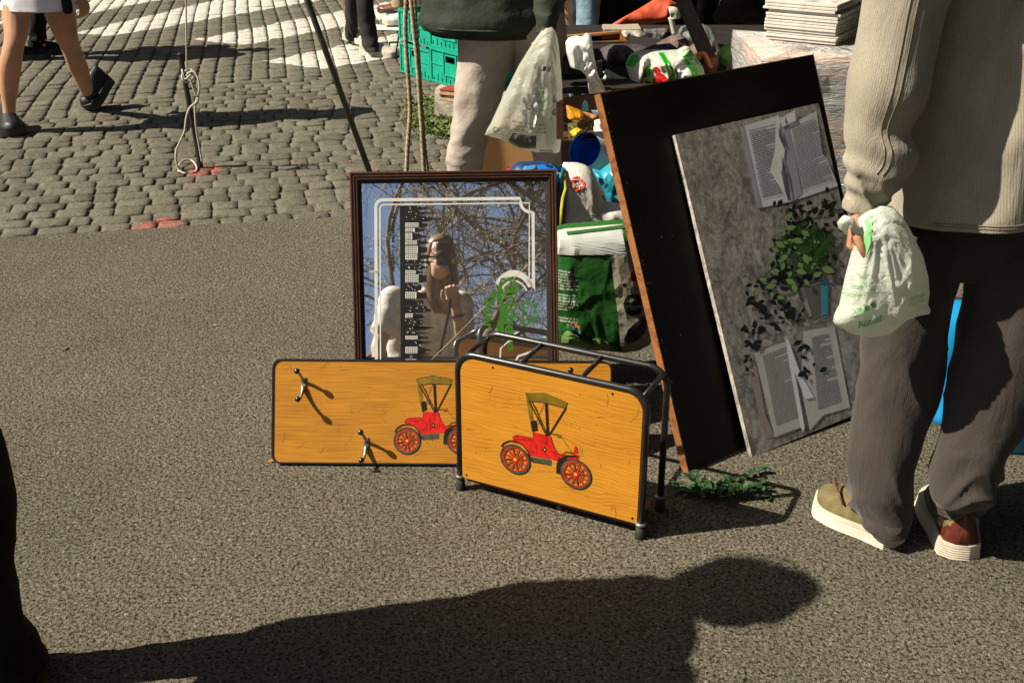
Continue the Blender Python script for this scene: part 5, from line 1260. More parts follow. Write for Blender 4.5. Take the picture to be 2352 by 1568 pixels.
# ============================================================ ROPES, STAKE, POLES
ROPE = mat('hemp_rope', (.33, .26, .17), .9, var=.25, vs=60, b=.5, bs=300); ROPEW = mat('white_cord', (.42, .38, .31), .85, var=.2, vs=60, b=.4, bs=300)
RUSTY = mat('dark_rusty_iron', (.030, .022, .017), .65, .3, var=.4, vs=30, b=.4); GPOLE = mat('dark_grey_pole', (.050, .052, .045), .5, var=.25, vs=20, b=.2)
def twisted(name, pts, r, label, pitch=.05, mt=ROPE, parent=None):
    mb = MB(); L = 0; pts = smooth3(pts, 28); t0 = Vector((1, 0, 0)); t1 = Vector((0, 1, 0))
    for s_ in range(3):
        q = []; L = 0
        for i, p in enumerate(pts):
            if i: L += (p - pts[i - 1]).length
            a = 2 * pi * (L / pitch + s_ / 3); q.append(p + (t0 * cos(a) + t1 * sin(a)) * r * .5)
        mb.tube(q, r * .56, 6)
    o = mb.build(name, mt, parent)
    if label: tag(o, label, 'rope', 'hemp ropes hanging behind the mirror')
    return o
Yr = 3.3
def rline(P_, Y=Yr): return [S(x, y, Y) for x, y in P_]
top = lambda a, b, z: a + (a - b) * ((z - a.z) / (a.z - b.z))
r1 = rline([(933, 0), (931, 60), (934, 130), (940, 210), (942, 260), (937, 330), (934, 392), (932, 470), (930, 560), (929, 640)]); r1 = [top(r1[0], r1[1], 2.6)] + r1 + [S(929, 688, 3.3)]
r2 = rline([(944, 0), (951, 70), (959, 150), (965, 240), (970, 320), (974, 392), (980, 480), (985, 560), (988, 640)], 3.34); r2 = [top(r2[0], r2[1], 2.6)] + r2 + [S(990, 684, 3.34)]
r3 = rline([(948, -60), (956, 70), (963, 170), (969, 270), (975, 340), (981, 392), (990, 480), (996, 560), (1000, 640)], 3.38); r3 = [top(r3[0], r3[1], 2.6)] + r3 + [S(1002, 676, 3.38)]
# the long straight pieces need many turns: subdivide by distance
def dens(P_):
    out = []
    for a, b in zip(P_, P_[1:]):
        n_ = max(1, int((b - a).length / .12))
        out += [a.lerp(b, k / n_) for k in range(n_)]
    return out + [P_[-1]]
twisted('rope', dens(r1), .0068, 'twisted hemp rope, leftmost of the three hanging behind the mirror')
twisted('rope', dens(r2), .0068, 'twisted hemp rope, the middle one of the three hanging behind the mirror')
twisted('rope', dens(r3), .0068, 'twisted hemp rope, rightmost of the three hanging behind the mirror')
pb = S(862, 430, 4.78); pt_ = S(705, 0, 4.75)
pb = pb + (pb - pt_) * (pb.z / (pt_.z - pb.z)) if pb.z > 0 else pb
mb = MB(); e_ = pt_ + (pt_ - pb).normalized() * 1.6; mb.tube([pb, pt_, e_], .0125, 14)
tp = tag(mb.build('tent_pole', GPOLE), 'slanting dark grey metal pole standing behind the upper left corner of the mirror', 'pole')
st_ = thing('iron_stake', 'rusty dark iron stake driven at a slant into the cobbles on a red paint mark', 'stake', G(463, 393))
sb = G(463, 393, -.02); stp = S(414, 126, 5.36)
mb = MB(); mb.tube([sb, stp], .0125, 8); mb.build('stake_bar', RUSTY, st_, angle=.6)
mb = MB(); mb.tube([stp, stp + (stp - sb).normalized() * .006], .0145, 8); mb.build('stake_head', RUSTY, st_)
Yk = 5.34
twisted('cord', None or dens([top(S(427, 0, Yk), S(428, 60, Yk), 2.4), S(427, 0, Yk), S(428, 80, Yk), S(429, 165, Yk)]), .0042, None, .03, ROPEW)
cord = bpy.data.objects['cord']; tag(cord, 'thin white cord tied round the rusty stake, its tail looped on the cobbles', 'cord')
def strand(pts, Y=Yk, r=.0048):
    mb = MB(); mb.tube(smooth3([S(x, y, Y - dy) for x, y, dy in pts], 6), r, 7); mb.build('strand', ROPEW, cord)
strand([(418, 160, 0), (424, 182, .03), (438, 172, .02), (440, 160, -.02), (426, 163, -.01), (418, 178, .03), (430, 190, .03), (444, 178, 0), (436, 166, 0)])
strand([(430, 170, .02), (445, 165, .02), (456, 185, .03), (458, 205, .03), (452, 222, .03), (445, 205, .03), (438, 186, .03), (428, 172, .02)])
strand([(432, 180, .02), (448, 200, .02), (456, 222, .02), (450, 236, .02), (436, 248, .02), (428, 270, .03), (424, 300, .04), (414, 325, .04), (405, 345, .04), (404, 368, .05), (412, 390, .05)])
strand([(452, 226, .02), (448, 250, .0), (450, 290, .0), (458, 340, 0), (464, 372, 0)])
mb = MB(); mb.tube(smooth3([G(410, 396, .006), G(412, 378, .02), G(424, 368, .02), G(442, 370, .012), (G(452, 385, .007)), G(446, 397, .006), G(425, 398, .006), G(411, 392, .012)], 6), .0048, 7); mb.build('strand', ROPEW, cord)

# ============================================================ CRATES, BOOKS, BOX
CRG = mat('green_crate_plastic', (.006, .30, .20), .42, var=.15, vs=10, b=.1, spec=.45); CRD = mat('crate_inside', (.004, .06, .045), .7, b=0)
def crate(loc, yaw, label):
    lx, ly, h = .38, .30, .195
    t_ = thing('crate', label, 'crate', loc, 'green plastic crates stacked in twos')
    M = Matrix.Rotation(yaw, 3, 'Z'); o = Vector(loc); Pq = lambda x, y, z: o + M @ Vector((x, y, z))
    def wall(c0, c1, nrm):
        mb = MB(); d = (c1 - c0); L = d.length; d.normalize(); n_ = nrm
        B = lambda a, b, c, z0, z1, t=.006: mb.add([c0 + d * x + n_ * y + Vector((0, 0, z)) for x in (a, b) for y in (c - t, c) for z in (z0, z1)], [(0, 1, 3, 2), (4, 6, 7, 5), (0, 4, 5, 1), (2, 3, 7, 6), (0, 2, 6, 4), (1, 5, 7, 3)])
        hw = min(.045, L * .14); m_ = L / 2
        B(0, L, 0, 0, .012); B(0, m_ - hw, 0, .012, .183); B(m_ + hw, L, 0, .012, .183); B(m_ - hw, m_ + hw, 0, .012, .122); B(m_ - hw, m_ + hw, 0, .158, .183)
        B(0, L, .009, .178, .195, .015); B(0, L, .006, 0, .010, .01)
        B(0, .014, .007, .01, .18, .008); B(L - .014, L, .007, .01, .18, .008); B(m_ - hw - .02, m_ - hw - .010, .006, .05, .178, .007); B(m_ + hw + .010, m_ + hw + .02, .006, .05, .178, .007)
        B(m_ - hw - .02, m_ + hw + .02, .006, .050, .057, .007); B(.014, m_ - hw - .02, .005, .1, .106, .006); B(m_ + hw + .02, L - .014, .005, .1, .106, .006)
        k_ = 9
        for i in range(k_): x = .03 + (L - .06) * i / (k_ - 1); B(x - .003, x + .003, .005, .010, .034 + .016 * (i % 2), .006)
        return mb.build('side_wall', CRG, t_, smooth=False)
    c = [Pq(-lx / 2, -ly / 2, 0), Pq(lx / 2, -ly / 2, 0), Pq(lx / 2, ly / 2, 0), Pq(-lx / 2, ly / 2, 0)]
    ns = [M @ Vector(v) for v in ((0, -1, 0), (1, 0, 0), (0, 1, 0), (-1, 0, 0))]
    for i in range(4): wall(c[i], c[(i + 1) % 4], ns[i])
    mb = MB(); mb.box(Pq(0, 0, .008), lx - .015, ly - .015, .006, M); mb.build('bottom', CRD, t_, smooth=False)
    return t_
ya = radians(38)
ca_ = S(1015, 200, 6.35); cz = .172
for k, lb in enumerate(('green plastic crate on the stone kerb, lower of the two by the red book', 'green crate on top of the one by the red book, under the jacket hem')):
    crate((ca_.x + .16, ca_.y + .20, cz + k * .196), radians(-52), lb)
gb = G(934, 188)
for k, lb in enumerate(('lower green crate of the farther stack, standing on the cobbles', 'upper green crate of the farther stack, behind the hemp ropes')):
    crate((gb.x + .17, gb.y + .24, .003 + k * .212), radians(-55), lb)
bk = S(1030, 208, 6.1)
RED = mat('red_cloth_cover', (.26, .035, .03), .6); PAGE = mat('aged_page_edge', (.42, .30, .18), .8, var=.2, vs=20, b=.3)
for k, (nm_, z0, lb, c_) in enumerate((('book', .0, 'brown book lying under the red one on the kerb', mat('tan_cover', (.16, .08, .04), .6)), ('book', .032, 'red covered book topmost on the kerb beside the crates', RED))):
    t_ = thing('book', lb, 'book', (bk.x + .03, bk.y, .172 + z0)); M = Matrix.Rotation(radians(-30 + k * 4), 3, 'Z'); c = Vector((bk.x + .06, bk.y, .174 + z0))
    mb = MB(); mb.box(c + Vector((0, 0, .0145)), .17, .12, .023, M); mb.build('page_block', PAGE, t_, smooth=False)
    for z in (.0015, .0275): mb = MB(); mb.box(c + Vector((0, 0, z)), .18, .13, .003, M); mb.build('cover', c_, t_, smooth=False)
    mb = MB(); mb.box(c + M @ Vector((.09, 0, .0145)), .004, .13, .0225, M); mb.build('spine', c_, t_, smooth=False)
CARD = mat('cardboard', (.50, .27, .11), .85, var=.08, vs=8, grain=.2, b=.15)
o = G(1160, 488); t_ = thing('cardboard_box', 'plain orange brown cardboard box on the ground behind the legs in beige cotton', 'box', o)
yb_ = 4.9; p0 = S(1102, 390, yb_); p1 = S(1240, 390, yb_); tz = S(1170, 300, yb_).z
for nm_, a, b_, c_, d_ in (('side', p0.x, p1.x, yb_, yb_ + .004), ('side', p0.x, p1.x, yb_ + .3, yb_ + .304), ('side', p0.x, p0.x + .004, yb_ + .004, yb_ + .3), ('side', p1.x - .004, p1.x, yb_ + .004, yb_ + .3)):
    mb = MB(); mb.box(((a + b_) / 2, (c_ + d_) / 2, tz / 2 + .002), b_ - a, d_ - c_, tz, None); mb.build(nm_, CARD, t_, smooth=False)
mb = MB(); mb.box(((p0.x + p1.x) / 2, yb_ + .152, tz + .005), p1.x - p0.x, .304, .004, Matrix.Rotation(.02, 3, 'X')); mb.build('flap', CARD, t_, smooth=False)
mb = MB(); q = G(896, 66); mb.box(q + Vector((0, 0, .006)), .30, .22, .008, Matrix.Rotation(-.2, 3, 'Z'), .002); tag(mb.build('white_board', mat('white_laminate', (.6, .6, .57), .4)), 'thin white board lying on the cobbles under the silvery shoe', 'board')
mb = MB(); mb.tube([G(908, 134), S(919, 60, 8.0)], .006, 6); tag(mb.build('thin_rod', GPOLE), 'thin dark rod leaning on the farther green crates', 'rod')

# ============================================================ STALL TABLE AND WHAT IS ON IT
TZ = .66; TX0, TX1, TY0, TY1 = S(1290, 285, 4.15).x, S(1960, 285, 4.15).x + .5, 4.15, 5.5
TBL = mat('dark_table_top', (.014, .011, .009), .7, var=.3, b=.2); GSTEEL = mat('grey_painted_steel', (.19, .19, .165), .5, .2, var=.15, b=.15)
tb = thing('stall_table', 'dark stall table on grey steel legs, heaped with second-hand goods', 'table', ((TX0 + TX1) / 2, (TY0 + TY1) / 2, 0))
mb = MB(); mb.box(((TX0 + TX1) / 2, (TY0 + TY1) / 2, TZ - .012), TX1 - TX0, TY1 - TY0, .024, None, .003); mb.build('table_top', TBL, tb, smooth=False)
for x in (TX0 + .06, TX1 - .06):
    for y in (TY0 + .08, TY1 - .08): mb = MB(); mb.tube([Vector((x, y, 0)), Vector((x, y, TZ - .024))], .016, 12); mb.build('leg', GSTEEL, tb)
lt = S(1389, 300, 4.02); t_ = thing('metal_post', 'grey steel post with a white round cap in front of the stall table', 'post', (lt.x, lt.y, 0))
mb = MB(); mb.tube([Vector((lt.x, lt.y, 0)), Vector((lt.x, lt.y, lt.z))], .0125, 14); mb.build('tube', GSTEEL, t_)
CAPM = mat('grubby_white_cap', (.55, .52, .45), .5, var=.12, b=.15); mb = MB(); z = lt.z; mb.tube([Vector((lt.x, lt.y, z + d_)) for d_ in (-.002, .0, .012, .013, .030, .033, .034)], [.036, .040, .040, .0375, .0385, .0385, .036], 28); mb.build('cap', CAPM, t_, angle=.5)
def pou(name, label, cat, outl, c, Y, T, m, wr=.012, ws=10, pw=2.0, seed=0.0, lean=0.0, yaw=0.0, nr=20, na=64, group=None, prints=()):
    p = Pouch(outl, upright(c[0], c[1], Y, yaw, lean), T, wr, ws, pw, .8, seed, c)
    o = p.mesh(nr=nr, na=na).build(name, m); tag(o, label, cat, group); return p, o
CL_BLK = mat('black_knit', (.062, .056, .058), .9, var=.4, b=.7, bs=50, bd=.004, spec=.15); CL_BRN = mat('dark_brown_cloth', (.11, .075, .066), .9, var=.35, b=.6, bs=40, bd=.004, spec=.15)
z3 = lambda pts: [(1270 + x * .16, y * .16) for x, y in pts]
# wooden drawer tray standing on its side
DRW = woody('orange_wood', (.42, .17, .04), (.55, .26, .075), 1.0, .5, (1, 8, 8), 1.5)
dp = leaning(S(1372, 190, 5.05), radians(8), .15); t_ = thing('drawer_tray', 'orange wooden drawer with a slot handle standing on the stall table', 'drawer', S(1372, 150, 5.05) - Vector((0, 0, .1)))
def zbox(pts4, d0, d1, name, m, par):
    mb = MB(); q = [dp.at(*p) for p in z3(pts4)]; mb.prism([p + dp.n * d0 for p in q], dp.n * (d1 - d0)); mb.build(name, m, par, smooth=False)
zbox([(210, 515), (985, 450), (990, 480), (215, 545)], -.12, .0, 'top_rail', DRW, t_); zbox([(215, 545), (240, 543), (240, 640), (215, 640)], -.12, .0, 'side', DRW, t_); zbox([(965, 480), (990, 480), (1065, 590), (1050, 640), (970, 600)], -.12, .0, 'side', DRW, t_)
zbox([(240, 620), (1050, 575), (1060, 625), (700, 690), (240, 720)], -.01, .02, 'front_lower', DRW, t_); zbox([(240, 722), (1000, 690), (960, 860), (640, 900), (240, 900)], -.02, .01, 'front_panel', DRW, t_); zbox([(720, 500), (965, 480), (970, 575), (720, 595)], -.05, -.03, 'back_panel', mat('drawer_inside', (.22, .09, .03), .6), t_)
BX = mat('grey_card', (.30, .25, .19), .85, var=.1, b=.1)
for k, (q, lb) in enumerate((([(740, 425), (985, 425), (990, 470), (735, 470)], 'small grey cardboard box behind the orange drawer'), ([(985, 430), (1265, 418), (1310, 520), (1030, 535)], 'grey beige card box, upper one right of the orange drawer'), ([(1080, 536), (1310, 522), (1470, 628), (1080, 630)], 'grey beige card box, lower one right of the orange drawer'))):
    pl_ = upright(*z3([q[0]])[0], 5.3 - k * .04); mb = MB(); mb.prism([pl_.at(*p) for p in z3(q)], Vector((0, .14, .0))); tag(mb.build('card_box', BX, smooth=False), lb, 'box')
pou('cloth_heap', 'heap of crumpled black knitwear on the stall table beside the orange drawer', 'clothes', z3([(630, 800), (700, 690), (860, 640), (1060, 640), (1250, 640), (1420, 700), (1400, 900), (1250, 1100), (1090, 1200), (900, 1260), (700, 1290), (610, 1100), (610, 900)]), (1424, 150), 4.75, .11, CL_BLK, .06, 13, seed=2)
pou('cloth_roll', 'rolled grey black sweater on top of the black knitwear heap', 'clothes', z3([(770, 830), (800, 720), (880, 650), (1050, 650), (1170, 740), (1120, 860), (960, 890), (900, 930), (800, 900)]), (1424, 126), 4.6, .05, mat('charcoal_knit', (.11, .10, .10), .9, var=.3, b=.7, bs=60, bd=.004), .03, 15, seed=5)
pou('cloth_heap', 'dark brown garment folded on the stall table, left of the slanting beam', 'clothes', z3([(1380, 700), (1550, 600), (1750, 490), (1900, 450), (2010, 500), (2060, 650), (2030, 800), (1850, 820), (1500, 800)]), (1552, 105), 5.0, .09, CL_BRN, .05, 10, seed=8)
pou('scarf', 'patterned dark scarf behind the pasta bag on the stall table', 'scarf', z3([(1290, 410), (1420, 420), (1650, 400), (1700, 500), (1560, 600), (1470, 625), (1380, 560), (1310, 480)]), (1512, 80), 5.2, .05, mat('patterned_scarf', (.08, .075, .07), .85, var=.9, vs=50, b=.5), .03, 14, seed=9)
WB = film('white_bag_film', (.74, .75, .72), .35, 0, .35, .6, 26)
_, wbg = pou('plastic_bag', 'upright bundled white plastic bag on the stall table by the orange drawer', 'bag', z3([(180, 600), (230, 540), (330, 510), (420, 530), (480, 470), (560, 520), (565, 660), (600, 850), (640, 1050), (700, 1180), (765, 1310), (620, 1340), (495, 1350), (520, 1260), (470, 1080), (400, 1010), (250, 960), (190, 740)]), (1350, 150), 3.97, .04, WB, .030, 16, seed=12, nr=24, na=80)
SUIT = mat('black_leather_case', (.012, .011, .011), .5, var=.3, b=.3); mb = MB(); a = S(1297, 215, 4.25); b_ = S(1392, 190, 4.25); mb.box(((a.x + b_.x) / 2, 4.42, TZ + .035), b_.x - a.x, .22, .07, None, .012); o = mb.build('suitcase', SUIT, angle=.6); tag(o, 'flat black suitcase lying on the stall table under the white bag', 'suitcase')
mb = MB(); q = upright(1320, 190, 4.30); lay_poly(mb, [(1307, 205), (1316, 206), (1326, 210), (1318, 213)], lambda x, y: q.at(x, y) + Vector((0, -.006, 0))); mb.build('sticker', mat('orange_sticker', (.6, .25, .03), .5), o, smooth=False)
STW = mat('off_white_strap', (.50, .50, .42), .6, b=.2); t_ = thing('strap_bundle', 'tangle of off-white straps on the stall table left of the pasta bag', 'strap', S(1405, 195, 4.3))
for pts in ([(740, 1060), (780, 1030), (830, 1060), (960, 1130), (1040, 1150)], [(800, 1060), (760, 1120), (740, 1180), (770, 1225), (800, 1230)], [(820, 1070), (830, 1130), (870, 1170), (960, 1180)], [(880, 1100), (930, 1150), (880, 1200), (830, 1250)], [(840, 1290), (900, 1250), (980, 1210), (1040, 1180)]):
    mb = MB(); mb.tube(smooth3([S(1270 + x * .16, y * .16, 4.3) for x, y in pts], 5), .009, 8); mb.build('strap', STW, t_)
pou('cloth_heap', 'crumpled navy garment between the black knitwear and the pasta bag', 'clothes', [(1440, 190), (1448, 150), (1470, 118), (1500, 104), (1540, 100), (1568, 120), (1572, 160), (1540, 185), (1490, 200)], (1505, 150), 4.62, .08, mat('navy_garment', (.045, .052, .075), .9, var=.3, b=.6, bs=50, bd=.004), .05, 14, seed=31)
pou('cloth_heap', 'crumpled brown fleece behind the terracotta mug', 'clothes', [(1560, 160), (1572, 118), (1600, 96), (1634, 92), (1656, 112), (1660, 150), (1630, 170)], (1610, 132), 4.85, .08, mat('brown_fleece', (.13, .085, .07), .95, var=.3, b=.7, bs=60, bd=.004), .05, 13, seed=37)
pou('cloth_heap', 'folded dark grey trousers behind the suitcase on the stall table', 'clothes', [(1296, 185), (1300, 152), (1330, 136), (1372, 132), (1404, 150), (1404, 190)], (1350, 165), 4.70, .06, mat('grey_trousers_cloth', (.085, .08, .08), .9, var=.3, b=.6, bs=40, bd=.004), .04, 13, seed=41)
pou('cloth_heap', 'pale striped towel heap at the far side of the stall table', 'clothes', [(1392, 112), (1400, 84), (1432, 70), (1470, 70), (1496, 88), (1490, 112)], (1445, 95), 5.25, .06, mat('striped_towel', (.30, .27, .24), .9, var=.5, vs=40, b=.6, bs=50), .04, 13, seed=43)
# the pasta carrier bag
PB = film('printed_carrier_film', (.58, .58, .52), .25, 0, .35, .5, 24)
pb_, o = pou('shopping_bag', 'shopping bag printed with pasta, tomatoes and green bands, above the dark leaning board', 'bag', z3([(1040, 930), (1100, 790), (1230, 735), (1350, 722), (1480, 710), (1640, 722), (1800, 720), (1870, 680), (1940, 660), (2030, 780), (2110, 900), (2160, 980), (2180, 1080), (1900, 1230), (1500, 1330), (1200, 1360), (1150, 1290), (1120, 1180), (1080, 1060)]), (1525, 160), 4.3, .10, PB, .03, 12, seed=15, nr=26, na=90)
A = pb_.at; GRB = flat('bag_green', (.015, .30, .015), .35, coat=.4); LGB = flat('bag_light_green', (.16, .48, .05), .4)
for nm_, m_, pl_ in (('green_print', GRB, [[(1045, 925), (1110, 790), (1210, 755), (1225, 800), (1180, 850), (1140, 930)], [(1800, 720), (1870, 690), (1935, 668), (2030, 790), (2130, 950), (2140, 1060), (1980, 1090), (1930, 960), (1870, 840)], [(1480, 712), (1555, 712), (1620, 800), (1680, 950), (1705, 1120), (1650, 1160), (1620, 1000), (1570, 850)]]),
                     ('light_green_print', LGB, [[(1300, 900), (1385, 880), (1400, 1060), (1410, 1200), (1370, 1215), (1330, 1040)], [(2090, 960), (2120, 950), (2130, 1050), (2112, 1055)], [(1100, 1110), (1150, 1180), (1180, 1260), (1030, 1290)]]),
                     ('tomato_print', flat('print_tomato', (.48, .015, .012), .4), [[(1400, 890), (1450, 885), (1490, 920), (1480, 960), (1540, 985), (1590, 1030), (1570, 1090), (1500, 1110), (1460, 1130), (1420, 1140), (1400, 1060), (1440, 1000), (1400, 950)]]),
                     ('food_print', flat('print_food', (.30, .16, .06), .5, ), [[(1230, 1100), (1300, 1080), (1340, 1130), (1360, 1220), (1270, 1235)], [(1420, 1150), (1560, 1110), (1640, 1110), (1650, 1150), (1420, 1200)], [(1560, 900), (1600, 930), (1640, 1060), (1610, 1080), (1580, 1000)]]),
                     ('dark_food_print', flat('print_dark_food', (.05, .035, .015), .5), [[(1255, 920), (1300, 910), (1310, 1040), (1250, 1080)], [(1690, 890), (1740, 960), (1750, 1060), (1710, 1110), (1690, 1000)], [(1490, 870), (1560, 860), (1580, 940), (1520, 950)]]),
                     ('yellow_print', flat('print_yellow', (.62, .50, .02), .4), [[(1165, 1165), (1250, 1150), (1265, 1225), (1180, 1245)]]),
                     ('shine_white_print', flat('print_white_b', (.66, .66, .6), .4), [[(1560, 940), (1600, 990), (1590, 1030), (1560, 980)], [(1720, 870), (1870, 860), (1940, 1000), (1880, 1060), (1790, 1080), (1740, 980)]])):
    mb = MB()
    for q_ in pl_: lay_poly(mb, z3(q_), lambda x, y: A(x, y, .003), 2)
    mb.build(nm_, m_, o, smooth=False)
t_ = thing('mug', 'terracotta mug with a loop handle behind the slanting beam foot', 'mug', S(1614, 150, 4.45))
c = S(1624, 150, 4.45); TER = mat('terracotta', (.42, .14, .06), .6); mb = MB(); mb.tube([c + Vector((0, 0, d_)) for d_ in (-.06, -.05, .03, .035)], [.034, .04, .042, .038], 20); mb.build('cup', mat('dark_mug', (.12, .04, .02), .6), t_)
mb = MB(); mb.tube(smooth3([S(1270 + x * .16, y * .16, 4.41) for x, y in ((2085, 850), (2100, 790), (2160, 780), (2200, 850), (2260, 980))], 5), .011, 8); mb.build('handle', TER, t_)
t_ = thing('slanting_beam', 'thick weathered dark wooden beam slanting down behind the dark panel', 'beam', S(1800, 480, 4.42))
a, b_ = S(1568, 0, 4.6), S(1643, 170, 4.5); d_ = (b_ - a).normalized(); b2 = a + d_ * (a.z / -d_.z); a2 = a - d_ * 1.2
mb = MB(); ax = d_.cross(Vector((0, 1, 0))).normalized(); ay = ax.cross(d_); mb.loft([[p + ax * x * .028 + ay * y * .02 for x, y in ((-1, -.8), (-.8, -1), (.8, -1), (1, -.8), (1, .8), (.8, 1), (-.8, 1), (-1, .8))] for p in (a2, a, b_, b2)]); mb.build('beam', woody('weathered_beam', (.045, .038, .03), (.085, .075, .06), 1, .75, (12, 12, 1.5), 3), t_, smooth=False)
pou('leaf_green_bag', 'crumpled lime green bag on the stall table right of the slanting beam', 'bag', [(1648, 122), (1660, 108), (1690, 95), (1704, 100), (1707, 120), (1704, 145), (1690, 165), (1664, 170), (1652, 150)], (1680, 132), 4.6, .07, film('lime_film', (.30, .62, .08), .4, 0, .4, .6, 26), .03, 14, seed=3)
pou('grey_cloth', 'small grey brown fleece bundle beside the lime green bag', 'clothes', [(1662, 170), (1672, 150), (1695, 140), (1706, 126), (1716, 128), (1712, 142), (1704, 160), (1700, 180), (1670, 185)], (1688, 160), 4.45, .04, mat('grey_fleece', (.16, .13, .12), .95, b=.6, bs=80), .02, 16, seed=4)
pou('red_cloth', 'faded red cloth between the fleece bundle and the wrapped pallet', 'cloth', [(1692, 160), (1704, 146), (1722, 138), (1740, 134), (1756, 150), (1750, 180), (1700, 185)], (1724, 158), 4.6, .05, mat('faded_red_cloth', (.26, .08, .055), .95, b=.6, bs=60), .02, 12, seed=6)
pou('clear_cover', 'translucent grey plastic cover behind the slanting beam', 'cover', z3([(1790, 470), (1840, 390), (1930, 360), (2150, 345), (2260, 400), (2350, 500), (2370, 720), (2300, 860), (2150, 860), (2020, 800), (1900, 560)]), (1610, 95), 4.95, .10, film('grey_film', (.28, .31, .31), .4, .25, .3, .5, 14), .03, 9, seed=11)
t_ = thing('white_cane', 'white handled cane standing among the scarves on the stall table', 'cane', S(1549, 80, 4.9))
mb = MB(); mb.tube(smooth3([S(1270 + x * .16, y * .16, 4.9) for x, y in ((1690, 250), (1715, 350), (1748, 500))], 4), .011, 8); mb.build('shaft', STW, t_)
mb = MB(); mb.tube(smooth3([S(1270 + x * .16, y * .16, 4.9) for x, y in ((1675, 180), (1705, 175), (1745, 190), (1760, 270))], 4), .022, 10); mb.build('handle', STW, t_)
# red tarpaulin and the dark depths of the stall
RT = mat('red_orange_tarp', (.40, .055, .018), .7, var=.15, b=.4, bs=20, bd=.006); pl_ = upright(1500, 40, 5.62, .0, .5)
pp = z3([(742, 412), (1000, 260), (1250, 120), (1440, 0), (1560, -60), (1680, 0), (1815, 72), (1760, 180), (1700, 300), (1400, 350), (1000, 400)])
P3 = Pouch(pp, pl_, .03, .03, 6, 2, .5, 2.0, (1480, 40)); tag(P3.mesh(nr=16, na=60).build('red_tarp', RT), 'red orange tarpaulin stretched behind the stall table', 'tarpaulin')
DRP = mat('black_stall_canvas', (.006, .0065, .006), .95, var=.3, vs=4, b=.5, bs=20, bd=.01, spec=.1)
mb = MB(); g0, g1 = S(1385, 0, 7.2), S(2700, 0, 7.2); vs = []; n_ = 80
for j, z in enumerate((.0, 1.2, 2.6)):
    for k in range(n_ + 1): x = lin(k / n_, g0.x, g1.x + 1.2); vs.append(Vector((x, 7.2 + .05 * sin(x * 14) + .03 * sin(x * 31), z)))
mb.add(vs, [(j * (n_ + 1) + k, j * (n_ + 1) + k + 1, (j + 1) * (n_ + 1) + k + 1, (j + 1) * (n_ + 1) + k) for j in range(2) for k in range(n_)])
o = mb.build('stall_canvas', DRP); sm_ = o.modifiers.new('thickness', 'SOLIDIFY'); sm_.thickness = .004; tag(o, 'black canvas hanging as the back wall of the market stall', 'canvas')
mb = MB(); mb.box(((g0.x + g1.x) / 2 + .6, 5.85, 2.62), g1.x - g0.x + 1.2, 3.2, .02); tag(mb.build('stall_roof', DRP), 'unseen dark canvas roof over the market stall, extended to block sky light', 'roof')  # out of view, drawn forward over the table to block sky light
mb = MB(); mb.tube([S(1779, 40, 6.6), S(1778, -80, 6.6)], .010, 8); mb.tube([S(1778, -80, 6.6), Vector((S(1778, -80, 6.6).x, 6.6, 2.6))], .010, 8); tag(mb.build('hanging_rod', GSTEEL), 'thin pale rod hanging in the dark of the stall', 'rod')
mb = MB(); mb.tube([S(1786, 32, 6.4), S(1812, 22, 6.4)], .012, 8); tag(mb.build('short_stick', STW), 'short pale stick beside the thin rod in the dark of the stall', 'stick')
for k, (x, y, s_, c_) in enumerate(((1850, 10, .10, (.05, .06, .07)), (1900, 18, .08, (.10, .09, .07)), (1700, 20, .14, (.012, .012, .011)), (1880, 2, .07, (.12, .03, .03)), (1935, 8, .09, (.09, .09, .08)))):
    q = S(x, y, 6.2); mb = MB(); mb.ball(q, (s_, s_ * .8, s_ * .7), 16, 10)
    for v in mb.v: v += (v - q) * .5 * nz(v, 9, k)
    tag(mb.build('cloth_bundle', mat('bundle_cloth_%d' % k, c_, .9, var=.5, b=.5)), ('blue grey', 'dull tan', 'black', 'dark red', 'pale grey')[k] + ' cloth bundle hanging in the shade at the back of the stall', 'bundle')

# ---- frames wrapped in film, and the two piles of framed pictures on top
FILM = film('stretch_film', (.80, .81, .80), .08, .50, .09, 1.0, 4.0, (2.2, 2.2, 14), .03); FRO = mat('orange_frame_wood', (.45, .19, .08), .5, var=.2, vs=20, b=.2)
wx0, wx1, wy = S(1735, 150, 4.0).x, S(2040, 150, 4.0).x, 3.95; zt = S(1850, 111, 4.1).z
t_ = thing('wrapped_pallet', 'stack of orange wooden frames and plant pictures wrapped in clear stretch film', 'pallet', ((wx0 + wx1) / 2, wy + .3, 0))
GREYP = mat('grey_picture', (.17, .165, .15), .6, var=.5, vs=14, b=0)
z = .02; k = 0; R = random.Random(12)
while z < zt - .02:
    h = .022; y0 = wy + R.uniform(0, .02); x0 = wx0 + .02 + R.uniform(0, .015); big_ = k % 3 == 2
    zz = z + h / 2
    mb = MB(); mb.box(((x0 + wx1) / 2, y0 + .24, zz), wx1 - x0, .46, h * (.9 if big_ else .8), None, .003); mb.build('frame', FRO if zz > zt - .05 or big_ and zz > .35 else GREYP, t_, smooth=False); z += h; k += 1
pf = upright(1920, 250, wy - .022); q0 = pf.loc(1880, 200); q1 = pf.loc(1975, 290)
mb = MB(); mb.pbox(pf, q0[0], q1[1], q1[0], q0[1], -.012, .0); pic = mb.build('plant_picture', mat('pale_picture', (.30, .28, .25), .6, var=.3, vs=10, b=0), t_, smooth=False)
for yy, hh in ((291, 9), (306, 22)):
    a = pf.loc(1860, yy); b_ = pf.loc(1985, yy + hh); mb = MB(); mb.pbox(pf, a[0], b_[1], b_[0], a[1], -.012, .006); mb.build('frame_rail', FRO, t_, smooth=False)
mb = MB()
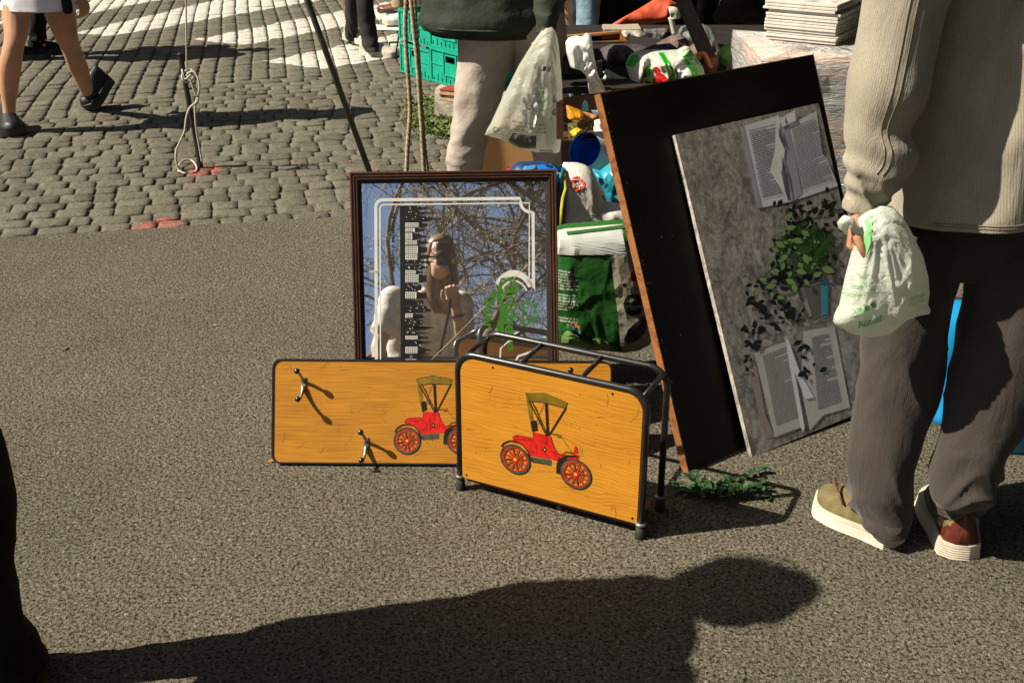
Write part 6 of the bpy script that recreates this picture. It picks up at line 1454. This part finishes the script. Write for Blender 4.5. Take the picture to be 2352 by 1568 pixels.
for _ in range(46):
    a = R.uniform(-2.7, -.45); l = R.uniform(25, 62); x0, y0 = 1921 + R.uniform(-7, 7), 272 + R.uniform(-4, 4); lay_line(mb, [(x0, y0), (x0 + l * cos(a) * .5, y0 + l * sin(a) * .62), (x0 + l * cos(a) * .9, y0 + l * sin(a))], 2.2, lambda x, y: pf.at(x, y) + pf.n * .0012)
mb.build('plant_print', flat('print_teal_leaf', (.08, .26, .19), .5), pic, smooth=False)
mb = MB(); lay_poly(mb, [(1890, 270), (1975, 272), (1975, 288), (1888, 286)], lambda x, y: pf.at(x, y) + pf.n * .0009); mb.build('ground_print', flat('print_orange_ground', (.45, .13, .04), .5), pic, smooth=False)
mb = MB(); rg = []
for j in range(15):
    z = .01 + (zt + .0 - .01) * j / 14; o_ = []
    for i in range(60):
        u = i / 60 * 4; s_ = int(u); f = u - s_; x0, x1, y0, y1 = wx0, wx1 + .05, wy - .03, wy + .52
        p = ((lin(f, x0, x1), y0), (x1, lin(f, y0, y1)), (lin(f, x1, x0), y1), (x0, lin(f, y1, y0)))[s_]
        v = Vector((p[0], p[1], z)); d_ = .008 * noise.noise(Vector((p[0] * 6, p[1] * 6, z * 45))) + .005 * nz(v, 25); v.y += d_ * 1.4 + .006 * (1 - 3 * abs(noise.noise(Vector((p[0] * 3, p[1] * 3, z * 22 + p[0] * 5))))); v.x += d_; v.z += .012 * nz(v, 9) if j else 0; o_.append(v)
    rg.append(o_)
c = sum(rg[-1], Vector()) / 60; rg.append([p + (c - p) * .5 + Vector((0, 0, .006 + .02 * nz(p, 12))) for p in rg[-1]]); mb.loft(rg); mb.build('stretch_wrap', FILM, t_)
PICT = mat('picture_face', (.55, .53, .50), .45, var=.35, vs=16, b=0); GOLD = mat('gilt_frame', (.42, .26, .07), .45, var=.25, b=.1); PALE = mat('frame_edge', (.52, .50, .45), .6, var=.15, b=.1)
def pile(cx, cy, Y, w_, d_, n_, yaw, lb, z0):
    c = S(cx, cy, Y); M = Matrix.Rotation(yaw, 3, 'Z'); h = .0105
    for k in range(n_):
        jx = R.uniform(-.007, .007) - (.01 if k >= n_ - 3 else 0); o = Vector((c.x + jx, c.y + R.uniform(-.004, .004), z0 + k * h))
        t_ = thing('framed_picture', '', 'picture', o, lb)
        pos = 'topmost' if k == n_ - 1 else ('bottom one' if k == 0 else '%s from the top' % ('second third fourth fifth sixth seventh eighth ninth tenth eleventh twelfth thirteenth fourteenth fifteenth'.split()[n_ - 2 - k]))
        t_['label'] = 'thin pale framed picture, %s in the %s' % (pos, lb)
        mb = MB(); mb.box(o + Vector((0, 0, h * .45)), w_, d_, h * .84, M, .001); mb.build('frame', PALE, t_, smooth=False)
        if k == n_ - 1:
            mb = MB(); mb.box(o + M @ Vector((-w_ * .46, 0, h * .9)), w_ * .08, d_ * .99, .0015, M); mb.build('gilt_strip', GOLD, t_, smooth=False)
            mb = MB(); mb.box(o + Vector((0, 0, h * .9)), w_ * .78, d_ * .84, .001, M); mb.build('picture_sheet', PICT, t_, smooth=False)
            mb = MB(); mb.box(o + Vector((.0, 0, h * .98)), w_ * .45, d_ * .4, .001, M); mb.build('image_print', mat('sepia_image', (.20, .15, .11), .5, var=.5, vs=30, b=0), t_, smooth=False)
pile(1868, 90, 4.28, .26, .30, 13, radians(-32), 'nearer pile of pictures', zt + .012)
pile(1945, 90, 4.50, .26, .34, 14, radians(-32), 'farther pile of pictures', zt + .012)
# ---- below and in front of the table
WCR = woody('red_brown_box_wood', (.06, .025, .014), (.10, .042, .022), 1, .6, (1, 10, 10), 2)
def slab(name, outl, Y, th, m, label=None, cat=None, parent=None, yaw=0.0, lean=0.0):
    pl_ = upright(outl[0][0], outl[0][1], Y, yaw, lean); mb = MB(); mb.prism([pl_.at(*p) for p in outl], -pl_.n * th); o = mb.build(name, m, parent, smooth=False)
    return tag(o, label, cat) if label else o
cr = thing('wooden_box', 'open red brown wooden box of amber glassware in front of the stall table', 'box', S(1350, 300, 3.92))
slab('back_board', [(1294, 226), (1404, 209), (1404, 282), (1294, 282)], 4.1, .012, WCR, parent=cr); slab('bottom_board', [(1290, 318), (1404, 318), (1404, 324), (1290, 324)], 3.95, .2, WCR, parent=cr); slab('side_board', [(1278, 236), (1294, 228), (1294, 320), (1278, 320)], 3.95, .012, WCR, parent=cr)
slab('dark_lining', [(1290, 318), (1420, 318), (1420, 500), (1290, 500)], 4.12, .01, mat('dark_red_panel', (.035, .016, .010), .7), parent=cr)
AMB = mat('amber_glass', (.62, .26, .012), .12, var=.35, vs=18, b=.3, bs=20, spec=.7, coat=.6); AMB2 = mat('yellow_glass', (.60, .40, .02), .12, var=.35, vs=18, b=.3, bs=20, spec=.7, coat=.6)
z6 = lambda pts: [(1110 + x * .204, 207 + y * .204) for x, y in pts]
pou('amber_bowl', 'amber glass dish wrapped in clear film, upper one in the wooden box', 'dish', z6([(930, 170), (1000, 190), (1090, 225), (1140, 260), (1130, 310), (1090, 345), (1000, 345), (940, 300)]), (1318, 262), 3.9, .05, AMB, .01, 20, seed=2)
pou('yellow_bottle', 'yellow glass bottle wrapped in film, lower one in the wooden box', 'bottle', z6([(970, 470), (1040, 430), (1110, 420), (1110, 460), (1070, 510), (1020, 535), (990, 510)]), (1322, 302), 3.88, .03, AMB2, .008, 20, seed=5)
pou('film_wrap', 'olive crinkled film wrapping over the glassware', 'wrap', z6([(950, 380), (1080, 360), (1230, 355), (1220, 420), (1130, 500), (1010, 580), (960, 560), (955, 450)]), (1330, 296), 3.94, .03, film('olive_film', (.15, .14, .05), .3, .2, .25, .7, 30), .02, 16, seed=6)
pou('orange_card', 'orange brown crumpled wrapper beside the amber dish', 'wrapper', z6([(1120, 240), (1200, 260), (1300, 290), (1280, 320), (1180, 350), (1120, 340), (1150, 300)]), (1350, 268), 3.93, .02, mat('orange_paper', (.45, .20, .08), .6), .01, 16, seed=7)
slab('teal_card', [(1336, 254), (1339, 238), (1344, 230), (1350, 236), (1353, 256)], 3.97, .004, mat('teal_card', (.05, .16, .17), .5), 'teal pointed card standing behind the amber dish', 'card')
slab('pale_blue_card', [(1359, 256), (1382, 257), (1384, 264), (1362, 263)], 3.97, .02, mat('pale_blue', (.30, .42, .5), .5), 'pale blue packet beside the white post cap', 'packet')
# lampshade lying on its side: a cone, blue within, grey white without
t_ = thing('lampshade', 'lampshade lying on its side, blue inside and pale grey outside, behind the steel post', 'lampshade', S(1370, 350, 4.0) - Vector((0, 0, .1)))
c0_, c1_ = S(1343, 345, 3.86), S(1398, 374, 3.98); ax = (c1_ - c0_).normalized(); u1 = ax.cross(Vector((0, 0, 1))).normalized(); u2 = u1.cross(ax)
def cone(r0, r1): return [[c + (u1 * cos(k * pi / 20) + u2 * sin(k * pi / 20)) * r for k in range(40)] for c, r in ((c0_, r0), (c0_.lerp(c1_, .5), (r0 + r1) / 2), (c1_, r1))]
mb = MB(); mb.loft(cone(.062, .118), cap=False); mb.build('outer_shade', mat('pale_grey_fabric', (.52, .52, .54), .8, b=.3, bs=120), t_)
mb = MB(); mb.loft(cone(.060, .116), cap=False); mb.build('inner_shade', mat('blue_lining', (.01, .16, .50), .5), t_)
mb = MB(); lay = disc(0, 0, 1, 32); mb.add([c1_ + (u1 * x + u2 * y) * .114 for x, y in lay], [tuple(range(32))]); mb.build('blue_disc', mat('blue_lining', (.01, .16, .50), .5), t_, smooth=False)
# carrier bags on the ground
WOV = mat('woven_white_bag', (.56, .54, .50), .7, var=.12, vs=12, grain=.2, b=.7, bs=55, bd=.003)
BLUB = mat('navy_bag', (.008, .035, .10), .4, var=.5, vs=12, b=.5, bs=30); TEAL = mat('teal_bag', (.015, .22, .30), .4, var=.3, vs=14, b=.5, bs=30)
pb2, o = pou('shopping_bag', 'navy shopping bag with yellow ribbon just behind the right corner of the mirror', 'bag', [(1160, 394), (1180, 380), (1190, 372), (1230, 370), (1262, 372), (1282, 382), (1296, 380), (1298, 450), (1294, 520), (1290, 620), (1200, 620), (1170, 520)], (1235, 480), 3.62, .06, BLUB, .015, 14, 4.0, seed=3)
A = pb2.at
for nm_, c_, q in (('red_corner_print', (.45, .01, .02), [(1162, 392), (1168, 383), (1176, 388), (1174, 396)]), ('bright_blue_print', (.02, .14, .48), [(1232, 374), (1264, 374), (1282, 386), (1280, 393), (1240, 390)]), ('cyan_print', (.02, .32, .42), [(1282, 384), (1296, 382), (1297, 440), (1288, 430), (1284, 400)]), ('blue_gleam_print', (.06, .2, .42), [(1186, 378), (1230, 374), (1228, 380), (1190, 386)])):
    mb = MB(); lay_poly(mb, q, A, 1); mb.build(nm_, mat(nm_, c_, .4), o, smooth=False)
mb = MB(); YL = mat('yellow_ribbon', (.42, .36, .03), .6); yp = [(1277, 398), (1293, 396), (1299, 412), (1300, 432), (1293, 455), (1290, 480), (1289, 520)]
rb = [[S(x - 4, y, 3.50), S(x + 4, y, 3.49), S(x + 4, y, 3.493), S(x - 4, y, 3.503)] for x, y in yp]; mb.loft(rb); mb.build('ribbon', YL, o)
pe_, o = pou('shopping_bag', 'white woven shopping bag with a red round emblem beside the steel post', 'bag', [(1288, 390), (1294, 374), (1325, 374), (1345, 380), (1358, 390), (1372, 414), (1380, 440), (1386, 466), (1430, 474), (1460, 490), (1470, 540), (1460, 590), (1290, 600), (1284, 500), (1286, 430)], (1345, 480), 3.66, .07, WOV, .012, 15, 5.0, seed=9, na=90)
A = pe_.at; mb = MB(); lay_poly(mb, disc(1323, 409, 17.5, 20, 16), A, 2); mb.build('red_emblem_print', flat('emblem_red', (.62, .06, .03), .5), o, smooth=False)
mb = MB(); lay_text(mb, 'edp', lambda x, y: A(x, y, .0035), 1311, 415, 19, .0, wfit=24, shear=.15, bold=.012); lay_line(mb, [(1310, 399), (1334, 398)], 1.6, lambda x, y: A(x, y, .0035)); lay_line(mb, [(1310, 419), (1334, 418)], 1.6, lambda x, y: A(x, y, .0035)); mb.build('white_lettering', WHT, o, smooth=False)
pt2, o2 = pou('shopping_bag', 'teal shopping bag with red and purple patches between steel post and dark board', 'bag', [(1360, 388), (1378, 392), (1396, 378), (1412, 366), (1424, 362), (1436, 420), (1446, 470), (1400, 480), (1386, 440), (1370, 414)], (1405, 425), 3.80, .05, TEAL, .02, 16, seed=14)
for nm_, c_, q in (('purple_print', (.10, .03, .15), [(1363, 390), (1377, 393), (1384, 412), (1372, 415)]), ('red_print', (.5, .02, .02), [(1400, 374), (1408, 370), (1412, 388), (1402, 388)]), ('white_stripe_print', (.6, .6, .6), [(1400, 388), (1412, 388), (1414, 393), (1401, 393)])):
    mb = MB(); lay_poly(mb, q, pt2.at, 1); mb.build(nm_, mat(nm_, c_, .4), o2, smooth=False)
GBG = mat('green_woven_bag', (.020, .105, .018), .38, var=.15, vs=9, grain=.2, b=.7, bs=32, bd=.006, spec=.5); GRW = mat('grey_white_lining', (.40, .42, .40), .5, var=.1, vs=9, b=.4, bs=30)
pg, o = pou('shopping_bag', 'large green shopping bag with small white print and a big dark letter e', 'bag', [(1262, 524), (1300, 516), (1350, 512), (1400, 508), (1446, 505), (1462, 560), (1478, 640), (1492, 700), (1502, 760), (1494, 784), (1470, 797), (1433, 804), (1380, 799), (1283, 795), (1258, 790), (1256, 650)], (1375, 660), 3.14, .075, GBG, .007, 13, 6.0, seed=21, na=100, nr=30)
A = lambda x, y, l=.004: pg.at(x, y, l); mb = MB(); lay_poly(mb, [(1264, 526), (1300, 518), (1400, 510), (1446, 507), (1456, 558), (1400, 562), (1350, 563), (1258, 566)], A, 3); mb.build('grey_lining_panel', GRW, o, smooth=False)
BEG = mat('pale_beige_print', (.36, .34, .25), .5, var=.1, vs=12, b=.5, bs=40); mb = MB(); lay_poly(mb, [(1398, 563), (1456, 560), (1476, 640), (1490, 702), (1498, 760), (1488, 784), (1466, 794), (1434, 800), (1420, 770), (1414, 700), (1404, 620)], A, 3); mb.build('beige_panel_print', BEG, o, smooth=False)
B2 = lambda x, y: pg.at(x, y, .009); mb = MB(); lay_line(mb, [(1300 + k * 9, 523 - k * .9) for k in range(17)], 4, B2); mb.build('green_hem_print', flat('hem_green', (.02, .09, .015), .5), o, smooth=False)
mb = MB()
def ring_e(cx, cy, r, w_):
    lay_line(mb, arcp(cx, cy, r, .25, 2 * pi - .05, 24, r * 1.12), w_, B2)
lay_text(mb, 'e', B2, 1421, 695, 100, .06, bold=.012); lay_text(mb, 'v', B2, 1462, 697, 70, .06); lay_poly(mb, disc(1429, 630, 5, 10), B2)
mb.build('dark_letter_print', BLK, o, smooth=False)
mb = MB(); lay_poly(mb, disc(1455, 610, 13, 16, 15), B2, 1); mb.build('tomato_print', flat('tomato_print_g', (.30, .02, .02), .5), o, smooth=False)
mb = MB(); lay_poly(mb, [(1428, 752), (1436, 730), (1452, 715), (1474, 702), (1482, 712), (1476, 738), (1456, 756), (1436, 764)], B2, 2); mb.build('aubergine_print', flat('aubergine_print', (.035, .015, .02), .4), o, smooth=False)
mb = MB(); lines = ['conhecem tudo', 'o que sabe bem,', 'a lei bom, que', 'segue os ingredientes', 'tem, de epoca, que', 'e justo e sustentavel', 'e acessivel a todos.', '', 'nossos os sabores', 'para que nascem', 'dos que trabalham', 'a epoca e da sabedoria', 'quem os propoe e', 'conserve.', '', '', 'mas pelo que sabe bem,', 'e bem e custa pouco.']
for k, s_ in enumerate(lines):
    if s_: lay_text(mb, s_, B2, 1280, 602 + k * 6.6, 7.6, .02, bold=.015, wfit=min(44, 2.3 * len(s_)))
lay_text(mb, 'ajude a reutilizar', B2, 1292, 773, 8, .08, bold=.015, wfit=38); lay_text(mb, 'este saco e reciclavel', B2, 1294, 781, 8, .06, bold=.015, wfit=52); mb.build('small_print', WHT, o, smooth=False)
for k, (c_, x, y) in enumerate((((.6, .02, .02), 1306, 714), ((.7, .5, .05), 1316, 716), ((.05, .3, .55), 1310, 722), ((.6, .15, .05), 1322, 720), ((.05, .4, .2), 1298, 718), ((.05, .3, .5), 1324, 730))):
    mb = MB(); lay_poly(mb, [(x, y), (x + 6, y + 1), (x + 7, y + 9), (x + 2, y + 9)], B2); mb.build('bright_food_print', mat('tiny_%d' % k, c_, .5), o, smooth=False)
mb = MB(); lay_poly(mb, [(1288, 745), (1300, 732), (1320, 740), (1350, 770), (1330, 786), (1300, 788), (1284, 780)], B2, 2); lay_poly(mb, [(1356, 752), (1374, 748), (1392, 762), (1398, 778), (1380, 784), (1362, 772)], B2, 2); mb.build('light_leaf_print', flat('light_leaf', (.22, .36, .12), .4), o, smooth=False)
# blue bag behind the man's legs
BB = mat('bright_blue_bag', (.008, .22, .50), .4, var=.25, vs=8, b=.5, bs=30)
pbb, o = pou('shopping_bag', 'bright blue printed shopping bag standing beyond the legs in brown corduroy', 'bag', [(2138, 700), (2200, 690), (2340, 700), (2400, 720), (2392, 900), (2372, 1040), (2320, 1044), (2250, 1010), (2190, 985), (2138, 966), (2134, 850)], (2255, 860), 2.72, .06, BB, .01, 10, 6.0, seed=6)
A = pbb.at; mb = MB(); lay_text(mb, 'ad', A, 2188, 838, 42, .1, bold=.03); lay_text(mb, 'ta', A, 2192, 866, 42, .1, bold=.03); lay_poly(mb, [(2195, 910), (2215, 905), (2215, 960), (2196, 950)], A); mb.build('white_lettering', flat('pure_white', (.75, .78, .78), .4), o, smooth=False)
mb = MB(); lay_poly(mb, [(2176, 880), (2200, 884), (2195, 960), (2156, 945), (2165, 905)], A, 1); mb.build('mint_print', mat('mint_print', (.12, .42, .28), .5), o, smooth=False)
mb = MB(); lay_poly(mb, disc(2205, 792, 5, 8), A); lay_poly(mb, disc(2168, 950, 5, 8), A); lay_poly(mb, disc(2345, 1006, 14, 12), A); mb.build('yellow_print', mat('yel_dot', (.55, .35, .03), .5), o, smooth=False)
# ============================================================ BEHIND THE CAMERA: TREES (seen in the mirror); UNSEEN HOUSES ADDED AGAINST SKY LIGHT
BARKM = mat('plane_tree_bark', (.13, .105, .075), .85, var=.35, vs=9, b=.6, bs=30, bd=.01); TWIG = mat('twig_brown', (.15, .12, .09), .85, var=.3, b=0); BUD = mat('spring_bud', (.34, .26, .08), .7, var=.4, vs=30, b=0, trans=0)
def tree(label, base, seed, h=8.0, lean=(0, 0), depth=7, r0=.2, bud=True, dirs=None):
    R = random.Random(seed); t_ = thing('tree', label, 'tree', base, 'bare spring trees behind the photographer'); lim = MB(); tw = MB(); bd = MB()
    def grow(p, d, L, r, lv):
        n_ = 4; pts = [p]; q = p; dd = d
        for k in range(n_):
            dd = (dd + Vector((R.gauss(0, .16), R.gauss(0, .16), R.gauss(0, .10) + (.03 if lv < 3 else -.01)))).normalized(); q = q + dd * L / n_; pts.append(q)
        (lim if lv < 3 else tw).tube(pts, [r * (1 - .35 * k / n_) for k in range(n_ + 1)], 8 if lv < 2 else (5 if lv < 4 else 3), cap=False)
        if lv >= depth - 2 and bud:
            for _ in range(3):
                c = pts[R.randint(1, n_)] + Vector((R.gauss(0, .04), R.gauss(0, .04), R.gauss(0, .04))); s_ = R.uniform(.007, .016); a = Vector((R.gauss(0, 1), R.gauss(0, 1), R.gauss(0, 1))).normalized(); b_ = a.orthogonal().normalized()
                bd.add([c - a * s_, c + b_ * s_ * .7, c + a * s_, c - b_ * s_ * .7], [(0, 1, 2, 3)])
        if lv >= depth: return
        nb = R.choice((2, 3)) if lv < 2 else R.choice((2, 3, 3))
        for k in range(nb):
            a = R.uniform(.35, .95) if lv else R.uniform(.3, .8); ax = dd.orthogonal().normalized(); ax = Matrix.Rotation(R.uniform(0, 2 * pi), 3, dd) @ ax
            nd = Matrix.Rotation(a, 3, ax) @ dd; nd.z = nd.z + .12; nd.normalize()
            grow(pts[-1] if k else pts[-1], nd, L * R.uniform(.62, .84), r * R.uniform(.5, .68), lv + 1)
        if lv > 0:
            for _ in range(1):
                ax = Matrix.Rotation(R.uniform(0, 6.28), 3, dd) @ dd.orthogonal().normalized(); grow(pts[2], (Matrix.Rotation(R.uniform(.7, 1.2), 3, ax) @ dd), L * .55, r * .42, lv + 2 if lv + 2 <= depth else depth)
    grow(Vector(base), Vector((lean[0], lean[1], 1)).normalized(), h * .30, r0, 0)
    lim.build('trunk', BARKM, t_); stuff(tw.build('twigs', TWIG, t_))
    if bd.f: stuff(bd.build('buds', BUD, t_, smooth=False))
tree('bare plane tree with heavy limbs, nearest behind the photographer, seen in the mirror', (1.5, -7.2, 0), 3, 7.6, (-.15, .05), 7, .2)
tree('bare plane tree leaning in from the left of the mirror view', (-3.0, -9.0, 0), 11, 8.6, (.25, 0), 8, .18)
tree('bare plane tree farther back with fine twigs, seen at the right of the mirror', (3.6, -11, 0), 23, 9.5, (-.2, 0), 7, .2)
tree('slim bare tree rising behind the photographer to the left of her head in the mirror', (-1.2, -8.2, 0), 31, 7.4, (.05, .05), 7, .15)
tree('bare tree at the far right edge of the mirror view, thin and upright', (3.0, -8.6, 0), 71, 8.2, (-.05, 0), 7, .17)
GL = mat('yellow_green_leaf', (.16, .19, .03), .6, var=.5, vs=2, b=0)
for k, (x, y, h, r) in enumerate(((-4.5, -21, 7.2, 2.4), (.5, -25, 7.4, 2.6), (5, -22, 7.6, 2.4))):
    t_ = thing('tree', ('round yellow green leafy tree far behind, seen low at the left in the mirror', 'round yellow green leafy tree far behind, seen low in the middle of the mirror', 'round yellow green leafy tree far behind, seen low at the right in the mirror')[k], 'tree', (x, y, 0)); R = random.Random(k)
    mb = MB(); mb.tube([Vector((x, y, 0)), Vector((x + .2, y, h * .5))], [.2, .12], 8); mb.build('trunk', BARKM, t_)
    mb = MB()
    cl = [(Vector((x + R.gauss(0, r * .5), y + R.gauss(0, r * .4), h - r * .9 + R.gauss(0, r * .42))), R.uniform(.4, .9)) for _ in range(30)]
    for c, s_ in cl:
        for _ in range(160):
            p = c + Vector((R.gauss(0, s_ * .5), R.gauss(0, s_ * .5), R.gauss(0, s_ * .4))); a = Vector((R.gauss(0, 1), R.gauss(0, 1), R.gauss(0, 1))).normalized(); b_ = a.orthogonal().normalized(); q = R.uniform(.04, .09); mb.add([p - a * q, p + b_ * q * .6, p + a * q, p - b_ * q * .6], [(0, 1, 2, 3)])
    stuff(mb.build('crown', GL, t_, smooth=False))
WALL = mat('dark_ochre_render', (.030, .027, .022), .9, var=.15, vs=2, b=.2); RF_ = mat('roof_tile', (.10, .04, .025), .8, b=.3); WGL = mat('window_glass', (.02, .025, .03), .1, b=0, spec=.8); WFR = mat('window_frame', (.3, .28, .24), .6, b=0)
def house(label, x0, x1, y, z1, dep_, ns):
    """a house block whose street front lies at y; ns = outward sign of the front"""
    t_ = thing('house', label, 'house', ((x0 + x1) / 2, y - ns * dep_ / 2, 0)); mb = MB(); mb.box(((x0 + x1) / 2, y - ns * dep_ / 2, z1 / 2), x1 - x0, dep_, z1); mb.build('wall', WALL, t_, smooth=False)
    mb = MB(); mb.box(((x0 + x1) / 2, y - ns * dep_ / 2, z1 + .15), x1 - x0 + .5, dep_ + .5, .3); mb.build('roof', RF_, t_, smooth=False)
    x = x0 + 1.2
    while x < x1 - 1.2:
        z = 1.2
        while z < z1 - 1.6:
            mb = MB(); mb.box((x, y + ns * .02, z + .75), 1.1, .08, 1.6); w_ = mb.build('window', WFR, t_, smooth=False); mb = MB(); mb.box((x, y + ns * .065, z + .75), .92, .02, 1.42); mb.build('pane', WGL, w_, smooth=False); z += 3.1
        x += 2.4
house('unseen long ochre house beyond the stall, put in to block sky light', -16, 26, 19, 21, 8, -1)  # never in view, added to block the sky beyond the stall
def house_x(label, x, y0, y1, z1, ns):
    t_ = thing('house', label, 'house', (x - ns * 4, (y0 + y1) / 2, 0)); mb = MB(); mb.box((x - ns * 4, (y0 + y1) / 2, z1 / 2), 8, y1 - y0, z1); mb.build('wall', WALL, t_, smooth=False)
    mb = MB(); mb.box((x - ns * 4, (y0 + y1) / 2, z1 + .15), 8.5, y1 - y0 + .5, .3); mb.build('roof', RF_, t_, smooth=False)
    y = y0 + 1.2
    while y < y1 - 1.2:
        z = 1.2
        while z < z1 - 1.6:
            mb = MB(); mb.box((x + ns * .02, y, z + .75), .08, 1.1, 1.6); w_ = mb.build('window', WFR, t_, smooth=False); mb = MB(); mb.box((x + ns * .065, y, z + .75), .02, .92, 1.42); mb.build('pane', WGL, w_, smooth=False); z += 3.1
        y += 2.4
house_x('unseen tall ochre house on the right, put in to block sky light', 9.5, -14, 18, 18, -1)  # unseen block added to close off sky on the right
house_x('unseen ochre house on the left, put in to block sky light', -24, -8, 8, 17, 1)  # unseen, added to block low sky while staying below the sun

# an awning on the right and a pine behind, added unseen to block sky
t_ = thing('added_awning', 'unseen dark awning on four posts over the neighbouring pitch, right of the picture', 'added_awning', (4.6, 2, 0))
mb = MB(); mb.add([Vector((2.7, -1.5, 2.55)), Vector((6.6, -1.5, 2.55)), Vector((6.6, 6, 2.55)), Vector((2.7, 6, 2.55)), Vector((4.65, -1.5, 3.0)), Vector((4.65, 6, 3.0))], [(0, 4, 5, 3), (4, 1, 2, 5), (0, 1, 4), (3, 5, 2)]); o = mb.build('canopy', DRP, t_, smooth=False); q = o.modifiers.new('thickness', 'SOLIDIFY'); q.thickness = .01
for x in (2.75, 6.55):
    for y in (-1.45, 5.95): mb = MB(); mb.tube([Vector((x, y, 0)), Vector((x, y, 2.55))], .025, 8); mb.build('post', GSTEEL, t_)
t_ = thing('tree', 'unseen stone pine behind the photographer, its broad dark crown put in to block sky light', 'tree', (3.2, -4.8, 0)); R = random.Random(77)  # unseen pine, crown added to cut skylight from behind
mb = MB(); mb.tube(smooth3([Vector((3.2, -4.8, 0)), Vector((3.3, -4.9, 2.5)), Vector((3.1, -4.7, 5.2))], 5), .19, 10)
for k in range(9): a = k * .7; mb.tube([Vector((3.1, -4.7, 4.8)), Vector((3.1 + 1.6 * cos(a), -4.7 + 1.2 * sin(a), 5.6)), Vector((3.1 + 3.4 * cos(a), -4.7 + 2 * sin(a), 6.2))], [.09, .06, .03], 6)
mb.build('trunk', BARKM, t_); mb = MB()
for _ in range(26000):
    a = R.uniform(0, 2 * pi); r_ = sqrt(R.random()); p = Vector((3.1 + 4.6 * r_ * cos(a), -4.9 + 2.5 * r_ * sin(a), 6.1 + (1 - r_ * r_) * .9 + R.gauss(0, .22)))
    if noise.noise(p * .9) < -.25: continue
    d_ = Vector((R.gauss(0, 1), R.gauss(0, 1), R.gauss(0, .5))).normalized(); b_ = d_.orthogonal().normalized(); q = R.uniform(.06, .12); mb.add([p - d_ * q, p + b_ * q * .35, p + d_ * q, p - b_ * q * .35], [(0, 1, 2, 3)])
stuff(mb.build('crown', mat('pine_needles', (.03, .05, .015), .7, var=.5, vs=2, b=0), t_, smooth=False))

t_ = thing('added_awning', 'unseen dark awning on slim posts overhead, above the mirror and the stall table', 'added_awning', (1.4, 3, 0))  # unseen canopy added overhead so the shadows below stay darker
mb = MB(); mb.add([Vector((-.75, .9, 3.35)), Vector((2.6, .9, 3.35)), Vector((2.6, 4.9, 3.35)), Vector((-.75, 4.9, 3.35)), Vector((.9, .9, 3.7)), Vector((.9, 4.9, 3.7))], [(0, 4, 5, 3), (4, 1, 2, 5), (0, 1, 4), (3, 5, 2)]); o = mb.build('canopy', DRP, t_, smooth=False); q = o.modifiers.new('thickness', 'SOLIDIFY'); q.thickness = .01
for x, y in ((2.55, 1.0), (2.55, 4.85)): mb = MB(); mb.tube([Vector((x, y, 0)), Vector((x, y, 3.35))], .025, 8); mb.build('post', GSTEEL, t_)
for y in (1.0, 4.85): mb = MB(); mb.tube([Vector((2.55, y, 3.3)), Vector((-.7, y, 3.33))], .02, 8); mb.build('rail', GSTEEL, t_)

t_ = thing('added_awning', 'unseen dark awning behind the photographer, above and outside the picture', 'added_awning', (1.8, -1.5, 0))  # added out of view to shut off the sky behind the camera
mb = MB(); mb.add([Vector((-1.3, -2.5, 3.36)), Vector((5.2, -2.5, 3.36)), Vector((5.2, .4, 3.36)), Vector((-1.3, .4, 3.36)), Vector((-1.3, -1.05, 3.8)), Vector((5.2, -1.05, 3.8))], [(0, 1, 5, 4), (4, 5, 2, 3), (0, 4, 3), (1, 2, 5)]); o = mb.build('canopy', DRP, t_, smooth=False); q = o.modifiers.new('thickness', 'SOLIDIFY'); q.thickness = .01
for x, y in ((5.15, -2.4), (5.15, .3), (1.9, -2.4)): mb = MB(); mb.tube([Vector((x, y, 0)), Vector((x, y, 3.36))], .025, 8); mb.build('post', GSTEEL, t_)
house_x('unseen taller ochre house at the far left, put in to block sky light', -23, 8.5, 19, 27, 1)  # extra tall unseen block added to hide sky at front left
